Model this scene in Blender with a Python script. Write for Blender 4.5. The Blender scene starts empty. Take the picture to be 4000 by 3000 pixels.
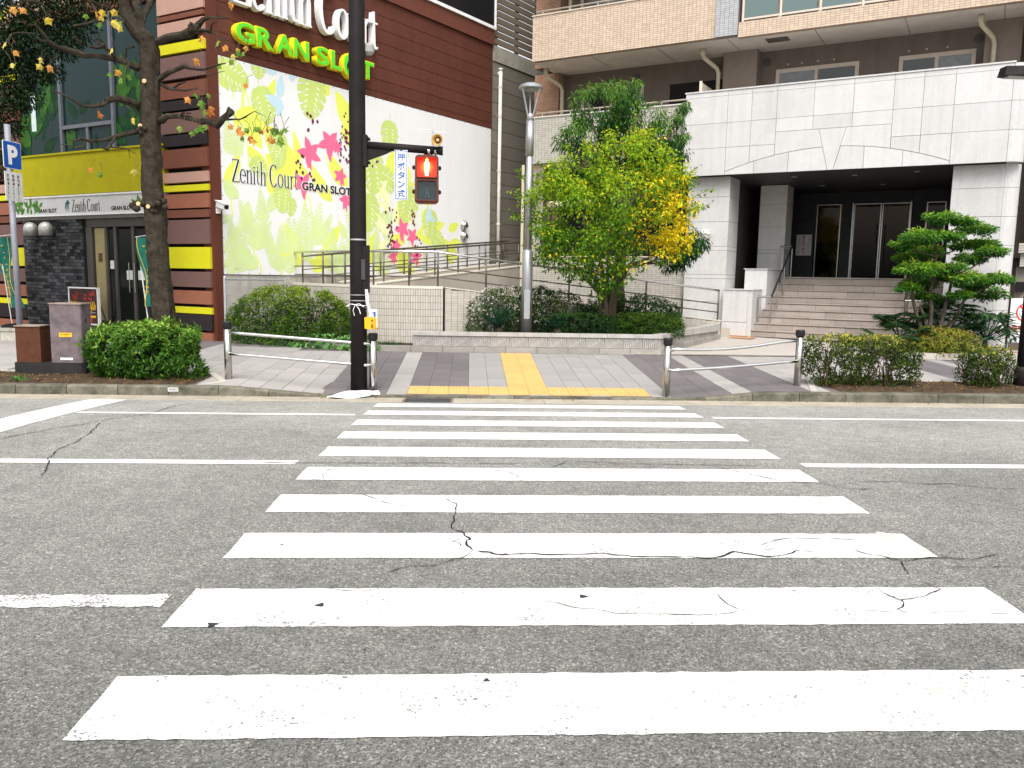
import bpy, math, random
import numpy as np
from mathutils import Matrix, Vector
random.seed(7)
RNG = np.random.default_rng(11)
S = bpy.context.scene
COL = S.collection
rad = math.radians

# ---------------------------------------------------------------- camera, sky, sun, exposure
def make_camera():
    p, yw, r = 0.130, 0.0525, 0.0178
    fwd = Vector((math.sin(yw)*math.cos(p), math.cos(yw)*math.cos(p), -math.sin(p)))
    right = Vector((math.cos(yw), -math.sin(yw), 0)); up = right.cross(fwd)
    r2 = right*math.cos(r)+up*math.sin(r); u2 = -right*math.sin(r)+up*math.cos(r)
    cd = bpy.data.cameras.new('camera'); cd.sensor_width = 36; cd.lens = 28.8
    cd.clip_start = 0.05; cd.clip_end = 2000
    o = bpy.data.objects.new('camera', cd); COL.objects.link(o)
    m = Matrix((r2, u2, -fwd)).transposed().to_4x4(); m.translation = (0, 0, 1.6293)
    o.matrix_world = m
    S.camera = o
make_camera()
SUN_EL, SUN_AZ = 55, 182        # elevation, compass-like azimuth (from +Y clockwise)
w = bpy.data.worlds.new('World'); S.world = w; w.use_nodes = True
nt = w.node_tree; bg = nt.nodes['Background']
sky = nt.nodes.new('ShaderNodeTexSky'); sky.sky_type = 'NISHITA'; sky.sun_disc = False
sky.sun_elevation = rad(SUN_EL); sky.sun_rotation = rad(SUN_AZ); sky.air_density = 1.6; sky.dust_density = 4.0
bw = nt.nodes.new('ShaderNodeHueSaturation'); bw.inputs['Saturation'].default_value = 0.22   # cloud cover takes the blue out
nt.links.new(sky.outputs[0], bw.inputs['Color']); nt.links.new(bw.outputs[0], bg.inputs[0])
bg.inputs[1].default_value = 0.105
sd = bpy.data.lights.new('sun', 'SUN'); sd.energy = 1.5; sd.angle = rad(40); sd.color = (1.0, 0.96, 0.9)
so = bpy.data.objects.new('sun', sd); COL.objects.link(so)
az, el = rad(SUN_AZ), rad(SUN_EL)
to_sun = Vector((math.sin(az)*math.cos(el), math.cos(az)*math.cos(el), math.sin(el)))
so.rotation_euler = to_sun.to_track_quat('Z', 'Y').to_euler(); so.location = to_sun*30
vs = S.view_settings; vs.view_transform = 'Standard'; vs.look = 'None'; vs.gamma = 1.0; vs.use_curve_mapping = False
vs.exposure = 1.25
S.cycles.max_bounces = 8

# ---------------------------------------------------------------- helpers
def tag(o, label=None, cat=None, group=None, kind=None):
    if label: o['label'] = label
    if cat: o['category'] = cat
    if group: o['group'] = group
    if kind: o['kind'] = kind
    return o
def empty(name, loc=(0, 0, 0), rz=0.0, label=None, cat=None, group=None, kind=None):
    o = bpy.data.objects.new(name, None); COL.objects.link(o)
    o.location = loc; o.rotation_euler = (0, 0, rz); o.empty_display_size = .1
    return tag(o, label, cat, group, kind)
def link(name, me, mat=None, parent=None, loc=None, rot=None):
    o = bpy.data.objects.new(name, me); COL.objects.link(o)
    if mat is not None and not me.materials: me.materials.append(mat)
    if parent: o.parent = parent
    if loc: o.location = loc
    if rot: o.rotation_euler = rot
    return o
class MB:
    def __init__(s): s.v = []; s.f = []
    def add(s, vs, fs):
        n = len(s.v); s.v += [tuple(p) for p in vs]; s.f += [tuple(i+n for i in f) for f in fs]; return s
    def box(s, x0, y0, z0, x1, y1, z1):
        if x0 > x1: x0, x1 = x1, x0
        if y0 > y1: y0, y1 = y1, y0
        if z0 > z1: z0, z1 = z1, z0
        return s.add([(x0,y0,z0),(x1,y0,z0),(x1,y1,z0),(x0,y1,z0),(x0,y0,z1),(x1,y0,z1),(x1,y1,z1),(x0,y1,z1)],
                     [(0,3,2,1),(4,5,6,7),(0,1,5,4),(1,2,6,5),(2,3,7,6),(3,0,4,7)])
    def hexa(s, b, t):    # 4 bottom points, 4 top points (ccw from above)
        return s.add(list(b)+list(t), [(0,3,2,1),(4,5,6,7),(0,1,5,4),(1,2,6,5),(2,3,7,6),(3,0,4,7)])
    def prism(s, poly, f0, f1):   # poly of 2d points; f0/f1 map (a,b)->3d for the two caps
        n = len(poly); vs = [f0(*p) for p in poly]+[f1(*p) for p in poly]
        fs = [tuple(range(n-1, -1, -1)), tuple(range(n, 2*n))]
        fs += [(i, (i+1) % n, n+(i+1) % n, n+i) for i in range(n)]
        return s.add(vs, fs)
    def tube(s, pts, r, n=8, caps=True):
        pts = [Vector(p) for p in pts]; m = len(pts)
        rs = r if isinstance(r, (list, tuple)) else [r]*m
        up = None; vs = []; fs = []
        for i, p in enumerate(pts):
            d = (pts[min(i+1, m-1)]-pts[max(i-1, 0)]).normalized()
            if up is None:
                up = Vector((0, 0, 1)) if abs(d.z) < .9 else Vector((1, 0, 0))
            a = d.cross(up)
            if a.length < 1e-5: a = d.cross(Vector((0, 1, .1)))
            a.normalize(); b = a.cross(d).normalized(); up = b
            for k in range(n):
                t = 2*math.pi*k/n; vs.append(p+(a*math.cos(t)+b*math.sin(t))*rs[i])
        for i in range(m-1):
            for k in range(n):
                fs.append((i*n+k, (i+1)*n+k, (i+1)*n+(k+1) % n, i*n+(k+1) % n))
        if caps:
            fs.append(tuple(range(n))); fs.append(tuple(range((m-1)*n+n-1, (m-1)*n-1, -1)))
        return s.add(vs, fs)
    def lathe(s, prof, n=20, c=(0, 0, 0), axis='z'):
        vs = []; fs = []
        for r, z in prof:
            for k in range(n):
                t = 2*math.pi*k/n; p = (r*math.cos(t), r*math.sin(t), z)
                if axis == 'y': p = (p[0], -p[2], p[1])
                if axis == 'x': p = (p[2], p[0], p[1])
                vs.append((c[0]+p[0], c[1]+p[1], c[2]+p[2]))
        for i in range(len(prof)-1):
            for k in range(n): fs.append((i*n+k, i*n+(k+1) % n, (i+1)*n+(k+1) % n, (i+1)*n+k))
        fs.append(tuple(range(n-1, -1, -1))); fs.append(tuple(range((len(prof)-1)*n, len(prof)*n)))
        return s.add(vs, fs)
    def mesh(s, name):
        me = bpy.data.meshes.new(name); me.from_pydata(s.v, [], s.f); return me
    def build(s, name, mat, parent=None, rz=0.0, smooth=False, loc=None):
        me = s.mesh(name)
        if smooth: me.polygons.foreach_set('use_smooth', [True]*len(me.polygons))
        o = link(name, me, mat, parent)
        if rz: o.rotation_euler.z = rz
        if loc: o.location = loc
        return o
def Box(name, mat, parent, *b, rz=0.0): return MB().box(*b).build(name, mat, parent, rz)
CACHE = {}
def tile_mesh(key, sx, sy, sz, mat, ch=.0):
    """shared box: x,y centred, top face at z=0; small chamfer on the top edge"""
    k = (key, round(sx, 4), round(sy, 4), round(sz, 4))
    if k not in CACHE:
        m = MB(); a, b = sx/2, sy/2
        if ch:
            m.add([(-a,-b,-sz),(a,-b,-sz),(a,b,-sz),(-a,b,-sz),(-a,-b,-ch),(a,-b,-ch),(a,b,-ch),(-a,b,-ch),(-a+ch,-b+ch,0),(a-ch,-b+ch,0),(a-ch,b-ch,0),(-a+ch,b-ch,0)],
                  [(0,1,5,4),(1,2,6,5),(2,3,7,6),(3,0,4,7),(4,5,9,8),(5,6,10,9),(6,7,11,10),(7,4,8,11),(8,9,10,11)])
        else: m.box(-a, -b, -sz, a, b, 0)
        me = m.mesh(key); me.materials.append(mat); CACHE[k] = me
    return CACHE[k]

# ---------------------------------------------------------------- materials
def new_mat(name):
    m = bpy.data.materials.new(name); m.use_nodes = True; t = m.node_tree
    return m, t, t.nodes['Principled BSDF']
def N(t, typ, **kw):
    n = t.nodes.new(typ)
    for k, v in kw.items():
        if k in n.inputs: n.inputs[k].default_value = v
        else: setattr(n, k, v)
    return n
def noise(t, scale, detail=5, rough=.6, coord='Object'):
    tc = N(t, 'ShaderNodeTexCoord'); n = N(t, 'ShaderNodeTexNoise')
    n.inputs['Scale'].default_value = scale; n.inputs['Detail'].default_value = detail; n.inputs['Roughness'].default_value = rough
    t.links.new(tc.outputs[coord], n.inputs['Vector']); return n
def ramp(t, src, stops):
    r = N(t, 'ShaderNodeValToRGB'); el = r.color_ramp.elements
    while len(el) < len(stops): el.new(.5)
    for e, (p, c) in zip(el, stops):
        e.position = p; e.color = (c[0], c[1], c[2], 1) if not isinstance(c, (int, float)) else (c, c, c, 1)
    t.links.new(src, r.inputs[0]); return r.outputs[0]
def mix(t, fac, a, b, mode='MIX'):
    m = N(t, 'ShaderNodeMix', data_type='RGBA', blend_type=mode)
    for sock, v in ((m.inputs[0], fac), (m.inputs[6], a), (m.inputs[7], b)):
        if hasattr(v, 'links'): t.links.new(v, sock)
        elif isinstance(v, (int, float)): sock.default_value = v
        else: sock.default_value = (v[0], v[1], v[2], 1)
    return m.outputs[2]
def bump(t, b, src, strength, dist=.01):
    n = N(t, 'ShaderNodeBump'); n.inputs['Strength'].default_value = strength; n.inputs['Distance'].default_value = dist
    t.links.new(src, n.inputs['Height']); t.links.new(n.outputs[0], b.inputs['Normal'])
def PM(name, col, rough=.7, metal=0., var=.12, scale=5., bmp=0., bscale=60., obvar=0., spec=.2, dirt=None, dscale=1.2, damt=.5, speck=None, sscale=150., em=None, streak=None):
    """plain painted / stone / metal surface: base colour with noise, optional dirt patches, speckle and per-piece variation"""
    m, t, b = new_mat(name)
    n = noise(t, scale, 6, .65)
    c = ramp(t, n.outputs[0], [(.3, [x*(1-var) for x in col]), (.7, [min(1, x*(1+var)) for x in col])])
    if speck:
        v = noise(t, sscale, 2, .5)
        c = mix(t, ramp(t, v.outputs[0], [(.52, 0), (.66, .85)]), c, speck)
        v2 = noise(t, sscale*.7, 2, .5)
        c = mix(t, ramp(t, v2.outputs[0], [(.3, .5), (.42, 0)]), c, [x*.45 for x in col])
    if dirt:
        d = noise(t, dscale, 8, .7)
        c = mix(t, ramp(t, d.outputs[0], [(.45, 0), (.75, damt)]), c, dirt)
    if streak:      # rain streaks: noise stretched down the wall
        tc = N(t, 'ShaderNodeTexCoord'); mp = N(t, 'ShaderNodeMapping'); mp.inputs['Scale'].default_value = (7, 7, .45); t.links.new(tc.outputs['Object'], mp.inputs[0])
        sn = N(t, 'ShaderNodeTexNoise'); sn.inputs['Scale'].default_value = 1.0; sn.inputs['Detail'].default_value = 5; t.links.new(mp.outputs[0], sn.inputs['Vector'])
        c = mix(t, ramp(t, sn.outputs[0], [(.5, 0), (.75, streak)]), c, [x*.55 for x in col])
    if obvar:
        oi = N(t, 'ShaderNodeObjectInfo'); at = N(t, 'ShaderNodeAttribute', attribute_name='rnd')
        ad = N(t, 'ShaderNodeMath', operation='ADD'); t.links.new(oi.outputs['Random'], ad.inputs[0]); t.links.new(at.outputs['Fac'], ad.inputs[1])
        fr = N(t, 'ShaderNodeMath', operation='FRACT'); t.links.new(ad.outputs[0], fr.inputs[0])
        c = mix(t, 1., c, ramp(t, fr.outputs[0], [(0, 1-obvar), (1, 1+obvar)]), 'MULTIPLY')
    t.links.new(c, b.inputs['Base Color'])
    b.inputs['Roughness'].default_value = rough; b.inputs['Metallic'].default_value = metal; b.inputs['Specular IOR Level'].default_value = spec
    if bmp:
        bn = noise(t, bscale, 4, .6); bump(t, b, bn.outputs[0], bmp)
    if em:
        b.inputs['Emission Color'].default_value = (*em[:3], 1); b.inputs['Emission Strength'].default_value = em[3]
    return m
def glass_mat(name, col=(.02,.03,.03), rough=.03, spec=.45):
    m, t, b = new_mat(name); b.inputs['Base Color'].default_value = (*col, 1)
    b.inputs['Roughness'].default_value = rough; b.inputs['Specular IOR Level'].default_value = spec
    n = noise(t, 1.1, 2, .5); bump(t, b, n.outputs[0], .02, .05)
    return m
def leaf_mat(name, cols, trans=.35, rough=.55, spec=.16):
    m, t, b = new_mat(name)
    at = N(t, 'ShaderNodeAttribute', attribute_name='rnd')
    k = len(cols); c = ramp(t, at.outputs['Fac'], [(i/(k-1), cols[i]) for i in range(k)])
    t.links.new(c, b.inputs['Base Color']); b.inputs['Roughness'].default_value = rough; b.inputs['Specular IOR Level'].default_value = spec
    tr = N(t, 'ShaderNodeBsdfTranslucent'); t.links.new(c, tr.inputs[0])
    ms = N(t, 'ShaderNodeMixShader'); ms.inputs[0].default_value = trans
    out = t.nodes['Material Output']
    t.links.new(b.outputs[0], ms.inputs[1]); t.links.new(tr.outputs[0], ms.inputs[2]); t.links.new(ms.outputs[0], out.inputs[0])
    return m
def rnd_attr(me, vals, domain='FACE'):
    a = me.attributes.new('rnd', 'FLOAT', domain); a.data.foreach_set('value', np.asarray(vals, dtype=np.float32))

# ---------------------------------------------------------------- lettering
def text_mesh(body, height, depth=.004, bold=0., width=None, bev=0.):
    cu = bpy.data.curves.new('lettering', 'FONT'); cu.body = body; cu.size = 1.0; cu.offset = bold; cu.extrude = .001; cu.resolution_u = 4
    o = bpy.data.objects.new('lettering', cu); COL.objects.link(o)
    dg = bpy.context.evaluated_depsgraph_get(); dg.update()
    me = bpy.data.meshes.new_from_object(o.evaluated_get(dg)); bpy.data.objects.remove(o); bpy.data.curves.remove(cu)
    n = len(me.vertices); co = np.empty(n*3); me.vertices.foreach_get('co', co); co = co.reshape(-1, 3)
    lo, hi = co.min(0), co.max(0)
    s = height/(hi[1]-lo[1]); sx = s if width is None else width/(hi[0]-lo[0])
    co = (co-lo)*np.array([sx, s, depth/max(hi[2]-lo[2], 1e-6)])
    me.vertices.foreach_set('co', co.ravel()); me.update(); me.materials.clear()
    return me
def put_text(name, body, mat, parent, origin, facing, height, depth=.004, bold=0., width=None):
    """facing 'front': reads along +x, faces -y; 'side': reads along +y, faces +x (parent coordinates)"""
    me = text_mesh(body, height, depth, bold, width)
    return place_flat(name, me, mat, parent, origin, facing)
FACE = {'front': Matrix(((1,0,0),(0,0,-1),(0,1,0))), 'side': Matrix(((0,0,1),(1,0,0),(0,1,0)))}
def place_flat(name, me, mat, parent, origin, facing, rz=0.0):
    o = link(name, me, mat, parent)
    o.matrix_local = Matrix.Translation(origin) @ (Matrix.Rotation(rz, 3, 'Z') @ FACE[facing]).to_4x4()
    return o
def ribbon(pts, ws):
    """outline polygon of a pen stroke through 2d points with the given widths"""
    L, Rr = [], []
    n = len(pts)
    for i in range(n):
        a = pts[max(i-1, 0)]; b = pts[min(i+1, n-1)]
        dx, dy = b[0]-a[0], b[1]-a[1]; l = math.hypot(dx, dy) or 1
        w = ws[i] if isinstance(ws, (list, tuple)) else ws
        L.append((pts[i][0]-dy/l*w/2, pts[i][1]+dx/l*w/2)); Rr.append((pts[i][0]+dy/l*w/2, pts[i][1]-dx/l*w/2))
    return L, Rr
def stroke(m, pts, ws, z0, z1, sx=1., sy=1., ox=0., oy=0.):
    L, Rr = ribbon(pts, ws); n = len(pts)
    tr = lambda p, z: (ox+p[0]*sx, oy+p[1]*sy, z)
    vs = [tr(p, z1) for p in L]+[tr(p, z1) for p in Rr]+[tr(p, z0) for p in L]+[tr(p, z0) for p in Rr]
    fs = []
    for i in range(n-1):
        fs += [(i, n+i, n+i+1, i+1), (2*n+i, i, i+1, 2*n+i+1), (n+i, 3*n+i, 3*n+i+1, n+i+1)]
    fs += [(0, 2*n, 3*n, n), (n-1, 2*n-1, 4*n-1, 3*n-1)]
    m.add(vs, fs)
def arc(cx, cy, rx, ry, a0, a1, n=18): return [(cx+rx*math.cos(rad(a0+(a1-a0)*i/n)), cy+ry*math.sin(rad(a0+(a1-a0)*i/n))) for i in range(n+1)]
def arcw(a0, a1, thin, thick, n=18): return [thin+(thick-thin)*abs(math.cos(rad(a0+(a1-a0)*i/n))) for i in range(n+1)]
TH, TN = .068, .03
def serif(x, y=.012, w=.13): return ([(x-w/2, y), (x+w/2, y)], .024)
GLY = {
 'Z': (.46, [([(.05,.9),(.05,.985)], .022), ([(.04,.985),(.43,.985)], .034), ([(.405,.985),(.045,.02)], .085), ([(.03,.018),(.43,.018)], .036), ([(.43,.0),(.445,.15)], .024)]),
 'e': (.36, [(arc(.18,.30,.15,.30,0,322), arcw(0,322,TN,TH)), ([(.045,.34),(.325,.34)], .026)]),
 'n': (.40, [([(.09,0),(.09,.58)], TH), serif(.09), ([(.02,.555),(.09,.60)], .03), ([(.11,.44),(.16,.555),(.22,.59),(.275,.57),(.30,.48)], [.025,.03,.035,.055,TH]), ([(.30,.5),(.30,0)], TH), serif(.30)]),
 'i': (.19, [([(.09,0),(.09,.58)], TH), serif(.09), ([(.02,.555),(.09,.60)], .03), (arc(.09,.75,.022,.026,0,360,10), .045)]),
 't': (.24, [([(.10,.82),(.10,.12),(.13,.04),(.18,.025),(.225,.06)], [.03,TH,.06,.04,.02]), ([(.01,.575),(.22,.575)], .028)]),
 'h': (.40, [([(.09,0),(.09,1.04)], TH), serif(.09), ([(.02,1.0),(.09,1.05)], .03), ([(.11,.44),(.16,.555),(.22,.59),(.275,.57),(.30,.48)], [.025,.03,.035,.055,TH]), ([(.30,.5),(.30,0)], TH), serif(.30)]),
 'C': (.50, [(arc(.25,.5,.22,.5,48,318,26), arcw(48,318,.03,.085,26)), ([(.40,.99),(.405,.78)], .03)]),
 'o': (.38, [(arc(.18,.30,.15,.30,0,360,22), arcw(0,360,TN,TH,22))]),
 'u': (.40, [([(.09,.58),(.09,.14),(.12,.04),(.17,.01),(.23,.04),(.28,.15)], [TH,TH,.055,.035,.03,.025]), ([(.02,.575),(.09,.575)], .03), ([(.30,.58),(.30,0)], TH), ([(.23,.575),(.30,.575)], .03), ([(.30,.015),(.36,.015)], .026)]),
 'r': (.29, [([(.09,0),(.09,.58)], TH), serif(.09), ([(.02,.555),(.09,.60)], .03), ([(.11,.42),(.15,.53),(.20,.585),(.255,.57)], [.025,.035,.045,.06])]),
}
def serif_mesh(word, height, width, depth, weight=1.0):
    """condensed serif lettering, one mesh; x from 0 to width, cap height = height"""
    tot = sum(.2 if c == ' ' else GLY[c][0] for c in word); sx = width/tot; m = MB(); x = 0; j = 0
    for c in word:
        if c == ' ': x += .2; continue
        for pts, ws in GLY[c][1]:
            j += 1; ws2 = [w_*weight for w_ in ws] if isinstance(ws, (list, tuple)) else ws*weight
            stroke(m, pts, ws2, 0, depth+.0003*(j % 7), sx, height, x*sx, 0)
        x += GLY[c][0]
    return m
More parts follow.
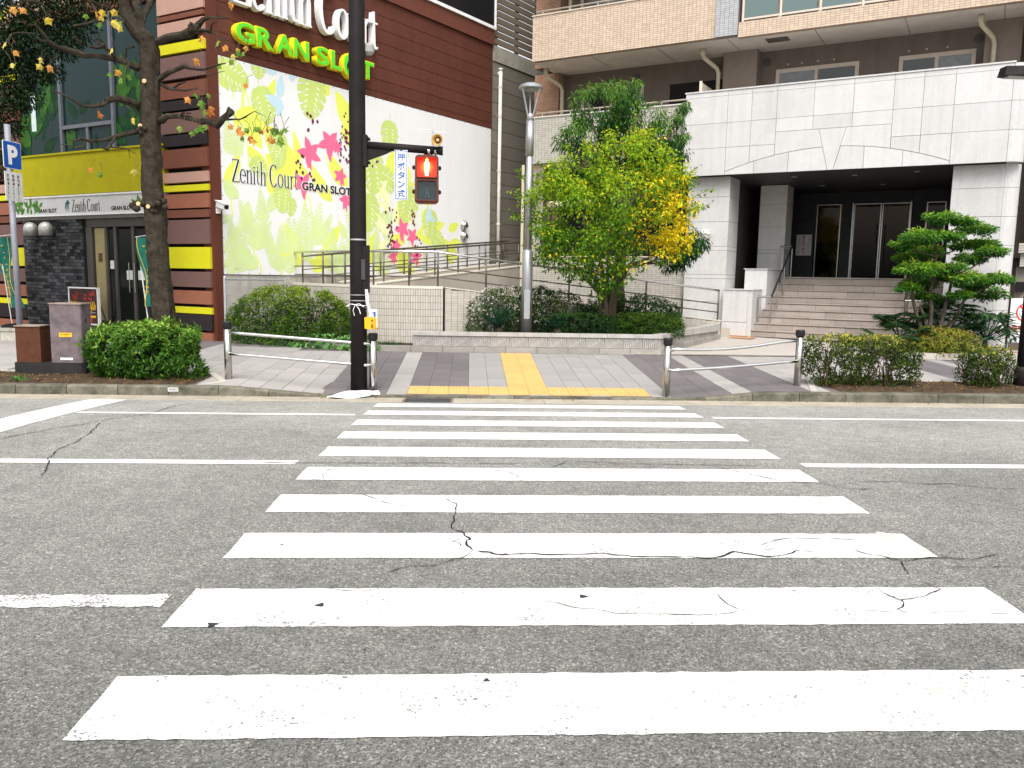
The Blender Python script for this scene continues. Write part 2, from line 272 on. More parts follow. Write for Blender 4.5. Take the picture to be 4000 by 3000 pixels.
DATA={'CR': [(0.016,((-0.172,5.875),(-0.117,5.798),(-0.075,5.735),(-0.084,5.613),(-0.094,5.515),(-0.092,5.33),(-0.114,5.208),(-0.086,5.135))),(0.026,((-0.086,5.135),(-0.044,5.109),(-0.018,5.029),(0.023,4.951),(-0.007,4.936),(0.003,4.846),(0.033,4.746))),(0.03,((0.033,4.746),(0.086,4.732),(0.139,4.718),(0.172,4.683),(0.258,4.683),(0.356,4.699),(0.5,4.683),(0.646,4.691),(0.824,4.705),(0.878,4.677),(0.981,4.655),(1.125,4.645),(1.289,4.639))),(0.03,((1.284,4.642),(1.407,4.628),(1.51,4.644),(1.593,4.719),(1.637,4.733),(1.726,4.672),(1.807,4.65),(1.892,4.664),(1.973,4.72),(2.041,4.762))),(0.014,((2.041,4.762),(2.135,4.72))),(0.014,((0.033,4.741),(-0.029,4.637),(-0.122,4.558),(-0.194,4.507),(-0.321,4.49),(-0.39,4.446),(-0.471,4.362))),(0.01,((-0.032,4.966),(-0.087,4.92),(-0.031,4.846),(-0.001,4.832))),(0.02,((-1.787,7.036),(-1.177,7.04),(-0.758,7.038),(-0.337,7.063),(0.089,7.042),(0.518,7.053))),(0.02,((0.735,6.93),(0.89,7.165),(1.105,7.137),(1.317,7.095),(1.53,7.067),(1.984,7.06))),(0.016,((1.752,7.054),(2.116,7.05),(2.473,7.02),(2.671,6.999))),(0.012,((0.156,6.822),(0.345,6.718),(0.405,6.592),(0.406,6.481))),(0.012,((-1.125,6.851),(-1.196,6.642),(-1.143,6.449))),(0.012,((-0.828,6.009),(-0.695,5.898),(-0.585,5.75),(-0.476,5.689),(-0.342,5.65))),(0.016,((2.213,6.935),(2.329,6.764),(2.465,6.59),(2.557,6.469),(2.722,6.407),(2.91,6.341),(3.011,6.24),(3.114,6.206),(3.298,6.179))),(0.018,((3.206,6.454),(3.428,6.459),(3.614,6.446),(3.683,6.371),(3.959,6.398),(4.11,6.31),(4.265,6.235),(4.48,6.229))),(0.014,((1.819,4.85),(1.956,4.942),(2.08,4.989),(2.201,4.974),(2.314,4.99),(2.406,4.959),(2.572,4.95))),(0.018,((2.388,4.763),(2.435,4.692),(2.501,4.664),(2.543,4.609),(2.609,4.582),(2.703,4.609),(2.839,4.636),(2.948,4.617),(3.035,4.595),(3.259,4.706))),(0.016,((2.579,4.582),(2.522,4.439),(2.511,4.365))),(0.018,((2.766,4.477),(2.908,4.469),(3.005,4.468),(3.146,4.489),(3.258,4.463))),(0.014,((2.53,4.281),(2.55,4.2),(2.567,4.151),(2.487,4.091),(2.386,4.038),(2.282,4.008),(2.258,3.948),(2.202,3.889),(2.232,3.85))),(0.012,((2.223,4.169),(2.236,4.071),(2.277,3.998))),(0.012,((1.314,4.119),(1.318,4.045),(1.344,3.964),(1.369,3.886),(1.43,3.895))),(0.01,((0.989,3.852),(1.148,3.837),(1.257,3.844),(1.367,3.88))),(0.01,((1.865,3.892),(1.957,3.891),(2.045,3.881),(2.17,3.86))),(0.008,((2.318,3.854),(2.468,3.864),(2.593,3.847),(2.83,3.842))),(0.01,((0.342,4.011),(0.457,3.991),(0.54,3.925),(0.637,3.911),(0.735,3.859),(0.847,3.853),(0.986,3.852),(1.114,3.837))),(0.02,((-4.553,8.071),(-4.495,8.307),(-4.365,8.618),(-4.275,8.843),(-4.175,9.147),(-4.072,9.481),(-3.88,9.781),(-3.83,10.099),(-3.859,10.726),(-3.747,11.201))),(0.016,((-4.073,9.153),(-3.878,8.486),(-3.769,7.97),(-3.757,7.6),(-3.645,7.168),(-3.442,6.734),(-3.368,6.51))),(0.009,((-0.704,4.166),(-0.616,4.141),(-0.532,4.142),(-0.452,4.176)))],'SP': ((-0.735,3.97,0.045),(-1.199,3.752,0.05),(-1.123,4.859,0.02),(0.605,4.067,0.045),(0.085,3.223,0.028)),'STN': ((2.011,3.156,0.11),(2.06,3.056,0.07),(2.601,4.865,0.12),(2.726,5.847,0.1),(2.621,5.039,0.14),(0.186,4.048,0.05),(-0.215,4.035,0.05),(-0.601,3.842,0.05)),'DIAG': ((-5.309,11.593),(-4.757,11.594),(-4.749,7.603),(-5.2,8.341)),'TR': (((-4.932,13.55,0.36,0.22),(-4.924,13.55,0.717,0.195),(-4.954,13.55,1.016,0.185),(-4.988,13.55,1.571,0.17),(-5.018,13.55,2.121,0.165),(-5.02,13.55,2.412,0.178),(-5.023,13.55,2.557,0.168),(-5.055,13.55,2.898,0.165),(-5.044,13.55,3.327,0.16),(-5.061,13.55,3.681,0.158),(-5.042,13.55,4.034,0.158),(-5.025,13.55,4.384,0.152),(-5.02,13.55,4.732,0.148),(-5.017,13.55,5.025,0.15)),((-5.017,13.55,5.025,0.145),(-5.045,13.5,5.165,0.14),(-5.161,13.45,5.267,0.115),(-5.24,13.4,5.402,0.1),(-5.288,13.35,5.603,0.085),(-5.299,13.3,5.869,0.075),(-5.3,13.25,6.148,0.06)),((-5.14,13.55,5.261,0.1),(-5.198,13.65,5.442,0.095),(-5.253,13.75,5.712,0.085),(-5.278,13.85,6.053,0.075),(-5.295,13.95,6.397,0.06)),((-5.181,13.65,5.426,0.06),(-5.155,13.783,5.604,0.055),(-5.107,13.917,5.838,0.05),(-5.058,14.05,6.074,0.04)),((-5.364,13.75,5.794,0.05),(-5.401,13.95,5.978,0.045),(-5.505,14.15,6.286,0.04)),((-5.16,13.55,4.753,0.075),(-5.333,13.48,4.783,0.065),(-5.476,13.41,4.838,0.06),(-5.618,13.34,4.85,0.05),(-5.863,13.27,4.842,0.045),(-6.033,13.2,4.885,0.042),(-6.201,13.13,4.912,0.04),(-6.281,13.06,4.973,0.035),(-6.324,12.99,5.067,0.028),(-6.415,12.92,5.166,0.02),(-6.462,12.85,5.149,0.01)),((-6.275,13.05,4.979,0.02),(-6.396,12.99,4.975,0.015),(-6.46,12.93,5.046,0.012),(-6.561,12.87,5.042,0.01),(-6.678,12.81,5.013,0.008),(-6.717,12.75,4.907,0.005)),((-5.451,13.35,4.841,0.03),(-5.485,13.275,4.905,0.03),(-5.553,13.2,4.967,0.04),(-5.64,13.125,4.928,0.03),(-5.7,13.05,4.922,0.02)),((-5.345,13.45,4.835,0.018),(-5.294,13.383,4.99,0.018),(-5.172,13.317,4.993,0.018),(-5.127,13.25,5.01,0.02)),((-5.621,13.25,5.062,0.045),(-5.635,13.2,5.014,0.03),(-5.531,13.15,4.963,0.03)),((-5.185,13.55,4.135,0.07),(-5.213,13.425,4.179,0.062),(-5.302,13.3,4.203,0.06),(-5.406,13.175,4.195,0.06),(-5.508,13.05,4.146,0.058)),((-5.475,13.05,4.13,0.03),(-5.529,13.013,4.079,0.032),(-5.666,12.975,4.051,0.03),(-5.784,12.938,4.041,0.03),(-5.865,12.9,4.089,0.03),(-5.913,12.862,4.121,0.025),(-5.992,12.825,4.169,0.018),(-6.072,12.788,4.191,0.012),(-6.186,12.75,4.2,0.006)),((-5.199,13.55,3.792,0.055),(-5.311,13.45,3.755,0.045),(-5.502,13.35,3.672,0.04),(-5.672,13.25,3.591,0.035),(-5.802,13.15,3.56,0.032),(-5.909,13.05,3.587,0.028),(-5.968,12.95,3.511,0.012)),((-5.826,13.05,3.539,0.02),(-5.841,13.0,3.463,0.02),(-5.938,12.95,3.427,0.016),(-5.998,12.9,3.46,0.012),(-6.108,12.85,3.466,0.006)),((-5.462,13.25,3.64,0.025),(-5.507,13.183,3.533,0.025),(-5.535,13.117,3.445,0.028),(-5.591,13.05,3.46,0.014)),((-5.496,13.15,3.477,0.012),(-5.309,13.2,3.481,0.012),(-5.158,13.25,3.405,0.004)),((-5.238,13.15,3.458,0.008),(-5.218,13.15,3.321,0.004)),((-5.864,12.95,3.564,0.012),(-5.961,12.9,3.52,0.01),(-6.035,12.85,3.577,0.005)),((-4.917,13.55,5.131,0.08),(-4.704,13.479,5.187,0.068),(-4.434,13.407,5.218,0.062),(-4.322,13.336,5.253,0.075),(-4.193,13.264,5.304,0.06),(-4.063,13.193,5.404,0.045),(-3.921,13.121,5.412,0.025),(-3.645,13.05,5.392,0.014)),((-4.292,13.25,5.271,0.09),(-4.215,13.225,5.292,0.09),(-4.139,13.2,5.254,0.07)),((-4.248,13.2,5.325,0.03),(-4.273,13.2,5.349,0.02)),((-4.139,13.2,5.237,0.03),(-3.952,13.15,5.234,0.028),(-3.918,13.1,5.307,0.018),(-3.833,13.05,5.336,0.012)),((-4.02,13.2,5.224,0.014),(-3.902,13.15,5.18,0.012),(-3.804,13.1,5.103,0.01),(-3.654,13.05,5.061,0.006)),((-4.948,13.55,4.543,0.06),(-4.777,13.479,4.636,0.055),(-4.573,13.407,4.711,0.05),(-4.425,13.336,4.749,0.05),(-4.316,13.264,4.701,0.032),(-4.068,13.193,4.674,0.026),(-3.907,13.121,4.712,0.018),(-3.713,13.05,4.742,0.01)),((-4.055,13.15,4.664,0.012),(-3.986,13.083,4.558,0.01),(-3.845,13.017,4.589,0.008),(-3.705,12.95,4.602,0.004)),((-4.971,13.55,3.93,0.07),(-4.741,13.464,4.017,0.06),(-4.447,13.379,4.001,0.05),(-4.245,13.293,3.938,0.05),(-4.044,13.207,3.911,0.055),(-3.88,13.121,3.848,0.062),(-3.748,13.036,3.956,0.062),(-3.61,12.95,4.019,0.07)),((-3.661,12.95,4.026,0.04),(-3.654,12.95,4.085,0.02)),((-4.508,13.35,4.011,0.02),(-4.454,13.3,4.046,0.02),(-4.316,13.25,4.032,0.012)),((-3.788,13.05,3.915,0.025),(-3.594,12.975,3.915,0.018),(-3.47,12.9,3.904,0.012),(-3.243,12.825,4.013,0.008),(-3.057,12.75,3.921,0.004)),((-4.878,13.55,4.528,0.03),(-4.75,13.483,4.456,0.028),(-4.64,13.417,4.418,0.025),(-4.425,13.35,4.389,0.018),(-4.227,13.283,4.41,0.012),(-4.103,13.217,4.356,0.008),(-4.016,13.15,4.242,0.004)),((-4.651,13.45,4.425,0.02),(-4.527,13.35,4.476,0.018),(-4.387,13.25,4.5,0.014)),((-5.875,12.95,5.021,0.02),(-5.824,13.05,4.968,0.022),(-5.838,13.15,4.928,0.016)),((-6.439,12.65,5.426,0.022),(-6.289,12.8,5.447,0.02),(-6.172,12.95,5.369,0.012)),((-5.884,12.95,5.175,0.02),(-5.763,13.017,5.223,0.02),(-5.605,13.083,5.297,0.016),(-5.482,13.15,5.304,0.01)),((-5.704,13.15,5.593,0.03),(-5.629,13.283,5.571,0.03),(-5.532,13.417,5.574,0.025),(-5.416,13.55,5.542,0.03))),'LVS': ((-6.727,12.945,5.413,2),(-6.617,13.068,5.431,2),(-6.283,12.998,5.29,1),(-6.942,13.092,4.944,1),(-6.828,13.1,4.835,2),(-6.706,12.876,4.585,0),(-6.744,12.855,4.595,1),(-6.48,13.185,4.768,1),(-6.364,12.954,4.606,1),(-6.227,12.944,4.6,2),(-5.669,13.248,5.476,2),(-5.478,13.038,5.435,1),(-5.353,13.185,5.484,1),(-5.538,13.041,5.254,0),(-5.527,13.106,5.372,1),(-5.315,12.91,5.239,1),(-5.262,13.104,5.24,1),(-5.332,13.197,5.306,0),(-5.377,13.059,4.902,1),(-5.462,13.147,4.571,0),(-5.288,13.119,4.587,2),(-5.186,12.876,4.433,0),(-5.193,13.153,4.547,0),(-5.633,13.086,3.999,2),(-5.568,12.971,3.936,2),(-5.054,12.862,3.863,1),(-4.106,13.196,5.162,2),(-3.821,13.039,5.044,0),(-3.714,13.138,5.016,2),(-3.56,13.202,4.995,1),(-3.527,13.136,4.929,0),(-3.443,13.218,5.037,2),(-3.596,13.008,4.86,1),(-3.467,13.17,4.94,0),(-4.124,13.028,4.783,2),(-4.317,13.224,4.249,2),(-4.221,13.202,4.315,0),(-4.056,12.889,4.154,0),(-4.038,12.904,4.091,0),(-4.024,12.937,4.03,0),(-4.02,13.236,4.14,2),(-3.948,13.024,4.05,2),(-4.016,13.101,4.3,0),(-4.385,12.97,3.783,0),(-4.226,13.053,3.725,0),(-4.157,13.004,3.769,0),(-4.117,12.99,3.802,0),(-4.06,13.084,3.837,0),(-5.791,13.084,3.16,2),(-5.678,13.212,3.093,0),(-5.153,13.123,3.155,1),(-5.812,13.222,5.422,0),(-3.841,13.193,4.749,0),(-3.707,13.246,4.834,0),(-3.469,12.818,3.772,2),(-3.419,12.691,3.701,2),(-3.434,12.865,3.647,0),(-3.321,12.891,3.654,2),(-3.3,12.876,3.618,2),(-3.224,12.792,3.774,0),(-3.165,12.828,3.765,0),(-3.049,12.703,3.763,1),(-3.07,12.858,3.773,2),(-3.123,12.793,3.727,2),(-3.005,12.721,3.634,2),(-2.976,12.666,3.576,2),(-2.968,12.863,3.776,0),(-2.941,12.897,3.783,0),(-2.842,12.672,3.58,0),(-2.828,12.85,3.744,0),(-2.789,12.753,3.762,0),(-2.837,12.688,3.633,0),(-3.548,12.723,5.514,2),(-3.532,12.842,5.536,2),(-3.365,12.868,4.419,2),(-3.577,12.661,3.783,2),(-3.33,12.804,3.74,0),(-2.94,12.661,3.676,0)),'MU': {'mon': ((2.876,5.878,1.0,-100,1),(1.792,4.561,0.62,-110,1),(1.457,5.416,0.75,-70,1),(0.621,5.936,0.8,-20,1),(1.829,4.311,0.5,-100,1),(1.284,3.999,0.5,-40,1),(1.921,3.354,0.6,-95,1),(2.175,3.193,0.4,-90,1),(5.662,5.337,0.75,-90,1),(4.994,4.313,1.05,-80,1),(5.561,4.16,0.8,-20,1),(6.393,3.573,0.95,-110,1),(4.832,3.235,0.9,-90,1),(7.393,3.092,0.75,-95,1),(7.809,2.641,0.6,-30,1),(1.298,6.259,0.5,-90,1)),'flower': ((3.455,4.866,0.62),(2.789,4.573,0.58),(3.81,4.116,0.38),(2.573,3.779,0.5),(3.993,3.511,0.38),(6.189,2.906,0.5),(6.603,2.724,0.42),(5.919,2.444,0.36),(6.781,2.155,0.42),(5.818,2.127,0.34),(3.707,4.814,0.3)),'dots': ((2.886,5.297,0.3,9),(4.02,5.398,0.25,8),(3.945,4.854,0.35,10),(2.484,4.174,0.3,9),(2.848,3.937,0.15,4),(4.023,5.221,0.2,6),(3.932,4.804,0.35,9),(4.043,4.554,0.2,5),(5.721,3.123,0.45,14),(6.567,3.269,0.3,9),(5.72,2.791,0.4,14),(5.687,2.501,0.25,8),(6.851,2.505,0.3,10),(5.089,4.727,0.25,7)),'blue': ((1.877,5.695,0.55,-100),(2.026,5.486,0.6,-20),(1.81,5.272,0.4,-110),(1.968,6.269,0.35,-90),(2.275,6.125,0.5,-90),(1.834,6.256,0.4,0),(7.317,3.53,0.42,80),(7.244,3.362,0.42,160),(7.428,3.352,0.35,-60)),'fern': ((0.726,2.562,1.0,80),(1.25,2.768,1.2,85),(2.579,2.852,1.0,82),(3.031,2.88,1.1,80),(0.475,2.514,0.6,95),(2.019,2.542,0.9,75),(2.305,2.557,0.8,95),(0.585,2.071,0.8,170),(1.547,2.158,0.9,120),(2.247,2.091,1.0,60),(3.519,2.425,0.8,90),(1.956,1.897,0.7,20),(0.279,2.792,0.5,20),(0.443,4.628,0.8,100),(0.735,4.601,0.8,70),(5.14,2.63,0.7,90))}}
DATA.update({'PADS': ((9.692,16.662,2.983,0.391),(10.059,16.543,2.91,0.258),(10.518,16.806,2.785,0.394),(9.251,16.589,2.597,0.467),(9.758,16.51,2.619,0.31),(8.986,16.811,2.424,0.289),(9.695,17.276,2.315,0.459),(10.486,17.17,2.467,0.322),(10.912,17.139,2.506,0.321),(10.773,16.65,2.333,0.312),(10.526,16.933,2.188,0.344),(9.308,16.699,1.945,0.522),(9.931,16.605,1.987,0.311),(10.197,16.546,1.782,0.414),(10.917,16.643,1.763,0.364),(9.627,17.285,1.645,0.405),(10.076,17.196,1.811,0.269),(10.763,17.176,1.638,0.376),(11.067,17.17,1.452,0.456),(10.152,16.624,1.422,0.26),(9.106,16.729,1.551,0.261),(9.117,17.014,2.163,0.239),(9.743,17.109,1.372,0.321),(10.17,17.219,1.283,0.215)),'CTREE': ((0.901,3.12),(1.159,3.622),(1.526,3.89),(2.16,4.191),(2.579,4.459),(3.052,4.729),(3.476,4.843),(3.914,4.649),(4.309,4.244),(4.604,3.729),(4.798,3.1),(4.845,2.675),(4.668,2.351),(4.351,2.077),(3.916,1.961),(3.427,1.844),(3.168,1.408),(2.788,1.294),(2.45,1.612),(1.957,1.711),(1.518,1.917),(1.238,2.337),(1.123,2.705)),'BTREE': ((2.56,18.578,5.412,0.435),(2.934,18.102,5.407,0.481),(3.375,18.414,5.591,0.432),(3.229,18.453,5.135,0.634),(3.782,18.354,4.968,0.631),(4.196,18.157,4.783,0.454),(2.494,18.334,4.551,0.544),(2.1,18.104,4.586,0.339),(3.161,18.611,4.611,0.698),(4.08,18.569,4.407,0.58),(4.487,18.379,4.554,0.345),(4.483,18.23,5.073,0.171),(4.686,18.595,5.447,0.145),(3.534,18.393,5.753,0.201),(2.777,18.579,5.745,0.174),(2.767,18.559,4.151,0.522),(4.279,18.355,3.941,0.459),(4.844,18.298,2.556,0.429),(4.743,18.409,2.219,0.403),(4.46,18.309,2.154,0.343))})
# ---------------------------------------------------------------- ground, road, kerbs, paving
def sstep(a, b, x):
    t = min(1, max(0, (x-a)/(b-a))); return t*t*(3-2*t)
def zroad(Y): return -.0055*(Y-6.03)**2
def ktop(X):
    low, full = -.168, -.055
    if X < .6: return low+(full-low)*sstep(-2.1, -3.7, X) if X > -3.7 else full
    return low+(full-low)*sstep(3.3, 4.75, X)
def zwalk(X, Y):
    if Y >= 16.6:
        return .09+max(0, Y-16.6)*.04*sstep(2.5, 5, X)
    f = ktop(X)+.004; return f+(.09-f)*(max(Y, 12.36)-12.36)/4.24
def asphalt():
    m, t, b = new_mat('asphalt')
    tc = N(t, 'ShaderNodeTexCoord')
    v = N(t, 'ShaderNodeTexVoronoi'); v.inputs['Scale'].default_value = 105; t.links.new(tc.outputs['Object'], v.inputs['Vector'])
    v2 = N(t, 'ShaderNodeTexVoronoi'); v2.inputs['Scale'].default_value = 210; t.links.new(tc.outputs['Object'], v2.inputs['Vector'])
    sp = N(t, 'ShaderNodeSeparateColor'); t.links.new(v.outputs['Color'], sp.inputs[0])
    sp2 = N(t, 'ShaderNodeSeparateColor'); t.links.new(v2.outputs['Color'], sp2.inputs[0])
    c = ramp(t, sp.outputs[0], [(0, (.05,.051,.054)), (.35, (.125,.127,.128)), (.7, (.21,.21,.205)), (.92, (.32,.32,.295)), (1, (.55,.55,.50))])
    c2 = ramp(t, sp2.outputs[1], [(0, (.04,.041,.044)), (.5, (.17,.17,.172)), (1, (.34,.34,.33))])
    c = mix(t, .45, c, c2)
    big = noise(t, .55, 5, .6); c = mix(t, 1., c, ramp(t, big.outputs[0], [(.25, .72), (.75, 1.18)]), 'MULTIPLY')
    st_n = noise(t, 1.3, 6, .65); c = mix(t, 1., c, ramp(t, st_n.outputs[0], [(.56, 1.0), (.72, .80)]), 'MULTIPLY')
    med = noise(t, 7, 4, .6); c = mix(t, 1., c, ramp(t, med.outputs[0], [(.3, .86), (.7, 1.1)]), 'MULTIPLY')
    # grazing-view brightening painted into the colour: near asphalt darker, far asphalt paler
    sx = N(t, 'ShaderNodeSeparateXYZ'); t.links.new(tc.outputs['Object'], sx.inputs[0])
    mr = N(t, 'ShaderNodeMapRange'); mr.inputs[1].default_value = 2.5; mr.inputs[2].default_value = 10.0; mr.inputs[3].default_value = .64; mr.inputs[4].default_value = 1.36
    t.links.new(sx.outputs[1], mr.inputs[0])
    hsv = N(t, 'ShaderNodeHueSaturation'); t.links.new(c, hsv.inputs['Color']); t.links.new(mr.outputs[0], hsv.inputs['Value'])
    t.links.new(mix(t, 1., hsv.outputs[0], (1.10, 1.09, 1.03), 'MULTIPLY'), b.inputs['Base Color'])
    b.inputs['Roughness'].default_value = .85; b.inputs['Specular IOR Level'].default_value = .3
    bump(t, b, v.outputs['Distance'], .6, .006)
    return m
def paint_mat(name, wear=.0, dirt=.10):
    m, t, b = new_mat(name)
    d = noise(t, 2.2, 8, .7); c = ramp(t, d.outputs[0], [(.35, (.66,.66,.65)), (.75, (.65-dirt, .64-dirt, .60-dirt))])
    f = noise(t, 45, 4, .7); c = mix(t, ramp(t, f.outputs[0], [(.66, 0), (.74, .6)]), c, (.3,.3,.29))
    if wear:
        g = noise(t, 60, 5, .75); g2 = noise(t, 3, 3, .6)
        a = N(t, 'ShaderNodeMath', operation='ADD'); t.links.new(g.outputs[0], a.inputs[0])
        mu = N(t, 'ShaderNodeMath', operation='MULTIPLY'); t.links.new(g2.outputs[0], mu.inputs[0]); mu.inputs[1].default_value = .35; t.links.new(mu.outputs[0], a.inputs[1])
        c = mix(t, ramp(t, a.outputs[0], [(.79-wear*.3, 0), (.84-wear*.3, 1)]), c, (.11,.11,.11))
    t.links.new(c, b.inputs['Base Color']); b.inputs['Roughness'].default_value = .6
    bn = noise(t, 110, 3, .6); bump(t, b, bn.outputs[0], .25, .004)
    return m
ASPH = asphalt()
CONC = PM('gutter_concrete', (.34,.305,.245), .85, var=.15, scale=3, dirt=(.16,.14,.11), dscale=2.5, damt=.6, speck=(.5,.46,.38), sscale=90, bmp=.2)
KERBM = PM('kerb_concrete', (.14,.133,.105), .9, var=.3, scale=7, dirt=(.03,.03,.018), dscale=3.2, damt=1.0, obvar=.18, bmp=.3, bscale=50)
GROUND = PM('ground_base', (.12,.11,.10), .95, var=.2, scale=.3)
JOINT = PM('paving_joint', (.13,.115,.11), .95)
SOILM = PM('soil', (.045,.030,.019), .95, var=.45, scale=14, dirt=(.10,.062,.028), dscale=7, damt=.8, bmp=.9, bscale=30)

g = MB(); g.add([(-600,-600,-.6),(600,-600,-.6),(600,600,-.6),(-600,600,-.6)], [(0,1,2,3)]).build('ground', GROUND)['kind'] = 'structure'
m = MB(); ys = [1.9+i*.36 for i in range(28)]; ys[-1] = 11.62
vs = []; 
for y in ys: vs += [(-60, y, zroad(y)), (60, y, zroad(y))]
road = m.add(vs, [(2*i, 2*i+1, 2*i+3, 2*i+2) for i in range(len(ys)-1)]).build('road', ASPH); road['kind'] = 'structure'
near = MB().box(-60, -8, -.5, 60, 1.45, -.02).build('near_pavement', PM('near_paving', (.3,.29,.28), .9)); near['kind'] = 'structure'
gut = empty('gutter', (0, 0, 0), kind='structure')
def gutter_run(x0, x1):
    mm = MB(); z0, z1 = zroad(11.62), zroad(11.62)-.022
    mm.hexa([(x0,11.62,-.4),(x1,11.62,-.4),(x1,12.2,-.4),(x0,12.2,-.4)], [(x0,11.62,z0),(x1,11.62,z0),(x1,12.2,z1),(x0,12.2,z1)])
    return mm.build('gutter_slab', CONC, gut)
x = -22.0
while x < 24:
    x1 = x+random.choice((1.98, 2.0, 2.4))
    a, b_ = x+.004, x1-.004
    if a < -.94 < b_: gutter_run(a, -.965); gutter_run(-.235, b_) if b_ > -.2 else None
    elif a < -.235 < b_: gutter_run(-.235, b_)
    elif not (a > -.965 and b_ < -.235): gutter_run(a, b_)
    x = x1
MB().hexa([(-60,1.45,-.5),(60,1.45,-.5),(60,1.9,-.5),(-60,1.9,-.5)], [(-60,1.45,-.12),(60,1.45,-.12),(60,1.9,-.1),(-60,1.9,-.1)]).build('gutter_slab', CONC, gut)

# painted markings -------------------------------------------------------------
PAINT = paint_mat('road_paint', .03, .10); PAINTW = paint_mat('road_paint_worn', .32, .12); PAINTN = paint_mat('road_paint_near', .10, .17)
def marking(name, x0, x1, y0, y1, mat, skew=0.0, jag=.004, lift=.004):
    nx = max(2, int((x1-x0)/.05)); nx = min(nx, 130); ny = max(1, int((y1-y0)/.15)); vs = []; fs = []
    for j in range(ny+1):
        for i in range(nx+1):
            yy = y0+(y1-y0)*j/ny
            if j in (0, ny): yy += random.uniform(-jag, jag)
            xx = x0+(x1-x0)*i/nx+skew*yy
            if i in (0, nx): xx += random.uniform(-jag, jag)
            vs.append((xx, yy, zroad(yy)+lift))
    for j in range(ny):
        for i in range(nx): a = j*(nx+1)+i; fs.append((a, a+1, a+nx+2, a+nx+1))
    return MB().add(vs, fs).build(name, mat, road)
for k in range(10):
    y0 = 2.8314+k*.9
    marking('crosswalk_stripe', -1.5025, 2.7531, y0, y0+.45, PAINTN if k < 3 else PAINT, skew=.0201, jag=.005 if k < 4 else .004)
marking('edge_line', -4.72, -1.40, 9.94, 10.09, PAINT); marking('edge_line', 3.06, 40, 9.94, 10.09, PAINT)
marking('centre_line', -40, -1.49, 6.98, 7.14, PAINT); marking('centre_line', 3.0, 40, 6.98, 7.14, PAINT)
marking('lane_line', -9, -1.52, 3.96, 4.11, PAINTW, jag=.01); marking('lane_line', 3.45, 9, 3.96, 4.11, PAINTW, jag=.01)
marking('stop_line', -5.28, -4.76, 7.2, 11.58, PAINT); marking('edge_line', -40, -5.9, 9.94, 10.09, PAINT)
CRACKM = PM('crack_shadow', (.022,.020,.018), 1.0, spec=.05)
CRM = MB()
def crack(w, pts):
    P = []
    for i in range(len(pts)-1):
        a, b_ = Vector(pts[i]), Vector(pts[i+1]); n = max(2, int((b_-a).length/.045))
        for j in range(n):
            p = a.lerp(b_, j/n); P.append((p.x+random.uniform(-.009, .009), p.y+random.uniform(-.007, .007)))
    P.append(pts[-1]); ws = [w*random.uniform(.25, 1.0) for _ in P]; ws[0] = .002; ws[-1] = .002
    L, Rr = ribbon(P, ws); n = len(P)
    mm = MB(); mm.add([(p[0], p[1], zroad(p[1])+.0075) for p in L+Rr], [(i, n+i, n+i+1, i+1) for i in range(n-1)])
    mm.build('crack', CRACKM, road)
for w_, pts in DATA['CR']: crack(w_*.62*(1+.09*max(0, pts[0][1]-4)), pts)
def blot(name, x, y, r, mat, lift=.0065, asp=1.5):
    n = 18; ph = random.random()*6
    vs = []
    for i in range(n):
        a = 2*math.pi*i/n; q = r*(1+.22*math.sin(3*a+ph)+random.uniform(-.16, .16))
        px, py = x+q*asp*math.cos(a), y+q*math.sin(a)*.8; vs.append((px, py, zroad(py)+lift))
    MB().add(vs, [tuple(range(n))]).build(name, mat, road)
SPOT = PM('tar_spot', (.03,.03,.032), .6); STAIN = PM('paint_stain', (.46,.45,.41), .8, var=.25, scale=20)
for x, y, r in DATA['SP']: blot('tar_spot', x, y, r*.52, SPOT, asp=.9)
for x, y, r in DATA['STN']:
    for _ in range(3): blot('stain', x+random.uniform(-r, r), y+random.uniform(-r, r)*.4, r*.4*random.uniform(.6, 1), STAIN, .005+random.random()*.001, 1.2)

# kerb -------------------------------------------------------------------------
kerb = empty('kerb', kind='structure')
x = -21.95
while x < 23:
    a, b_ = x+.005, x+.73-.005; z0, z1 = ktop(a), ktop(b_); ch = .018
    if z0 < -.14 and z1 < -.14: ch = .006
    mm = MB()
    prof = lambda X, z: [(X,12.2,-.4),(X,12.2,z-ch),(X,12.2+ch,z),(X,12.355,z),(X,12.355,-.4)]
    A, B = prof(a, z0), prof(b_, z1)
    mm.add(A+B, [(0,1,2,3,4)[::-1], (5,6,7,8,9)]+[(i, (i+1) % 5, 5+(i+1) % 5, 5+i) for i in range(5)])
    mm.build('kerb_stone', KERBM, kerb)
    x += .73
plate = MB().box(-.075, -.003, -.03, .075, 0, .03).build('notice_plate', PM('plate_grey', (.5,.5,.5), .6), kerb, loc=(-4.36, 12.198, -.105))
put_text('plate_lettering', '境界標示', PM('plate_ink', (.12,.12,.12), .7), plate, (-.06, -.0035, -.015), 'front', .03, .001, width=.12)

# paving -----------------------------------------------------------------------
walk = empty('sidewalk', kind='structure')
mm = MB(); xs = [-24+i*.5 for i in range(100)]; yy = [12.355, 13.4, 14.5, 15.6, 16.62, 17.8, 19, 21, 24]
vs = [(X, Y, zwalk(X, Y)-.008) for Y in yy for X in xs]; nx = len(xs)
mm.add(vs, [(j*nx+i, j*nx+i+1, (j+1)*nx+i+1, (j+1)*nx+i) for j in range(len(yy)-1) for i in range(nx-1)]).build('paving_bed', JOINT, walk)
TL = PM('paving_light', (.305,.29,.28), .85, var=.06, scale=4, obvar=.07, dirt=(.22,.2,.195), dscale=1.6, damt=.45, speck=(.38,.36,.355), sscale=170, bmp=.08)
TG = PM('paving_grey', (.265,.255,.25), .85, var=.06, scale=4, obvar=.05, dirt=(.2,.19,.185), dscale=1.6, damt=.4, speck=(.33,.32,.315), sscale=170, bmp=.08)
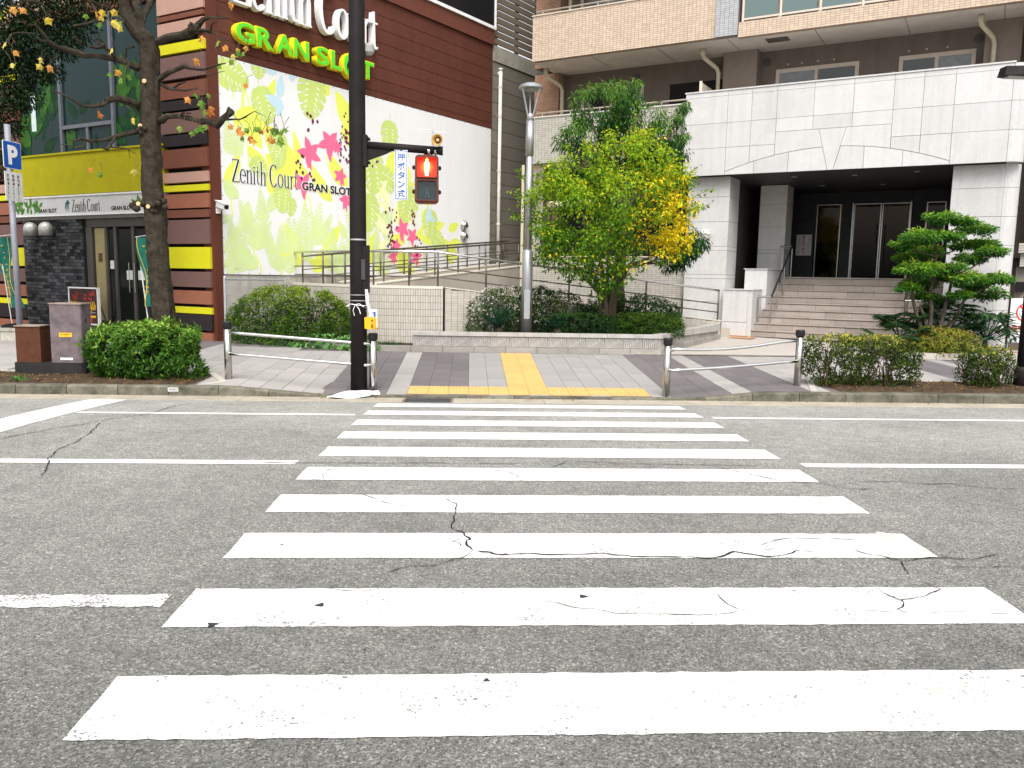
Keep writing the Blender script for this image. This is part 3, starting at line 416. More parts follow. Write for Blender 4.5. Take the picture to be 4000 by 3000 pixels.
TD = PM('paving_dark', (.130,.117,.122), .85, var=.10, scale=4, obvar=.10, dirt=(.10,.09,.09), dscale=1.6, damt=.5, speck=(.2,.18,.185), sscale=170, bmp=.08)
TY_ = PM('tactile_yellow', (.60,.335,.125), .7, var=.08, scale=6, obvar=.05, dirt=(.5,.33,.12), dscale=3, damt=.4)
PITCH = .313
def in_bed(X, Y): return (-7.75 < X < -4.2 and Y < 13.5) or (5.62 < X < 14 and Y < 13.5)
def colkind(c):
    q = (c-13) % 17
    return 'd' if q in (0, 1, 2, 4, 5, 6) else ('l' if q == 3 else 'g')
def tilt(X, Y):
    e = .05; return (math.atan((zwalk(X, Y+e)-zwalk(X, Y-e))/(2*e)), -math.atan((zwalk(X+e, Y)-zwalk(X-e, Y))/(2*e)), 0)
cells = []
for c in range(-42, 48):
    X = -.95+(c+.5)*PITCH; k = colkind(c); mat = TD if k == 'd' else (TL if (k == 'l' or c < 0 or c > 13) else TG)
    ymax = 16.58
    if X < -3.5: ymax = min(22, 18.6+(-5.7-X)*.62) if X < -5.8 else 17.4+(-3.5-X)*.45
    y = 12.362+random.choice((-.45, -.3, -.15, 0))
    while y < ymax-.02:
        a, b_ = max(y, 12.362), min(y+.6, ymax)
        y += .6
        if b_-a < .05: continue
        if 0 <= c <= 11 and a < 12.98:
            a = 12.985
            if b_-a < .05: continue
            cells.append((X, 12.362, 12.425, mat)) if y < 13.3 else None
        if c in (5, 6) and a < 16.4: continue
        if in_bed(X, (a+b_)/2): continue
        cells.append((X, a, b_, mat))
cells = sorted(set(cells), key=lambda q: q[1]+abs(q[0]-.6)*.25)
def tile_obj(name, X, a, b_, mat, parent, sx=PITCH):
    Y = (a+b_)/2; z = zwalk(X, Y)
    o = bpy.data.objects.new(name, tile_mesh(mat.name, sx-.005, b_-a-.005, .03, mat, .003)); COL.objects.link(o)
    o.parent = parent; o.location = (X, Y, z+random.uniform(-.0012, .0012)); o.rotation_euler = tilt(X, Y); return o
for q in cells[:290]: tile_obj('paving_tile', *q, walk)
rest = {}
for (X, a, b_, mat) in cells[290:]:
    mm, rr = rest.setdefault(mat.name, (MB(), [])); x0, x1 = X-PITCH/2+.0025, X+PITCH/2-.0025; a += .0025; b_ -= .0025
    mm.hexa([(x0,a,zwalk(x0,a)-.03),(x1,a,zwalk(x1,a)-.03),(x1,b_,zwalk(x1,b_)-.03),(x0,b_,zwalk(x0,b_)-.03)], [(x0,a,zwalk(x0,a)),(x1,a,zwalk(x1,a)),(x1,b_,zwalk(x1,b_)),(x0,b_,zwalk(x0,b_))])
    rr += [random.random()]*6
for nm, (mm, rr) in rest.items():
    o = mm.build('far_paving_tiles', bpy.data.materials[nm], walk); rnd_attr(o.data, rr); o['kind'] = 'stuff'
# tactile paving: warning dots along the kerb, guiding bars towards the planter
def tactile(kind):
    mm = MB(); a = PITCH/2-.003; mm.box(-a, -.1465, -.03, a, .1465, 0)
    if kind == 'dot':
        for i in range(5):
            for j in range(5):
                x, y = -.118+.059*i, -.118+.059*j; mm.lathe([(.016, -.001), (.015, .005), (.009, .009)], 8, (x, y, 0))
    else:
        for i in range(4):
            x = -.108+.072*i; mm.hexa([(x-.016,-.135,-.001),(x+.016,-.135,-.001),(x+.016,.135,-.001),(x-.016,.135,-.001)], [(x-.010,-.13,.006),(x+.010,-.13,.006),(x+.010,.13,.006),(x-.010,.13,.006)])
    me = mm.mesh('tactile_'+kind); me.materials.append(TY_); return me
td, tbar = tactile('dot'), tactile('bar')
def put_tact(me, c, Y):
    X = -.95+(c+.5)*PITCH; o = bpy.data.objects.new('tactile_tile', me); COL.objects.link(o); o.parent = walk
    o.location = (X, Y, zwalk(X, Y)+.001); o.rotation_euler = tilt(X, Y)
for c in range(0, 12):
    for Y in (12.572, 12.833): put_tact(td, c, Y-(.0 if Y < 12.7 else -.03))
for c in (5, 6):
    for j in range(12): put_tact(tbar, c, 13.17+j*.297)
# drain grate set in the gutter
dg_ = empty('drain_grate', (-.6, 11.91, -.188), label='dark steel drain grate in the gutter by the crossing', cat='drain')
GRM = PM('grate_steel', (.10,.105,.12), .5, metal=.7, var=.3, scale=20); FRM = PM('grate_frame', (.17,.13,.10), .8, var=.3)
MB().box(-.36,-.285,-.2,.36,-.255,.006).box(-.36,.255,-.2,.36,.285,-.004).box(-.36,-.2549,-.2,-.33,.2549,.004).box(.33,-.2549,-.2,.36,.2549,.004).build('frame', FRM, dg_)
for i in range(12): MB().box(-.32, -.235+i*.041, -.05, .32, -.235+i*.041+.018, -.001).build('bar', GRM, dg_)
Box('pit', CRACKM, dg_, -.33, -.254, -.2, .33, .254, -.12)
# planting strips along the kerb
def bed(name, x0, x1, y0, y1, label=None):
    nx, ny = int((x1-x0)/.12), 9; vs = []
    for j in range(ny+1):
        for i in range(nx+1):
            X = x0+(x1-x0)*i/nx; Y = y0+(y1-y0)*j/ny; e = min(i, nx-i, j, ny-j)
            vs.append((X, Y, zwalk(X, Y)+.01+(random.uniform(0, .045) if e > 0 else -.03)))
    o = MB().add(vs, [(j*(nx+1)+i, j*(nx+1)+i+1, (j+1)*(nx+1)+i+1, (j+1)*(nx+1)+i) for j in range(ny) for i in range(nx)]).build(name, SOILM, None, smooth=True)
    o['kind'] = 'structure'; return o
bed('planting_strip', -7.6, -4.1, 12.36, 13.42); bed('planting_strip', 5.75, 14, 12.36, 13.42)
EDGE = PM('edging_concrete', (.42,.39,.35), .85, var=.15, dirt=(.2,.18,.15), damt=.5)
for pts in ([(-7.75,12.36),(-7.75,13.5),(-4.2,13.5),(-3.75,12.62),(-3.95,12.36)], [(5.35,12.36),(5.75,13.5),(14,13.5)]):
    for a, b_ in zip(pts[:-1], pts[1:]):
        A, B = Vector((*a, 0)), Vector((*b_, 0)); d = (B-A).normalized(); nrm = Vector((-d.y, d.x, 0))*.05; k = max(1, round((B-A).length/.6))
        for i in range(k):
            P, Q = A.lerp(B, (i+.01)/k), A.lerp(B, (i+.99)/k)
            q = [P-nrm, Q-nrm, Q+nrm, P+nrm]; zt = [zwalk(v.x, v.y)+.012 for v in q]
            MB().hexa([(v.x, v.y, -.3) for v in q], [(v.x, v.y, z) for v, z in zip(q, zt)]).build('edging_stone', EDGE, walk)
# ---------------------------------------------------------------- shop building on the left
ZR = rad(-32.5); SR = rad(-4.5)
zen = empty('shop_building', (-5.702, 18.679, 0), ZR, 'brown striped corner shop with big leaf mural on its side wall', 'building')
BROWN = PM('cladding_brown', (.105,.034,.022), .75, streak=.35, var=.08, scale=2, dirt=(.05,.02,.015), damt=.4, obvar=.05)
BROWN2 = PM('band_brown', (.15,.055,.035), .7, var=.06); MAUVE = PM('band_mauve', (.145,.082,.072), .7, var=.06); PINK = PM('band_pink', (.40,.24,.19), .7, var=.06)
ORNG = PM('band_orange_brown', (.26,.10,.06), .7, var=.06); DARKB = PM('band_dark', (.022,.016,.018), .7); YELB = PM('band_yellow', (.56,.53,.012), .6, var=.05)
BLK = PM('black_gap', (.012,.01,.011), .8)
core = MB(); cs = lambda n, a: (n*math.cos(SR)-a*math.sin(SR), n*math.sin(SR)+a*math.cos(SR))
fp = [(-14, .12), (-.12, .12), cs(-.02, .15), cs(-.02, 17.5), (-14, 17.5)]
core.prism(fp, lambda a, b_: (a, b_, 0), lambda a, b_: (a, b_, 8.3)).build('wall_core', BLK, zen)
BANDS = [(7.95,8.25,YELB),(7.22,7.9,PINK),(7.08,7.18,BROWN2),(6.76,7.03,PINK),(6.375,6.585,YELB),(5.83,6.31,MAUVE),(5.41,5.75,BROWN2),(5.16,5.37,DARKB),(4.67,5.11,MAUVE),(4.39,4.63,DARKB),(3.92,4.32,BROWN2),(3.595,3.815,PINK),(3.40,3.535,YELB),(3.03,3.34,ORNG),(2.82,2.99,BROWN2),(2.24,2.77,MAUVE),(1.69,2.165,YELB),(1.275,1.62,MAUVE),(.895,1.195,ORNG),(.68,.825,YELB),(.31,.665,DARKB),(.05,.255,ORNG)]
for z0, z1, mt in BANDS:
    Box('cladding_band', mt, zen, -1.52, -.055, z0, -.03, .11, z1)
    Box('cladding_band', mt, zen, -13.9, -.05, z0, -7.12, .11, z1)
# corner trim and side wall
TRIM = PM('corner_trim', (.10,.030,.018), .7, var=.06)
MB().box(-.3, 0, .06, .075, .205, 9.25).build('corner_trim', TRIM, zen, SR)
gz = [6.30, 6.463, 6.781, 7.098, 7.414, 7.728, 8.076, 8.423, 8.84]
for a0, a1 in ((.21, 5.15), (5.16, 10.445)):
    for z0, z1 in zip(gz[:-1], gz[1:]): MB().box(-.02, a0, z0+.006, .05, a1, z1-.006).build('cladding_board', BROWN, zen, SR)
FASC = PM('fascia_brown', (.13,.045,.03), .7, var=.06); WTRIM = PM('white_trim', (.8,.8,.8), .5); SIGNB = PM('sign_black', (.012,.012,.014), .35)
MB().box(-.02, .21, 8.85, .11, 10.445, 9.30).build('fascia', FASC, zen, SR)
MB().box(-.02, -.2, 9.302, .16, 10.40, 9.39).build('sign_frame', WTRIM, zen, SR)
MB().box(-.02, 10.402, 9.302, .16, 10.48, 12.6).build('sign_frame', WTRIM, zen, SR)
MB().box(-.02, -.2, 9.392, .13, 10.40, 12.6).build('sign_board', SIGNB, zen, SR)
for i, (a0, a1) in enumerate(((8.6,8.75),(8.9,9.02),(9.2,9.5))): MB().box(.131, a0, 9.75+.1*i, .14, a1, 10.2).build('sign_mark', BROWN2, zen, SR)
BASEC = PM('base_concrete', (.42,.40,.36), .9, streak=.8, var=.12, scale=2, dirt=(.2,.19,.16), dscale=1.5, damt=.8, bmp=.2)
for i in range(6): MB().box(-.02, .21+i*1.71+.006, 0, .035, .21+(i+1)*1.71-.006, 1.56).build('base_panel', BASEC, zen, SR)
GBRD = PM('board_grey', (.20,.18,.15), .8, var=.10, scale=2, obvar=.08, dirt=(.10,.09,.075), dscale=1.0, damt=.6)
for i in range(20): MB().box(-.02, 10.49, .42*i+.007, .03, 17.4, .42*(i+1)-.007).build('wall_board', GBRD, zen, SR)
LCON = PM('parapet_concrete', (.36,.34,.29), .85, var=.12, dirt=(.15,.14,.12), dscale=2.0, damt=.7)
for i in range(4): MB().box(-.02, 10.49+i*1.75+.004, 8.41, .06, 10.49+(i+1)*1.75-.004, 8.88).build('parapet_panel', LCON, zen, SR)
SLAT = PM('louvre_slat', (.17,.14,.105), .7, var=.1, obvar=.1)
for i in range(17): MB().box(-.06, 10.55, 8.97+.215*i, .0, 17.2, 8.97+.215*i+.168).build('louvre_slat', SLAT, zen, SR)
for i in range(6): MB().box(-.16, 10.75+1.2*i, 8.885, -.062, 10.85+1.2*i, 12.6).build('louvre_post', SLAT, zen, SR)
# mural banner ------------------------------------------------------------------
BANW = PM('banner_white', (.74,.745,.75), .55, streak=.10, var=.02, scale=1.5)
ban = MB().box(0.036, .232, 1.575, .058, 10.40, 6.285).build('mural_banner', BANW, zen, SR)
gm = MB()
for i in range(34):
    for z in (1.60, 6.262): gm.box(.057, .3+i*.3, z-.012, .061, .324+i*.3, z+.012)
for i in range(15):
    for a in (.25, 10.375): gm.box(.057, a-.012, 1.75+i*.31, .061, a+.012, 1.774+i*.31)
gm.build('grommets', PM('grommet', (.35,.33,.3), .5, metal=.5), ban)['kind'] = 'stuff'
LAY = {}
def cl(a, z): return min(10.39, max(.24, a)), min(6.275, max(1.585, z))
def flat(layer, poly, base):
    mm = LAY.setdefault(layer, MB()); n = .0588+(base-.0605)*.3+random.uniform(0, .0008)
    mm.add([(n, *cl(a, z)) for a, z in poly], [tuple(range(len(poly)))])
def rotp(pts, a, z, ang, s=1.):
    c, s_ = math.cos(rad(ang)), math.sin(rad(ang)); return [(a+(x*c-y*s_)*s, z+(x*s_+y*c)*s) for x, y in pts]
def leafpts(L, W, bend=0., n=7):
    up, dn = [], []
    for i in range(n+1):
        t = i/n; w_ = W*math.sin(math.pi*t**.8)**.9*(1-.25*t) if 0 < t < 1 else 0; y = bend*math.sin(math.pi*t)
        up.append((L*t, y+w_)); dn.append((L*t, y-w_))
    return up[:-1]+dn[::-1][:-1]
def m_leaf(layer, base, a, z, L, W, ang, bend=0): flat(layer, rotp(leafpts(L, W, bend*L), a, z, ang), base)
def m_stem(layer, base, pts, w_):
    L, Rr = ribbon(pts, w_); flat(layer, L+Rr[::-1], base)
def m_monstera(a, z, s, ang):
    o = (a-.5*s*math.cos(rad(ang)), z-.5*s*math.sin(rad(ang)))
    half = []
    for k in range(61):
        ph = math.pi*(1-k/60); x = .46+.56*math.cos(ph)-.05*math.sin(ph)**2; y = .47*math.sin(ph)**.8*(1-.25*max(0, math.cos(ph))); half.append((x, y))
    for q_ in (.20, .33, .46, .58, .70, .82):       # deep slits between the fingers of the leaf
        k = int(q_*60); x, y = half[k]; half[k] = (x-.22*(1-q_)-.05, y*.34); half[k-1] = (half[k-1][0], half[k-1][1]*.98)
    flat('leaf_print_olive', rotp(half+[(x, -y) for x, y in half[::-1]][1:-1], *o, ang, s), .0665); m_stem('leaf_print_olive', .0665, [rotp([(-.35, .05)], *o, ang, s)[0], o], .02)
    for i in range(5):
        for sd_ in (-1, 1):
            px, pz = rotp([((.2+.13*i)*s, sd_*s*.11)], *o, ang)[0]; m_leaf('cutout_print', .0702, px, pz, s*.15, s*.022, ang+sd_*(70-8*i))
def m_fern(a, z, L, ang, layer='leaf_print_pale'):
    o = (a-.5*L*math.cos(rad(ang)), z-.5*L*math.sin(rad(ang)))
    e = (o[0]+L*math.cos(rad(ang)), o[1]+L*math.sin(rad(ang))); m_stem(layer, .0635, [o, e], .025)
    for i in range(11):
        t = i/11; px, pz = o[0]+(e[0]-o[0])*t, o[1]+(e[1]-o[1])*t; l = L*.30*(1-t)**.7+.03
        for sd_ in (-1, 1): m_leaf(layer, .0635, px, pz, l, l*.10+.010, ang+sd_*52, .05*sd_)
def m_flower(layer, base, a, z, s):
    r0 = random.uniform(0, 72)
    for i in range(5): m_leaf(layer, base, a, z, s*random.uniform(.85, 1.05), s*.29, r0+72*i+random.uniform(-8, 8), random.uniform(-.05, .05))
def zmax(a): return 6.2 if a < 4.8 else 6.0-(a-4.8)*.78
rr = random.Random(5)
for i in range(56):
    a = rr.uniform(.35, 8.6); z = rr.uniform(1.65, max(2.0, zmax(a)))
    if 2.2 < a < 3.3 and z > 4.4: continue
    L = rr.uniform(.5, 1.25)*(1 if a < 6 else .7); m_leaf('leaf_print_lime', .0605, a, z, L, L*rr.uniform(.16, .32), rr.choice((60, 100, 130, 40, 160, 20, -30))+rr.uniform(-20, 20), rr.uniform(-.12, .12))
for i in range(30):
    a = rr.uniform(.35, 7.2); z = rr.uniform(1.65, max(2.0, zmax(a)*.95)); h = rr.uniform(.6, 1.6)
    if 2.2 < a < 3.3 and z > 4.0: continue
    m_stem('leaf_print_lime', .0605, [(a, z-h/2), (a+rr.uniform(-.1, .1), z), (a+rr.uniform(-.25, .25), z+h/2)], .035)
for i in range(7):
    a = rr.uniform(.4, 6.2); z = rr.uniform(1.7, 3.6); L = rr.uniform(.4, .8); m_leaf('leaf_print_pale', .0635, a, z, L, L*rr.uniform(.22, .36), rr.uniform(30, 150), rr.uniform(-.1, .1))
for i in range(20): m_fern(rr.uniform(.45, 5.8), rr.uniform(1.9, 3.2), rr.uniform(.6, 1.1), rr.uniform(50, 130))
for i in range(14):
    a = rr.uniform(4.9, 7.0); z = rr.uniform(1.7, 4.0); L = rr.uniform(.4, .8); m_leaf('leaf_print_cream', .0650, a, z, L, L*.22, rr.uniform(20, 170), .1)
MU = DATA['MU']
for a, z, L, ang in MU['fern']: m_fern(a, z, L, ang)
for a, z, s, ang, _ in MU['mon']: m_monstera(a, z, s, ang)
for a, z, s, ang in MU['blue']: m_leaf('flower_print_blue', .0705, a, z, s, s*.26, ang+180)
for a, z, s in MU['flower']:
    m_flower('flower_print_pink', .0735, a, z, s*.68); m_leaf('flower_print_pink', .0735, a+.05, z-.75*s, s*.7, s*.09, 85, .15)
for a, z, s, n_ in MU['dots']:
    for i in range(n_):
        q, t = rr.uniform(0, 1)**.6*s, rr.uniform(0, 6.28); r = rr.uniform(.025, .042)
        flat('berry_print', arc(a+q*.6*math.cos(t), z+q*1.2*math.sin(t), r, r*1.15, 0, 330, 9), .0770)
PRINTC = {'leaf_print_lime': (.70,.77,.13), 'leaf_print_pale': (.60,.72,.34), 'leaf_print_olive': (.53,.65,.19), 'leaf_print_cream': (.80,.83,.45), 'cutout_print': (.80,.82,.62), 'flower_print_blue': (.48,.66,.76), 'flower_print_pink': (.84,.15,.29), 'berry_print': (.16,.02,.07)}
for nm, mm in LAY.items(): mm.build(nm, PM(nm, PRINTC[nm], .55, var=.05, scale=1.5), ban)['kind'] = 'stuff'
INK = PM('print_black', (.012,.012,.015), .5); HALO = PM('print_halo', (.8,.8,.8), .55)
def side_flat(name, me, mat, a, n, z): return place_flat(name, me, mat, ban, (n, a, z), 'side')
side_flat('printed_name', serif_mesh('Zenith Court', .50, 1.90, .001, 1.9).mesh('name_halo'), HALO, .50, .0645, 3.635)
side_flat('printed_name', serif_mesh('Zenith Court', .50, 1.90, .001, 1.05).mesh('name_print'), INK, .50, .0665, 3.635)
side_flat('printed_name', text_mesh('GRAN SLOT', .225, .001, .075, 1.70), HALO, 2.51, .0645, 3.63)
side_flat('printed_name', text_mesh('GRAN SLOT', .20, .001, .035, 1.66), INK, 2.53, .0665, 3.642)
# raised letters -----------------------------------------------------------------
zl = Matrix.Rotation(ZR, 4, 'Z')
def zworld(x, y, z): p = zl @ Vector((x, y, z)); return (p.x-5.702, p.y+18.679, p.z)
LETW = PM('letter_white', (.78,.78,.78), .45, var=.04); LETG = PM('letter_green', (.10,.62,.03), .4, var=.03); LETY = PM('letter_yellow', (.72,.62,.02), .45, var=.04)
sg = empty('raised_sign', zworld(*cs(.05, .5), 7.45), ZR+SR, 'large white raised serif letters on the brown upper wall', 'sign')
x_ = 0; tot = sum(.2 if c == ' ' else GLY[c][0] for c in 'Zenith Court'); sc = 4.55/tot
for c in 'Zenith Court':
    if c == ' ': x_ += .2; continue
    mm = MB()
    for j, (pts, ws) in enumerate(GLY[c][1]):
        ws2 = [q*1.25 for q in ws] if isinstance(ws, (list, tuple)) else ws*1.25
        stroke(mm, pts, ws2, 0, .17+.0007*j, sc, 1.13, 0, 0)
    place_flat('letter', mm.mesh('letter_'+c), LETW, sg, (.02, x_*sc, 0), 'side'); x_ += GLY[c][0]
sg2 = empty('raised_sign', zworld(*cs(.05, .58), 6.66), ZR+SR, 'green and yellow raised capital letters above the mural', 'sign')
xs_ = [0, .56, 1.10, 1.62, 2.32, 2.80, 3.22, 3.86]; wd = [.50, .46, .50, .46, .40, .36, .62, .44]
for c, xx, ww in zip('GRANSLOT', xs_, wd):
    hh = .42 if c != 'O' else .62; z0 = 0 if c != 'O' else -.12
    l = place_flat('letter', text_mesh(c, hh+.03, .16, .045, ww+.03), LETY, sg2, (.02, xx-.015, z0-.015), 'side')
    place_flat('letter_face', text_mesh(c, hh-.02, .012, .02, ww-.02), LETG, l, (.01, .025, .165), 'side').matrix_local = Matrix.Translation((.025, .025, .161))
    if c == 'O':
        mm = MB()
        for k in range(4): stroke(mm, [(.16+.07*k, .42-.02*k), (.13+.08*k, .3), (.15+.085*k, .14)], [.0, .05, .0], .174+.001*k, .178+.001*k)
        link('letter_mark', mm.mesh('swirl'), INK, l)
# hoods, drainpipe, camera on the side wall ----------------------------------------
STEEL = PM('brushed_steel', (.55,.55,.55), .28, metal=1., var=.08, scale=30); DARKV = PM('vent_dark', (.02,.02,.02), .8)
for i, z in enumerate((3.19, 2.86)):
    p = zworld(*cs(.085, 8.98), z)
    v = empty('vent_hood', p, ZR+SR, ('upper' if i == 0 else 'lower')+' of two round steel vent hoods on the white banner', 'vent', 'vent hoods on the mural')
    mm = MB(); pr = []
    for a in range(0, 8): pr.append((.13*math.cos(rad(a*12.8)), .13*math.sin(rad(a*12.8))+.02))
    mm.lathe([(.15, 0), (.15, .02)]+pr[1:], 18, (0, 0, 0), 'x'); mm.build('hood', STEEL, v, smooth=True)
    MB().lathe([(.085, 0), (.05, .01), (.001, .012)], 14, (0, 0, 0), 'x').build('opening', DARKV, v).matrix_local = Matrix.Translation((.10, .0, -.075)) @ Matrix.Rotation(rad(48), 4, 'Y')
PIPE = PM('pipe_cream', (.62,.60,.54), .5, var=.08, dirt=(.35,.33,.28), damt=.4)
dp = empty('drainpipe', zworld(*cs(.13, 10.78), 0), ZR+SR, 'tall cream drainpipe beside the white banner edge', 'pipe')
MB().tube([(0,0,.6),(0,0,8.2)], .058, 12).tube([(0,0,8.15),(0,0,8.22)], .07, 12).build('pipe', PIPE, dp, smooth=True)
MB().tube([(-.08,0,8.06),(0,0,8.06)], .06, 10).build('elbow', PIPE, dp)
for z in (1.6, 3.3, 5.0, 6.7, 7.6): MB().tube([(0,0,z),(0,0,z+.07)], .066, 12).box(-.1,-.012,z+.02,0,.012,z+.05).build('bracket', PIPE, dp)
cc = empty('security_camera', zworld(*cs(.08, .1), 3.0), ZR+SR+rad(-15), 'white security camera on the brown building corner', 'camera')
CAMW = PM('camera_white', (.72,.72,.70), .4)
MB().box(0,-.05,-.10,.03,.05,.06).tube([(.0,0,-.02),(.16,0,-.02),(.2,0,.06)], .028, 8).build('bracket', CAMW, cc)
MB().box(.02,-.06,.06,.46,.06,.17).box(-.02,-.075,.172,.52,.075,.19).build('housing', CAMW, cc).rotation_euler = (0, rad(12), 0)
MB().lathe([(.045, 0), (.045, .02)], 12, (.46, 0, .11), 'x').build('lens', DARKV, cc).rotation_euler = (0, rad(12), 0)
# street front: windows, canopy, sign board, brick wall, doors ----------------------
GLS = glass_mat('shop_glass', (.006,.022,.024), .08, .22); FRMM = PM('mullion_grey', (.16,.17,.20), .5, metal=.4, var=.1)
Box('window_pane', GLS, zen, -7.30, .045, 4.46, -5.30, .09, 7.6); Box('window_pane', GLS, zen, -5.30+.005, .045, 4.46, -3.285, .09, 7.6); Box('window_pane', GLS, zen, -3.28, .045, 4.46, -1.54, .09, 7.6)
for x in (-7.32, -5.32, -3.28): Box('mullion', FRMM, zen, x-.045, -.02, 4.44, x+.045, .044, 7.6)
Box('transom', FRMM, zen, -5.27, -.015, 5.05, -3.33, .044, 5.14); Box('transom', FRMM, zen, -5.27, -.015, 4.445, -3.33, .044, 4.50); Box('mullion', FRMM, zen, -4.33, -.01, 4.51, -4.25, .044, 5.045)
Box('lintel_band', BROWN2, zen, -7.3, -.055, 7.62, -1.54, .1, 7.9); Box('lintel_band', PINK, zen, -7.3, -.055, 7.92, -1.54, .1, 8.28)
GP = {}
for i in range(120):
    k = rr.choice(('window_print_dark', 'window_print_dark', 'window_print_green', 'window_print_lime')); mm = GP.setdefault(k, MB()); y = .043-{'window_print_dark': .001, 'window_print_green': .005, 'window_print_lime': .009}[k]-rr.uniform(0, .003)
    x = rr.choice((rr.uniform(-7.1, -5.6), rr.uniform(-3.1, -1.75), rr.uniform(-7.1, -1.75))); z = rr.uniform(4.5, 6.2)-.6*abs(x+4.3 < .9)*0
    if -5.2 < x < -3.5 and z > 5.4 and rr.random() < .8: continue
    L = rr.uniform(.3, .75)
    for px_ in [rotp(leafpts(L, L*.24), x, z, rr.uniform(20, 160))]:
        mm.add([(min(-1.6, max(-7.25, a)), y, max(4.47, b_)) for a, b_ in px_], [tuple(range(len(px_)))])
for nm, c in (('window_print_dark', (.006,.034,.012)), ('window_print_green', (.012,.06,.012)), ('window_print_lime', (.03,.10,.012))):
    GP[nm].build(nm, PM(nm, c, .35, spec=.1, var=.4, scale=3), zen)['kind'] = 'stuff'
Box('painted_lit_strip', PM('painted_lit_glass', (.5,.62,.6), .3), zen, -6.62, .030, 5.1, -6.42, .034, 6.0)  # pale slab on the glass, its colour stands for a lit strip
CANY = PM('canopy_yellow', (.36,.325,.004), .7, var=.08, scale=3)
MB().box(-7.36,-.13,3.50,-1.50,.1,4.43).box(-7.40,-.16,4.431,-1.46,.1,4.475).box(-7.38,-.15,3.455,-1.48,.1,3.499).build('canopy', CANY, zen)
SGW = PM('sign_white', (.52,.52,.51), .5, var=.05, dirt=(.4,.4,.4)); SGF = PM('sign_frame_white', (.7,.7,.69), .45)
sb = MB().box(-7.36,-.15,2.98,-1.52,.1,3.40).build('sign_board', SGW, zen)
MB().box(-7.38,-.17,3.402,-1.5,-.10,3.44).box(-7.38,-.17,2.94,-1.5,-.10,2.979).box(-7.385,-.17,2.98,-7.361,-.1,3.401).build('frame', SGF, sb)
place_flat('name', serif_mesh('Zenith Court', .29, 1.12, .002, 1.25).mesh('board_name'), INK, sb, (-4.82, -.151, 3.03), 'front')
for x in (-6.25, -3.28): put_text('name', 'GRAN SLOT', INK, sb, (x, -.151, 3.03), 'front', .10, .002, .04, .80)
mm = MB()
for k in range(3): stroke(mm, [(-.02+.06*k, 0), (-.06+.06*k, .1), (-.04+.05*k, .2), (.05+.03*k, .28-.03*k), (.1+.02*k, .26-.03*k)], [.0, .03, .045, .04, 0], 0, .002+.0004*k)
place_flat('logo', mm.mesh('logo'), PM('logo_teal', (.02,.10,.10), .5), sb, (-5.02, -.151, 3.03), 'front')
mm = MB()
for i in range(46):
    x = rr.uniform(-7.3, -6.15) if i < 38 else rr.uniform(-2.5, -1.6); L = rr.uniform(.1, .24); pts = rotp(leafpts(L, L*.28), x, rr.uniform(2.99, 3.25), rr.uniform(30, 150)); y = -.1515-rr.uniform(0, .003)
    mm.add([(a, y, min(3.39, b_)) for a, b_ in pts], [tuple(range(len(pts)))[::-1]])
mm.build('leaf_print', PM('board_leaf', (.06,.17,.02), .5, var=.6, scale=8), sb)['kind'] = 'stuff'
Box('soffit', PM('soffit_grey', (.2,.19,.17), .7), zen, -7.3, -.1, 2.86, -1.52, .1, 2.938)
# brick wall: each brick a piece
BRM = PM('brick_dark', (.05,.05,.055), .8, var=.4, scale=8, obvar=.85, dirt=(.02,.02,.024), dscale=3, damt=.5, bmp=.4, bscale=25)
MORT = PM('mortar_dark', (.018,.018,.02), .95)
bw_ = Box('brick_wall', MORT, zen, -7.09, -.06, .02, -4.52, .11, 2.855)
bc = []
for r in range(34):
    z = .05+r*.083; x = -7.08-(.11 if r % 2 else 0)
    while x < -4.54:
        a, b_ = max(x, -7.08), min(x+.22, -4.53)
        if b_-a > .05: bc.append((a, b_, z))
        x += .22
bc.sort(key=lambda q: -q[2] if q[2] > .9 else 5)
sm = MB(); rv = []
for i, (a, b_, z) in enumerate(bc):
    d = -.075-random.uniform(0, .012)
    if i < 295:
        k = ('brick', round(b_-a, 2)); 
        if k not in CACHE: me = MB().box(-(b_-a)/2+.006, -.02, 0, (b_-a)/2-.006, .03, .071).mesh('brick'); me.materials.append(BRM); CACHE[k] = me
        o = bpy.data.objects.new('brick', CACHE[k]); COL.objects.link(o); o.parent = bw_; o.location = ((a+b_)/2, d+.01, z)
    else: sm.box(a+.006, d, z, b_-.006, -.058, z+.071); rv += [random.random()]*6
if sm.v: o = sm.build('lower_bricks', BRM, bw_); rnd_attr(o.data, rv); o['kind'] = 'stuff'
for i, x in enumerate((-6.46, -5.80)):
    l = empty('wall_lamp', zworld(x, -.085, 2.46), ZR, ('left' if i == 0 else 'right')+' of two domed galvanised lamps on the dark brick wall', 'lamp', 'domed lamps on the brick wall')
    mm = MB(); prof = [(.17, 0), (.17, .17)]+[(.17*math.cos(rad(t)), .17+.17*math.sin(rad(t))) for t in (15, 30, 45, 60, 75, 88)]
    mm.lathe(prof, 20, (0, -.16, 0)); mm.build('shade', PM('galvanised', (.50,.50,.46), .45, metal=.6, var=.25, scale=14), l, smooth=True)
    MB().tube([(0,-.02,.2),(0,.02,.2)], .05, 10).build('mount', STEEL, l)
DFR = PM('door_frame', (.09,.08,.07), .5, metal=.3); DGL = glass_mat('door_glass', (.010,.013,.010), .05, .25)
Box('lintel', DFR, zen, -4.5, -.02, 2.66, -1.54, .1, 2.855)
Box('jamb', DFR, zen, -4.5, -.03, .05, -4.26, .1, 2.655)
for x0, x1 in ((-4.22, -3.83),): Box('beige_panel', PM('panel_beige', (.30,.25,.12), .6, var=.1), zen, x0, .02, .38, x1, .1, 2.64)
Box('kick_plate', BLK, zen, -4.22, .02, .05, -3.83, .1, .375)
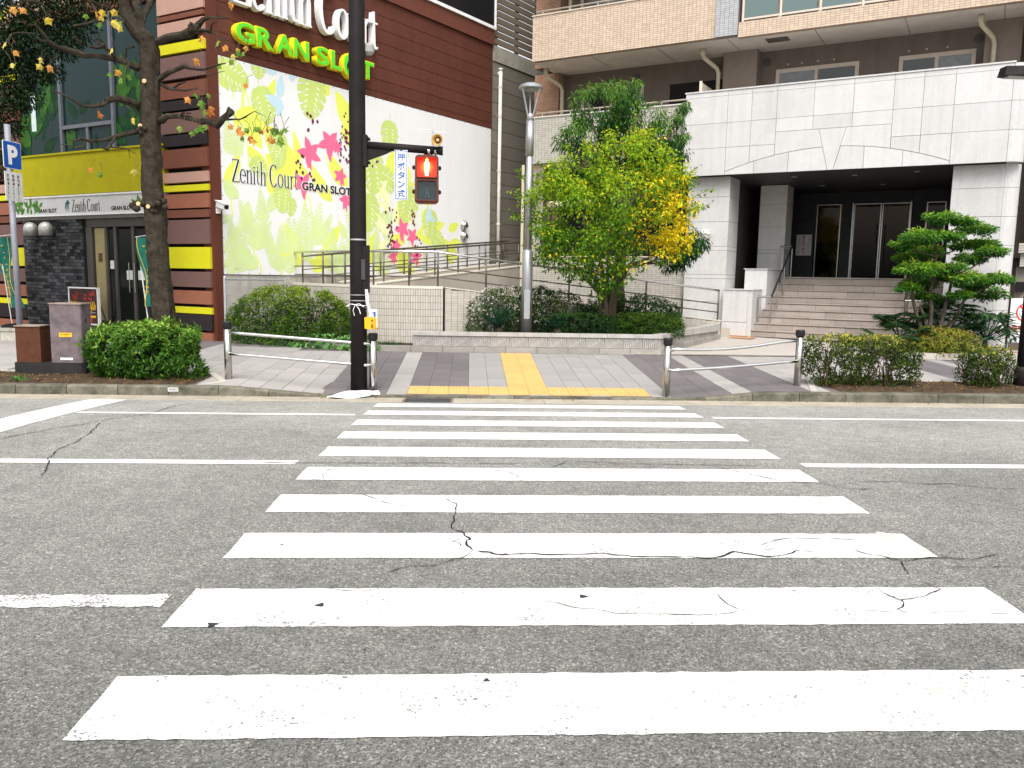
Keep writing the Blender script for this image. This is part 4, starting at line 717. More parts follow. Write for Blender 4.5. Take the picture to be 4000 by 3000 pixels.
Box('intercom', PM('intercom_brown', (.10,.05,.03), .5), zen, -4.08, .0, 1.83, -3.96, .019, 2.03)
for x in (-3.80, -3.45, -2.78, -1.60): Box('door_stile', DFR, zen, x, -.01, .05, x+.09, .1, 2.655)
for x0, x1 in ((-3.70, -3.46), (-3.355, -2.79), (-2.685, -1.61)): Box('door_pane', DGL, zen, x0, .03, .15, x1, .1, 2.6); Box('door_rail', DFR, zen, x0, .0, .05, x1, .1, .149)
PAPER = PM('paper', (.62,.62,.60), .7)
for x in (-3.05, -2.62): Box('door_notice', PAPER, zen, x, .022, 1.40, x+.24, .029, 1.62)
for x in (-2.86, -2.66): MB().tube([(x,-.05,1.1),(x,-.05,1.8)], .009, 8).build('door_handle', STEEL, zen)
Box('door_notice', PAPER, zen, -3.66, .022, 1.65, -3.52, .029, 1.85)
# things standing in front of the shop
def zthing(name, x, y, label, cat, group=None, rz=0, z=.09): return empty(name, zworld(x, y, z), ZR+rz, label, cat, group)
mb = zthing('menu_board', -3.78, -.62, 'white framed poster stand with red and yellow food print', 'sign')
POST = PM('poster_print', (.05,.022,.02), .5, var=.4, scale=6)
MB().box(-.54,-.02,.26,.54,.02,1.08).build('poster', POST, mb)
MB().box(-.56,-.035,1.081,.56,.03,1.115).box(-.56,-.035,.225,.56,.03,.259).box(-.575,-.035,.225,-.541,.03,1.115).box(.541,-.035,.225,.575,.03,1.115).build('frame', PM('white_frame', (.75,.75,.74), .45), mb)
for x in (-.45, .45): MB().tube([(x,0,.24),(x,-.2,0)], .02, 6).tube([(x,.03,.9),(x,.35,0)], .02, 6).build('leg', DFR, mb)
RED = PM('poster_red', (.42,.03,.02), .5); YEL = PM('poster_yellow', (.72,.42,.03), .5); CRM_ = PM('poster_cream', (.7,.62,.5), .5)
mm = MB()
for i in range(16): x = rr.uniform(-.45, .35); z = rr.uniform(.82, 1.0); stroke(mm, [(x, z), (x+rr.uniform(.05, .14), z+rr.uniform(-.06, .06)), (x+rr.uniform(.05, .16), z-.06)], [.01, .04, .01], .021+i*.0002, .022+i*.0002)
place_flat('red_print', mm.mesh('red_print'), RED, mb, (0, 0, 0), 'front')
mm = MB()
for i in range(14): x = -.48+i*.068; stroke(mm, [(x, .74+.05*abs(i-6.5)/6.5), (x+.05, .64+.04*math.sin(i)), (x+.03, .58)], [.02, .05, .03], .026+i*.0002, .027+i*.0002)
place_flat('yellow_print', mm.mesh('yellow_print'), YEL, mb, (0, 0, 0), 'front')
put_text('price_print', '和牛バーガー', CRM_, mb, (-.40, -.022, .48), 'front', .08, .002, .01, .84)
mm = MB().box(-.45,-.024,.40,.45,-.021,.45).box(-.45,-.024,.29,-.1,-.021,.38); mm.build('caption_print', YEL, mb)
MB().lathe([(.08, 0), (.07, .004)], 16, (.25, -.021, .34), 'y').build('dish_print', RED, mb)
FLG = PM('flag_green', (.015,.16,.12), .6, var=.35, scale=4); GOLD = PM('flag_gold', (.62,.44,.08), .6); POLEW = PM('flag_pole', (.7,.7,.7), .4)
def nobori(x, y, label, lean, sway, w_=.5, h0=.75, h1=2.25):
    t = zthing('banner_flag', x, y, label, 'flag', 'green shop flags'); n = 14; vs = []; fs = []
    off = lambda s_: lean*s_
    for i in range(n+1):
        s_ = i/n; z = h1+(h0-h1)*s_
        for j in range(5): vs.append((off(s_)+j/4*w_*(1-.25*s_)+sway*math.sin(s_*4.5)*.12, -.06*math.sin(s_*7+j*.9), z))
    f_ = MB().add(vs, [(i*5+j, i*5+j+1, i*5+j+6, i*5+j+5) for i in range(n) for j in range(4)]).build('cloth', FLG, t, smooth=True)
    st = MB()
    for jj in (.16, .80):
        P = [(off(i/n)+jj*w_*(1-.25*i/n)+sway*math.sin(i/n*4.5)*.12, h1+(h0-h1)*i/n) for i in range(n+1)]; L, Rr = ribbon(P, .03)
        Y = [-.06*math.sin(i/n*7+jj*4*.9)-.012 for i in range(n+1)]
        st.add([(L[i][0], Y[i], L[i][1]) for i in range(n+1)]+[(Rr[i][0], Y[i], Rr[i][1]) for i in range(n+1)], [(i, n+1+i, n+2+i, i+1) for i in range(n)])
    st.build('gold_border', GOLD, f_)
    gl = MB()
    for i in range(9):
        s_ = .12+i*.085; cx = off(s_)+.48*w_*(1-.25*s_)+sway*math.sin(s_*4.5)*.12; z = h1+(h0-h1)*s_; yy = -.06*math.sin(s_*7+1.9)-.014
        for k in range(3): a = rr.uniform(-.06, .06); b_ = rr.uniform(-.03, .03); gl.box(cx+a-.03, yy-.002, z+b_-.008, cx+a+.03, yy, z+b_+.008)
    gl.build('gold_lettering', GOLD, f_)
    MB().tube([(lean*1.15,.03,0),(-.01,.03,h1+.03)], .014, 6).tube([(-.02,0,h1+.02),(w_+.03,0,h1+.06)], .01, 6).build('pole', POLEW, t)
    MB().lathe([(.26, 0), (.24, .1), (.1, .14)], 16, (lean*1.15, .03, 0)).build('base', BLK, t, smooth=True)
nobori(-1.52, -.8, 'green shop flag leaning behind the tree trunk', .28, .2)
nobori(-6.9, -.85, 'green shop flag hanging behind the parking sign post', .35, -1.2, .62, .55, 2.3)
rp = zthing('rope_barrier', -8.2, -.9, 'yellow rope strung low at the left of the shop', 'rope')
MB().tube([(-1.6+.19*i, 0, .72-.42*math.sin(math.pi*i/14)+.02*i) for i in range(15)], .018, 6).build('rope', YELB, rp)
MB().tube([(-1.6,0,0),(-1.6,0,.8)], .03, 8).lathe([(.16,0),(.15,.05)], 12, (-1.6,0,0)).build('post', DFR, rp)
lw = empty('stone_ledge', (-8.7, 17.9, .09), rad(-4), 'low rough stone ledge at the far left of the pavement', 'ledge')
LST = PM('ledge_stone', (.42,.40,.35), .9, var=.25, scale=9, dirt=(.15,.14,.12), damt=.7, bmp=.5, obvar=.12)
for i in range(7): MB().box(-2.2+i*.45, 0, 0, -2.2+i*.45+.44, .3, .20).build('stone', LST, lw); 
MB().box(-2.25,-.02,.202,.97,.34,.25).build('cap', LST, lw)
# ---------------------------------------------------------------- apartment building with granite entrance
AR = rad(-33); AX, AY = 7.059, 20.28
def aworld(u, w_, z=0.): return (AX+u*math.cos(AR)-w_*math.sin(AR), AY+u*math.sin(AR)+w_*math.cos(AR), z)
apt = empty('apartment_building', (AX, AY, 0), AR, 'beige tiled apartment block with balconies and granite entrance porch', 'building')
GRAN = PM('granite_white', (.515,.51,.515), .55, streak=.22, var=.05, scale=3, obvar=.045, speck=(.62,.62,.62), sscale=70, spec=.3, dirt=(.40,.39,.385), dscale=.8, damt=.5)
GRANJ = PM('granite_joint', (.10,.10,.10), .9)
STEPM = PM('step_granite', (.32,.275,.245), .65, var=.10, scale=6, obvar=.10, speck=(.42,.37,.34), sscale=110, dirt=(.17,.14,.12), dscale=3, damt=.5)
WALLB = PM('render_brown', (.17,.14,.12), .85, streak=.3, var=.10, scale=2, dirt=(.11,.09,.08), damt=.4)
SOFF = PM('soffit_render', (.58,.52,.46), .85, var=.07, scale=2, dirt=(.3,.26,.22), damt=.4)
TBEI = PM('tile_beige', (.55,.44,.345), .6, var=.05, obvar=.10); TGRY = PM('tile_grey', (.42,.40,.36), .6, var=.05, obvar=.09); TBLU = PM('tile_bluegrey', (.40,.41,.43), .6, var=.05, obvar=.09)
TBRN = PM('tile_brown', (.34,.20,.135), .6, var=.06, obvar=.14); GROUTB = PM('grout_beige', (.30,.215,.16), .9); GROUTG = PM('grout_grey', (.19,.17,.155), .9)
RAILA = PM('rail_aluminium', (.42,.36,.31), .4, metal=.6, var=.1); CREAM = PM('frame_cream', (.58,.50,.43), .5, var=.05)
WGL = glass_mat('window_glass', (.018,.02,.022), .04, .6); VOID = PM('void_dark', (.02,.018,.017), .9)
CURT = PM('curtain', (.42,.43,.42), .8, var=.12, scale=9)

def slab(name, poly, y0, th, mat, parent):    # stone slab on a wall: outline (u,z), front at y0, thickness th
    return MB().prism(poly, lambda a, b_: (a, y0+th, b_), lambda a, b_: (a, y0, b_)).build(name, mat, parent)
def rect(u0, u1, z0, z1, g=.0035): return [(u0+g, z0+g), (u1-g, z0+g), (u1-g, z1-g), (u0+g, z1-g)]
TILE_BUDGET = {'n': 300}
def tile_wall(parent, u0, u1, z0, z1, y, pu, pz, mat, grout, name='wall_tile', budget=0, depth=.16, run=False, rz=0.):
    """wall with a grout bed and single tiles standing 6 mm proud of it"""
    base = Box('tile_bed', grout, parent, u0, y, z0, u1, y+depth, z1); sm = MB(); rv = []
    nu, nz = max(1, round((u1-u0)/pu)), max(1, round((z1-z0)/pz)); du, dz = (u1-u0)/nu, (z1-z0)/nz; k = 0
    for r in range(nz-1, -1, -1):
        for c in range(nu):
            a, z = u0+c*du, z0+r*dz
            if k < budget:
                k += 1; key = (name, mat.name, round(du, 3), round(dz, 3))
                if key not in CACHE: me = MB().box(.004, -.006, .004, du-.004, .002, dz-.004).mesh(name); me.materials.append(mat); CACHE[key] = me
                o = bpy.data.objects.new(name, CACHE[key]); COL.objects.link(o); o.parent = base; o.location = (a, y, z)
            else:
                n0 = len(sm.v); x0, x1, zz0, zz1 = a+.004, a+du-.004, z+.004, z+dz-.004; yf = y-.006
                sm.v += [(x0,yf,zz0),(x1,yf,zz0),(x1,yf,zz1),(x0,yf,zz1),(x0,y,zz0),(x1,y,zz0),(x1,y,zz1),(x0,y,zz1)]
                sm.f += [(n0,n0+1,n0+2,n0+3),(n0+4,n0+5,n0+1,n0),(n0+3,n0+2,n0+6,n0+7),(n0+4,n0,n0+3,n0+7),(n0+1,n0+5,n0+6,n0+2)]
                rv += [random.random()]*5
    if sm.v:
        o = sm.build(name+'s', mat, base); rnd_attr(o.data, rv); o['kind'] = 'stuff'
    return base
# body and floors ----------------------------------------------------------------
MB().box(-7.3, 9.0, 0, 9, 12, 13.5).box(-7.3, 2.62, 4.6, 9, 8.99, 13.5).box(-7.3, 2.62, 0, -1.2, 8.99, 4.59).box(5.15, 2.62, 0, 9, 8.99, 4.59).build('body', WALLB, apt)
for z0 in (7.75, 10.6):
    MB().box(-6.8, .76, z0+.001, 8.5, 2.62, z0+.18).build('floor_slab', SOFF, apt)
    for u in (-5.0, -3.1, -1.2, .9, 2.9, 4.9): Box('soffit_joint', GROUTG, apt, u, .8, z0-.004, u+.018, 2.4, z0+.0005)
MB().box(-6.75, .76, 4.88, -1.9, 2.62, 5.06).build('floor_slab', SOFF, apt)
MB().box(-7.4, 2.42, 2.3, -1.2, 2.619, 7.749).box(-1.199, 2.42, 4.42, 5.149, 2.619, 7.749).box(5.15, 2.42, 2.3, 8.5, 2.619, 7.749).build('back_wall', WALLB, apt); MB().box(-7.4, 2.42, 7.94, 8.5, 2.619, 10.6).build('back_wall', WALLB, apt)
for u0, u1, z0, z1 in ((-1.62, -.72, 4.45, 7.748), (4.55, 5.3, 4.45, 7.748), (-1.62, -.72, 7.931, 10.6)): Box('wall_pier', PM('pier_render', (.23,.19,.165), .85, var=.08), apt, u0, 2.0, z0, u1, 2.419, z1)
tile_wall(apt, -7.45, -6.62, 2.2, 7.74, 2.0, .105, .055, TBRN, GROUTB, depth=.41); tile_wall(apt, -7.45, -6.62, 7.94, 10.59, 2.0, .105, .055, TBRN, GROUTB, depth=.41)
tile_wall(apt, -6.78, -1.46, 7.76, 8.985, .6, .105, .052, TBEI, GROUTB, budget=150)
tile_wall(apt, -6.72, -1.90, 4.90, 6.18, .6, .105, .052, TGRY, GROUTG, budget=150)
tile_wall(apt, -1.455, -.88, 7.76, 10.7, .55, .105, .052, TBLU, GROUTG, depth=.3)
tile_wall(apt, -.875, 8.0, 7.70, 8.06, .6, .105, .052, TBEI, GROUTB)
tile_wall(apt, -6.78, 8.0, 10.62, 11.8, .6, .21, .104, TBEI, GROUTB)  # next floor's parapet, out of view, added like its slab for shading
CAPB = PM('parapet_cap', (.55,.48,.41), .7, var=.06)
Box('parapet_cap', CAPB, apt, -6.80, .57, 8.986, -1.46, .78, 9.02); Box('parapet_cap', PM('parapet_cap_grey', (.55,.53,.5), .7), apt, -6.74, .57, 6.181, -1.9, .78, 6.215)
def rail(u0, u1, y, z, posts):
    MB().tube([(u0, y, z), (u1, y, z)], .022, 8).build('balcony_rail', RAILA, apt)
    for u in posts: MB().tube([(u, y, z-.02), (u, y, z-.14)], .018, 6).build('rail_post', RAILA, apt)
rail(-6.7, -1.6, .68, 9.13, [-6.5+.85*i for i in range(6)]); rail(-6.65, -1.95, .68, 6.325, [-6.45+.9*i for i in range(6)])
# glazed balcony front of the third floor, right part
Box('glass_frame', CREAM, apt, -.80, .61, 8.10, 8, .66, 8.145); Box('glass_frame', CREAM, apt, -.80, .61, 9.35, 8, .66, 9.40)
GBAL = glass_mat('balcony_glass', (.10,.15,.15), .05, .6)
for u in (-.80, .12, 1.05, 2.0, 2.95, 3.9, 4.85, 5.8): Box('glass_frame', CREAM, apt, u, .605, 8.062, u+.05, .665, 9.42); Box('glass_pane', GBAL, apt, u+.055, .63, 8.15, u+.865, .642, 9.345)
# windows --------------------------------------------------------------------------
def window(u0, u1, z0, z1, y=2.42, curtain=(True, True)):
    w_ = Box('window', CREAM, apt, u0-.05, y-.03, z1+.001, u1+.05, y+.01, z1+.05)
    MB().box(u0-.05, y-.03, z0-.05, u0, y+.01, z1).box(u1, y-.03, z0-.05, u1+.05, y+.01, z1).build('frame', CREAM, w_)
    um = (u0+u1)/2
    for i, (a, b_) in enumerate(((u0, um), (um, u1))):
        yo = y-.012-.012*i
        MB().box(a, yo-.012, z0, a+.04, yo, z1).box(b_-.04, yo-.012, z0, b_, yo, z1).box(a+.041, yo-.012, z1-.05, b_-.041, yo, z1).build('sash', CREAM, w_)
        Box('pane', WGL if not curtain[i] else PM('pane_curtained', (.13,.14,.145), .06, var=.25, scale=5, spec=.6), w_, a+.041, yo-.006, z0, b_-.041, yo-.002, z1-.051)
window(-6.0, -4.1, 5.1, 7.2, curtain=(False, True)); window(-3.1, -2.05, 5.1, 6.95, curtain=(False, False)); window(-.25, 1.72, 5.6, 7.2, curtain=(True, False)); window(2.75, 4.33, 5.6, 7.2, curtain=(False, True)); window(-6.1, -4.4, 8.0, 10.2); window(-.3, 1.7, 8.0, 10.2); window(2.7, 4.3, 8.0, 10.2)
Box('recess', VOID, apt, -3.25, 2.38, 5.06, -1.66, 2.4185, 7.15)
for u in (-4.3, -1.9, -.55, 4.4): MB().lathe([(.10, 0), (.10, .03)], 14, (u, 2.415, 7.48), 'y').build('vent_cap', PM('vent_grey', (.10,.09,.085), .7), apt)
for u in (.0, .35, .75, 1.15, 2.9, 3.3, 3.75): MB().lathe([(.022, 0), (.022, .012)], 8, (u, 2.415, 7.36), 'y').build('wall_plug', CREAM, apt)
MB().box(-.35, 1.2, 7.742, .2, 1.6, 7.7495).build('soffit_vent', PM('soffit_vent', (.10,.085,.07), .8), apt)
PPC = PM('pipe_beige', (.50,.45,.33), .5, var=.08)
def pipe(u, y, z0, z1, r=.055, name='downpipe'):
    MB().tube([(u, y, z0), (u, y, z1-.55), (u-.04, y-.06, z1-.42), (u-.28, y-.45, z1-.22), (u-.3, y-.5, z1-.1), (u-.3, y-.5, z1)], r, 10).tube([(u-.3, y-.5, z1-.16), (u-.3, y-.5, z1)], r*1.3, 10).build(name, PPC, apt, smooth=True)
pipe(-6.45, 1.9, 4.9, 7.75); pipe(-1.72, 1.9, 4.9, 7.75); pipe(4.75, 1.9, 4.9, 7.75); pipe(-6.25, 1.9, 7.94, 10.6)
HOSE = PM('hose_cover', (.45,.41,.36), .6)
for u in (-4.75+.0, -.55, 2.35): MB().tube([(u, 2.36, 5.9), (u, 2.36, 6.55), (u+.22, 2.36, 6.85), (u+.24, 2.42, 6.87)] if u > -4 else [(u-.9, 2.36, 5.1), (u-.9, 2.36, 6.6), (u-1.1, 2.36, 6.85)], .05, 8).build('hose_cover', HOSE, apt)
Box('balcony_partition', PM('partition', (.45,.39,.33), .8), apt, -1.85, .8, 5.07, -1.82, 2.4, 6.75)
MB().box(-1.87, .78, 5.07, -1.8, .80, 6.78).build('partition_frame', CREAM, apt)
# ground floor terrace left of the porch
tile_wall(apt, -6.9, -1.92, .3, 2.22, .5, .12, .056, TGRY, GROUTG); Box('terrace_cap', CAPB, apt, -6.92, .47, 2.221, -1.92, .68, 2.25)
Box('terrace_wall', VOID, apt, -7.0, 2.3, 0, -1.1, 2.41, 4.87); MB().tube([(-6.3, .9, 3.75), (-4.9, .9, 3.75)], .10, 10).build('duct', PPC, apt)
tile_wall(apt, -7.1, -6.75, .2, 4.86, 1.4, .12, .056, TGRY, GROUTG, depth=.9)
MB().tube([(-6.88, .38, .3), (-6.88, .38, 4.85)], .045, 8).build('downpipe', PPC, apt)
# right of the porch
tile_wall(apt, 5.75, 8.6, 4.3, 7.69, 1.3, .12, .056, TGRY, GROUTG); Box('dark_window', WGL, apt, 5.75, 1.42, 2.8, 8.6, 1.5, 4.29)
tile_wall(apt, 5.6, 8.6, 2.36, 2.58, .95, .12, .056, TGRY, GROUTG, depth=.5); tile_wall(apt, 5.65, 8.6, 2.06, 2.355, 1.05, .12, .056, TGRY, GROUTG, depth=.4)
Box('wall_lower', PM('wall_lower', (.28,.25,.22), .85), apt, 5.6, 1.25, .9, 8.6, 1.45, 2.05); Box('plinth', PM('plinth_brown', (.13,.10,.085), .8), apt, 5.6, 1.22, .1, 8.6, 1.45, .899)
Box('meter_box', BLK, apt, 5.62, .98, 1.50, 5.80, 1.24, 1.72)

# granite porch --------------------------------------------------------------------
po = empty('entrance_porch', (AX, AY, 0), AR, 'white granite entrance porch with shallow arch line and keystone', 'porch')
Box('backing', GRANJ, po, -1.93, .052, 4.29, 5.18, 1.4, 6.28); Box('ceiling', PM('porch_ceiling', (.05,.05,.052), .5), po, -1.9, .06, 4.275, 5.2, 5.2, 4.289)
def za(u): return 4.80-.075*(u-1.63)**2
def arcpts(u0, u1, up, n=8): return [(u0+(u1-u0)*i/n, za(u0+(u1-u0)*i/n)+up) for i in range(n+1)]
def panel(poly): return slab('granite_panel', poly, 0, .05, GRAN, po)
cols = [-1.95, -.87, -.276, .326, 1.18, 2.05, 2.9, 3.5, 4.12, 5.2]
for a, b_ in zip(cols[:-1], cols[1:]): panel(rect(a, b_, 6.18, 6.30, .003))
for a, b_ in ((-1.95, -.87), (4.12, 5.2)):
    for z0, z1 in ((4.26, 4.93), (4.93, 5.53), (5.53, 6.18)): panel(rect(a, b_, z0, z1))
for a, b_ in ((-.87, -.276), (-.276, .326), (2.9, 3.5), (3.5, 4.12)):
    for z0, z1 in ((4.93, 5.53), (5.53, 6.18)): panel(rect(a, b_, z0, z1))
    panel([(a+.005, 4.925)]+[(p[0], p[1]) for p in arcpts(a+.005, b_-.005, .006)]+[(b_-.005, 4.925)])
for a, b_ in ((.326, 1.18), (1.18, 2.05), (2.05, 2.9)):
    for z0, z1 in ((5.22, 5.53), (5.53, 6.18)): panel(rect(a, b_, z0, z1))
kl = lambda z: 1.33+(5.22-z)/.96*.235; kr = lambda z: 1.93-(5.22-z)/.96*.235
panel([(1.335, 5.215), (1.925, 5.215), (kr(4.265)-.005, 4.265), (kl(4.265)+.005, 4.265)])
panel([(.331, 5.215)]+arcpts(.331, kl(4.79)-.005, .006)+[(kl(5.215)-.005, 5.215)])
panel([(kr(5.215)+.005, 5.215)]+arcpts(kr(4.79)+.005, 2.895, .006)+[(2.895, 5.215)])
for a, b_ in ((-.87, -.16), (-.16, .66)): panel([(a+.004, 4.265), (b_-.004, 4.265)]+arcpts(a+.004, b_-.004, -.006)[::-1])
for a, b_ in ((2.35, 3.17), (3.17, 4.12)): panel([(a+.004, 4.265), (b_-.004, 4.265)]+arcpts(a+.004, b_-.004, -.006)[::-1])
panel([(.664, 4.265), (kl(4.265)-.005, 4.265), (kl(4.79)-.005, za(1.43)-.006)]+arcpts(.664, 1.40, -.006)[::-1])
panel([(kr(4.265)+.005, 4.265), (2.346, 4.265)]+arcpts(1.833, 2.346, -.006)[::-1])
Box('coping', GRAN, po, -1.97, -.02, 6.302, 5.22, 1.4, 6.335)
zj = [.2, 1.08, 1.68, 1.78, 2.40, 2.50, 3.13, 3.75, 4.258]
def curve_corner(r, z0, z1, name):
    n = 7; pts = [(5.2+.004+r*math.sin(rad(90*i/n)), .0+r*(1-math.cos(rad(90*i/n)))) for i in range(n+1)]+[(5.204, r)]
    MB().prism(pts, lambda a, b_: (a, b_, z0), lambda a, b_: (a, b_, z1)).build(name, GRAN, po)
for z0, z1 in ((4.26, 4.93), (4.93, 5.53), (5.53, 6.18), (6.18, 6.30)): curve_corner(.32, z0+.004, z1-.004, 'corner_panel')
for z0, z1 in zip(zj[:-1], zj[1:]):
    MB().box(-1.88, .28, z0+.004, -.79, 1.2, z1-.004).build('pillar_block', GRAN, po)
    MB().box(4.2, .28, z0+.004, 5.2, 2.4, z1-.004).build('pillar_block', GRAN, po); 
    n = 6; pts = [(5.204+.3*math.sin(rad(90*i/n)), .28+.3*(1-math.cos(rad(90*i/n)))) for i in range(n+1)]+[(5.204, .58)]
    MB().prism(pts, lambda a, b_: (a, b_, z0+.004), lambda a, b_: (a, b_, z1-.004)).build('pillar_block', GRAN, po)
    if z0 > 1.6: MB().box(-.60, 2.7, z0+.004, .12, 3.5, z1-.004).build('pillar_block', GRAN, po)
MB().box(-1.86, .3, .2, -.81, 1.18, 4.25).box(4.22, .3, .2, 5.3, 2.38, 4.25).box(-.58, 2.72, 1.7, .1, 3.48, 4.25).build('pillar_core', GRANJ, po)
PORD = PM('porch_wall_dark', (.028,.032,.036), .5, var=.1, obvar=.06)
for z0, z1 in ((1.77, 2.6), (2.61, 3.43), (3.44, 4.26)):
    for u0, u1 in ((-.58, .44), (1.18, 1.47), (3.03, 3.38), (3.92, 4.3)): Box('wall_panel', PORD, po, u0, 5.2, z0, u1-.008, 5.3, z1)
    for u0, u1 in ((.44, 1.18), (1.47, 3.03), (3.38, 3.92)):
        if z0 > 3: Box('wall_panel', PORD, po, u0, 5.2, 3.93, u1-.008, 5.3, z1)
    for y0 in (3.55, 4.37): Box('wall_panel', PORD, po, -.68, y0, z0, -.60, y0+.81, z1)
    for y0 in (2.41, 3.35, 4.28): Box('wall_panel', PORD, po, 4.31, y0, z0, 4.4, y0+.91, z1)
Box('wall_panel', PORD, po, 3.385, 5.2, 1.77, 3.91, 5.3, 2.7)
# doors and lit lobby behind
DCH = PM('door_chrome', (.30,.30,.31), .25, metal=1.)
def clear_glass():
    m_, t, b = new_mat('clear_glass'); tr = N(t, 'ShaderNodeBsdfTransparent'); tr.inputs[0].default_value = (.42,.43,.41, 1); gl = N(t, 'ShaderNodeBsdfGlossy'); gl.inputs['Roughness'].default_value = .02
    fr = N(t, 'ShaderNodeFresnel'); fr.inputs[0].default_value = 1.45; ms = N(t, 'ShaderNodeMixShader'); mu_ = N(t, 'ShaderNodeMath', operation='MULTIPLY'); mu_.inputs[1].default_value = .45; t.links.new(fr.outputs[0], mu_.inputs[0]); t.links.new(mu_.outputs[0], ms.inputs[0]); t.links.new(tr.outputs[0], ms.inputs[1]); t.links.new(gl.outputs[0], ms.inputs[2])
    t.links.new(ms.outputs[0], t.nodes['Material Output'].inputs[0]); return m_
CGL = clear_glass()
for u0, u1 in ((.47, 1.15), (1.50, 2.24), (2.26, 3.0), (3.40, 3.89)):
    z0 = 1.78 if u0 < 3.2 else 2.72
    d = Box('door_leaf' if u0 < 3.2 else 'side_light', CGL, po, u0+.03, 5.235, z0+.03, u1-.03, 5.245, 3.89)
    MB().box(u0, 5.22, z0, u0+.03, 5.26, 3.92).box(u1-.03, 5.22, z0, u1, 5.26, 3.92).box(u0+.0301, 5.22, 3.89, u1-.0301, 5.26, 3.92).build('door_frame', DCH, d)
    if 1.4 < u0 < 3: MB().tube([(u1-.1 if u0 < 2 else u0+.1, 5.17, 2.1), (u1-.1 if u0 < 2 else u0+.1, 5.17, 3.3)], .02, 8).build('door_handle', DCH, d)
for u in (1.47, 3.0): MB().box(u, 5.12, 1.77, u+.03, 5.21, 3.95).build('door_post', DCH, po)
LOBW = PM('lobby_wall', (.22,.12,.04), .6, var=.08); LOBD = PM('lobby_dark', (.012,.010,.009), .5)
MB().box(-.6, 8.6, 2.95, 4.4, 8.7, 4.29).box(-.7, 5.31, 2.95, -.6, 8.6, 4.29).box(4.4, 5.31, 2.95, 4.5, 8.6, 4.29).build('lobby_wall', LOBW, po)
MB().box(-.6, 8.55, 1.74, 4.4, 8.7, 2.949).box(-.7, 5.31, 1.74, -.6, 8.6, 2.949).box(4.4, 5.31, 1.74, 4.5, 8.6, 2.949).box(-.7, 5.31, 4.30, 4.5, 8.7, 4.4).build('lobby_dado', LOBD, po)
Box('lobby_door', PM('lobby_door_wood', (.45,.27,.08), .5), po, 3.1, 8.45, 1.75, 3.6, 8.54, 3.9)
LAMPW = PM('lobby_lamp', (1,.8,.5), .5, em=(1., .58, .18, 13.))
for u in (.8, 2.6): MB().lathe([(.10, 0), (.10, .015)], 14, (u, 7.9, 4.28)).build('lobby_lamp', LAMPW, po)
DOWN = PM('downlight', (.55,.55,.55), .4)
for u, y in ((.6, 1.1), (2.0, 1.3), (3.4, 1.1), (.9, 3.4), (2.4, 3.6)): MB().lathe([(.075, 0), (.06, .012)], 14, (u, y, 4.262)).build('downlight', DOWN, po)
# steps -----------------------------------------------------------------------------
st = empty('entrance_steps', (AX, AY, 0), AR, 'nine pink grey granite steps up to the porch doors', 'steps')
RISE = .168
for i in range(9):
    z1 = .25+RISE*(i+1); y0 = .3*i; y1 = y0+.31 if i < 8 else 5.2; u0 = -.02+.02*i; u1 = 4.19
    Box('step_core', GRANJ, st, u0+.02, y0+.02, .1, u1, y1, z1-.032)
    x = u0-(.3 if i % 2 else 0)
    while x < u1-.02:
        a, b_ = max(x, u0), min(x+.62, u1); x += .62
        if b_-a < .05: continue
        MB().box(a+.003, y0, z1-RISE+.004, b_-.003, y0+.05, z1-.046).build('riser_stone', STEPM, st)
        MB().box(a+.003, y0-.016, z1-.030, b_-.003, min(y1+.02, y0+.32), z1).build('tread_stone', STEPM, st)
FLT = PM('landing_tile', (.10,.09,.085), .5, var=.1); Box('landing', FLT, st, -.55, 2.73, 1.6, 4.3, 5.2, 1.758)
ck = empty('stair_cheek_wall', (AX, AY, 0), AR, 'stepped white granite side wall left of the entrance steps', 'wall')
for z0, z1 in ((.15, .59), (.60, 1.40)): MB().box(-.74, -.02, z0, -.12, .95, z1).build('granite_block', GRAN, ck)
MB().box(-.47, .955, .2, .10, 2.69, 1.93).build('granite_block', GRAN, ck); MB().box(-.115, -.015, .15, .0, .95, 1.40).build('granite_block', GRAN, ck)
MB().box(-.50, .93, 1.932, .12, 2.695, 1.955).box(-.76, -.04, 1.402, .01, .929, 1.425).build('coping', GRAN, ck)
Box('granite_block', GRAN, ck, 3.96, .0, .2, 4.185, .27, 1.40)
RSTL = PM('rail_steel', (.40,.38,.36), .3, metal=1., var=.12, scale=20); RBLK = PM('rail_black', (.02,.02,.022), .5)
def handrail(u, u2, label):
    h = empty('stair_handrail', (AX, AY, 0), AR, label, 'handrail', 'stair handrails')
    s_ = 1 if u2 > u else -1
    MB().tube([(u2, .42, 1.24), (u, .42, 1.24)], .024, 8).build('end_rail', RSTL, h); MB().tube([(u, .42, 1.235), (u, 2.55, 2.58)], .026, 8).build('sloping_rail', RBLK, h)
    MB().tube([(u, 2.56, 2.59), (u2, 2.56, 2.59)], .022, 8).build('top_rail', RSTL, h)
    for (a, y, zb, zt) in ((u, .42, .58, 1.22), (u2, .42, .58, 1.22), (u, 1.05, .91, 1.62), (u, 1.75, 1.25, 2.06), (u, 2.56, 1.76, 2.58), (u2, 2.56, 1.76, 2.58)):
        MB().tube([(a, y, zb-.02), (a, y, zt)], .018, 8).build('post', RSTL, h)
handrail(.36, .04, 'steel handrail on the left side of the entrance steps'); handrail(3.42, 3.80, 'steel handrail on the right side of the entrance steps')
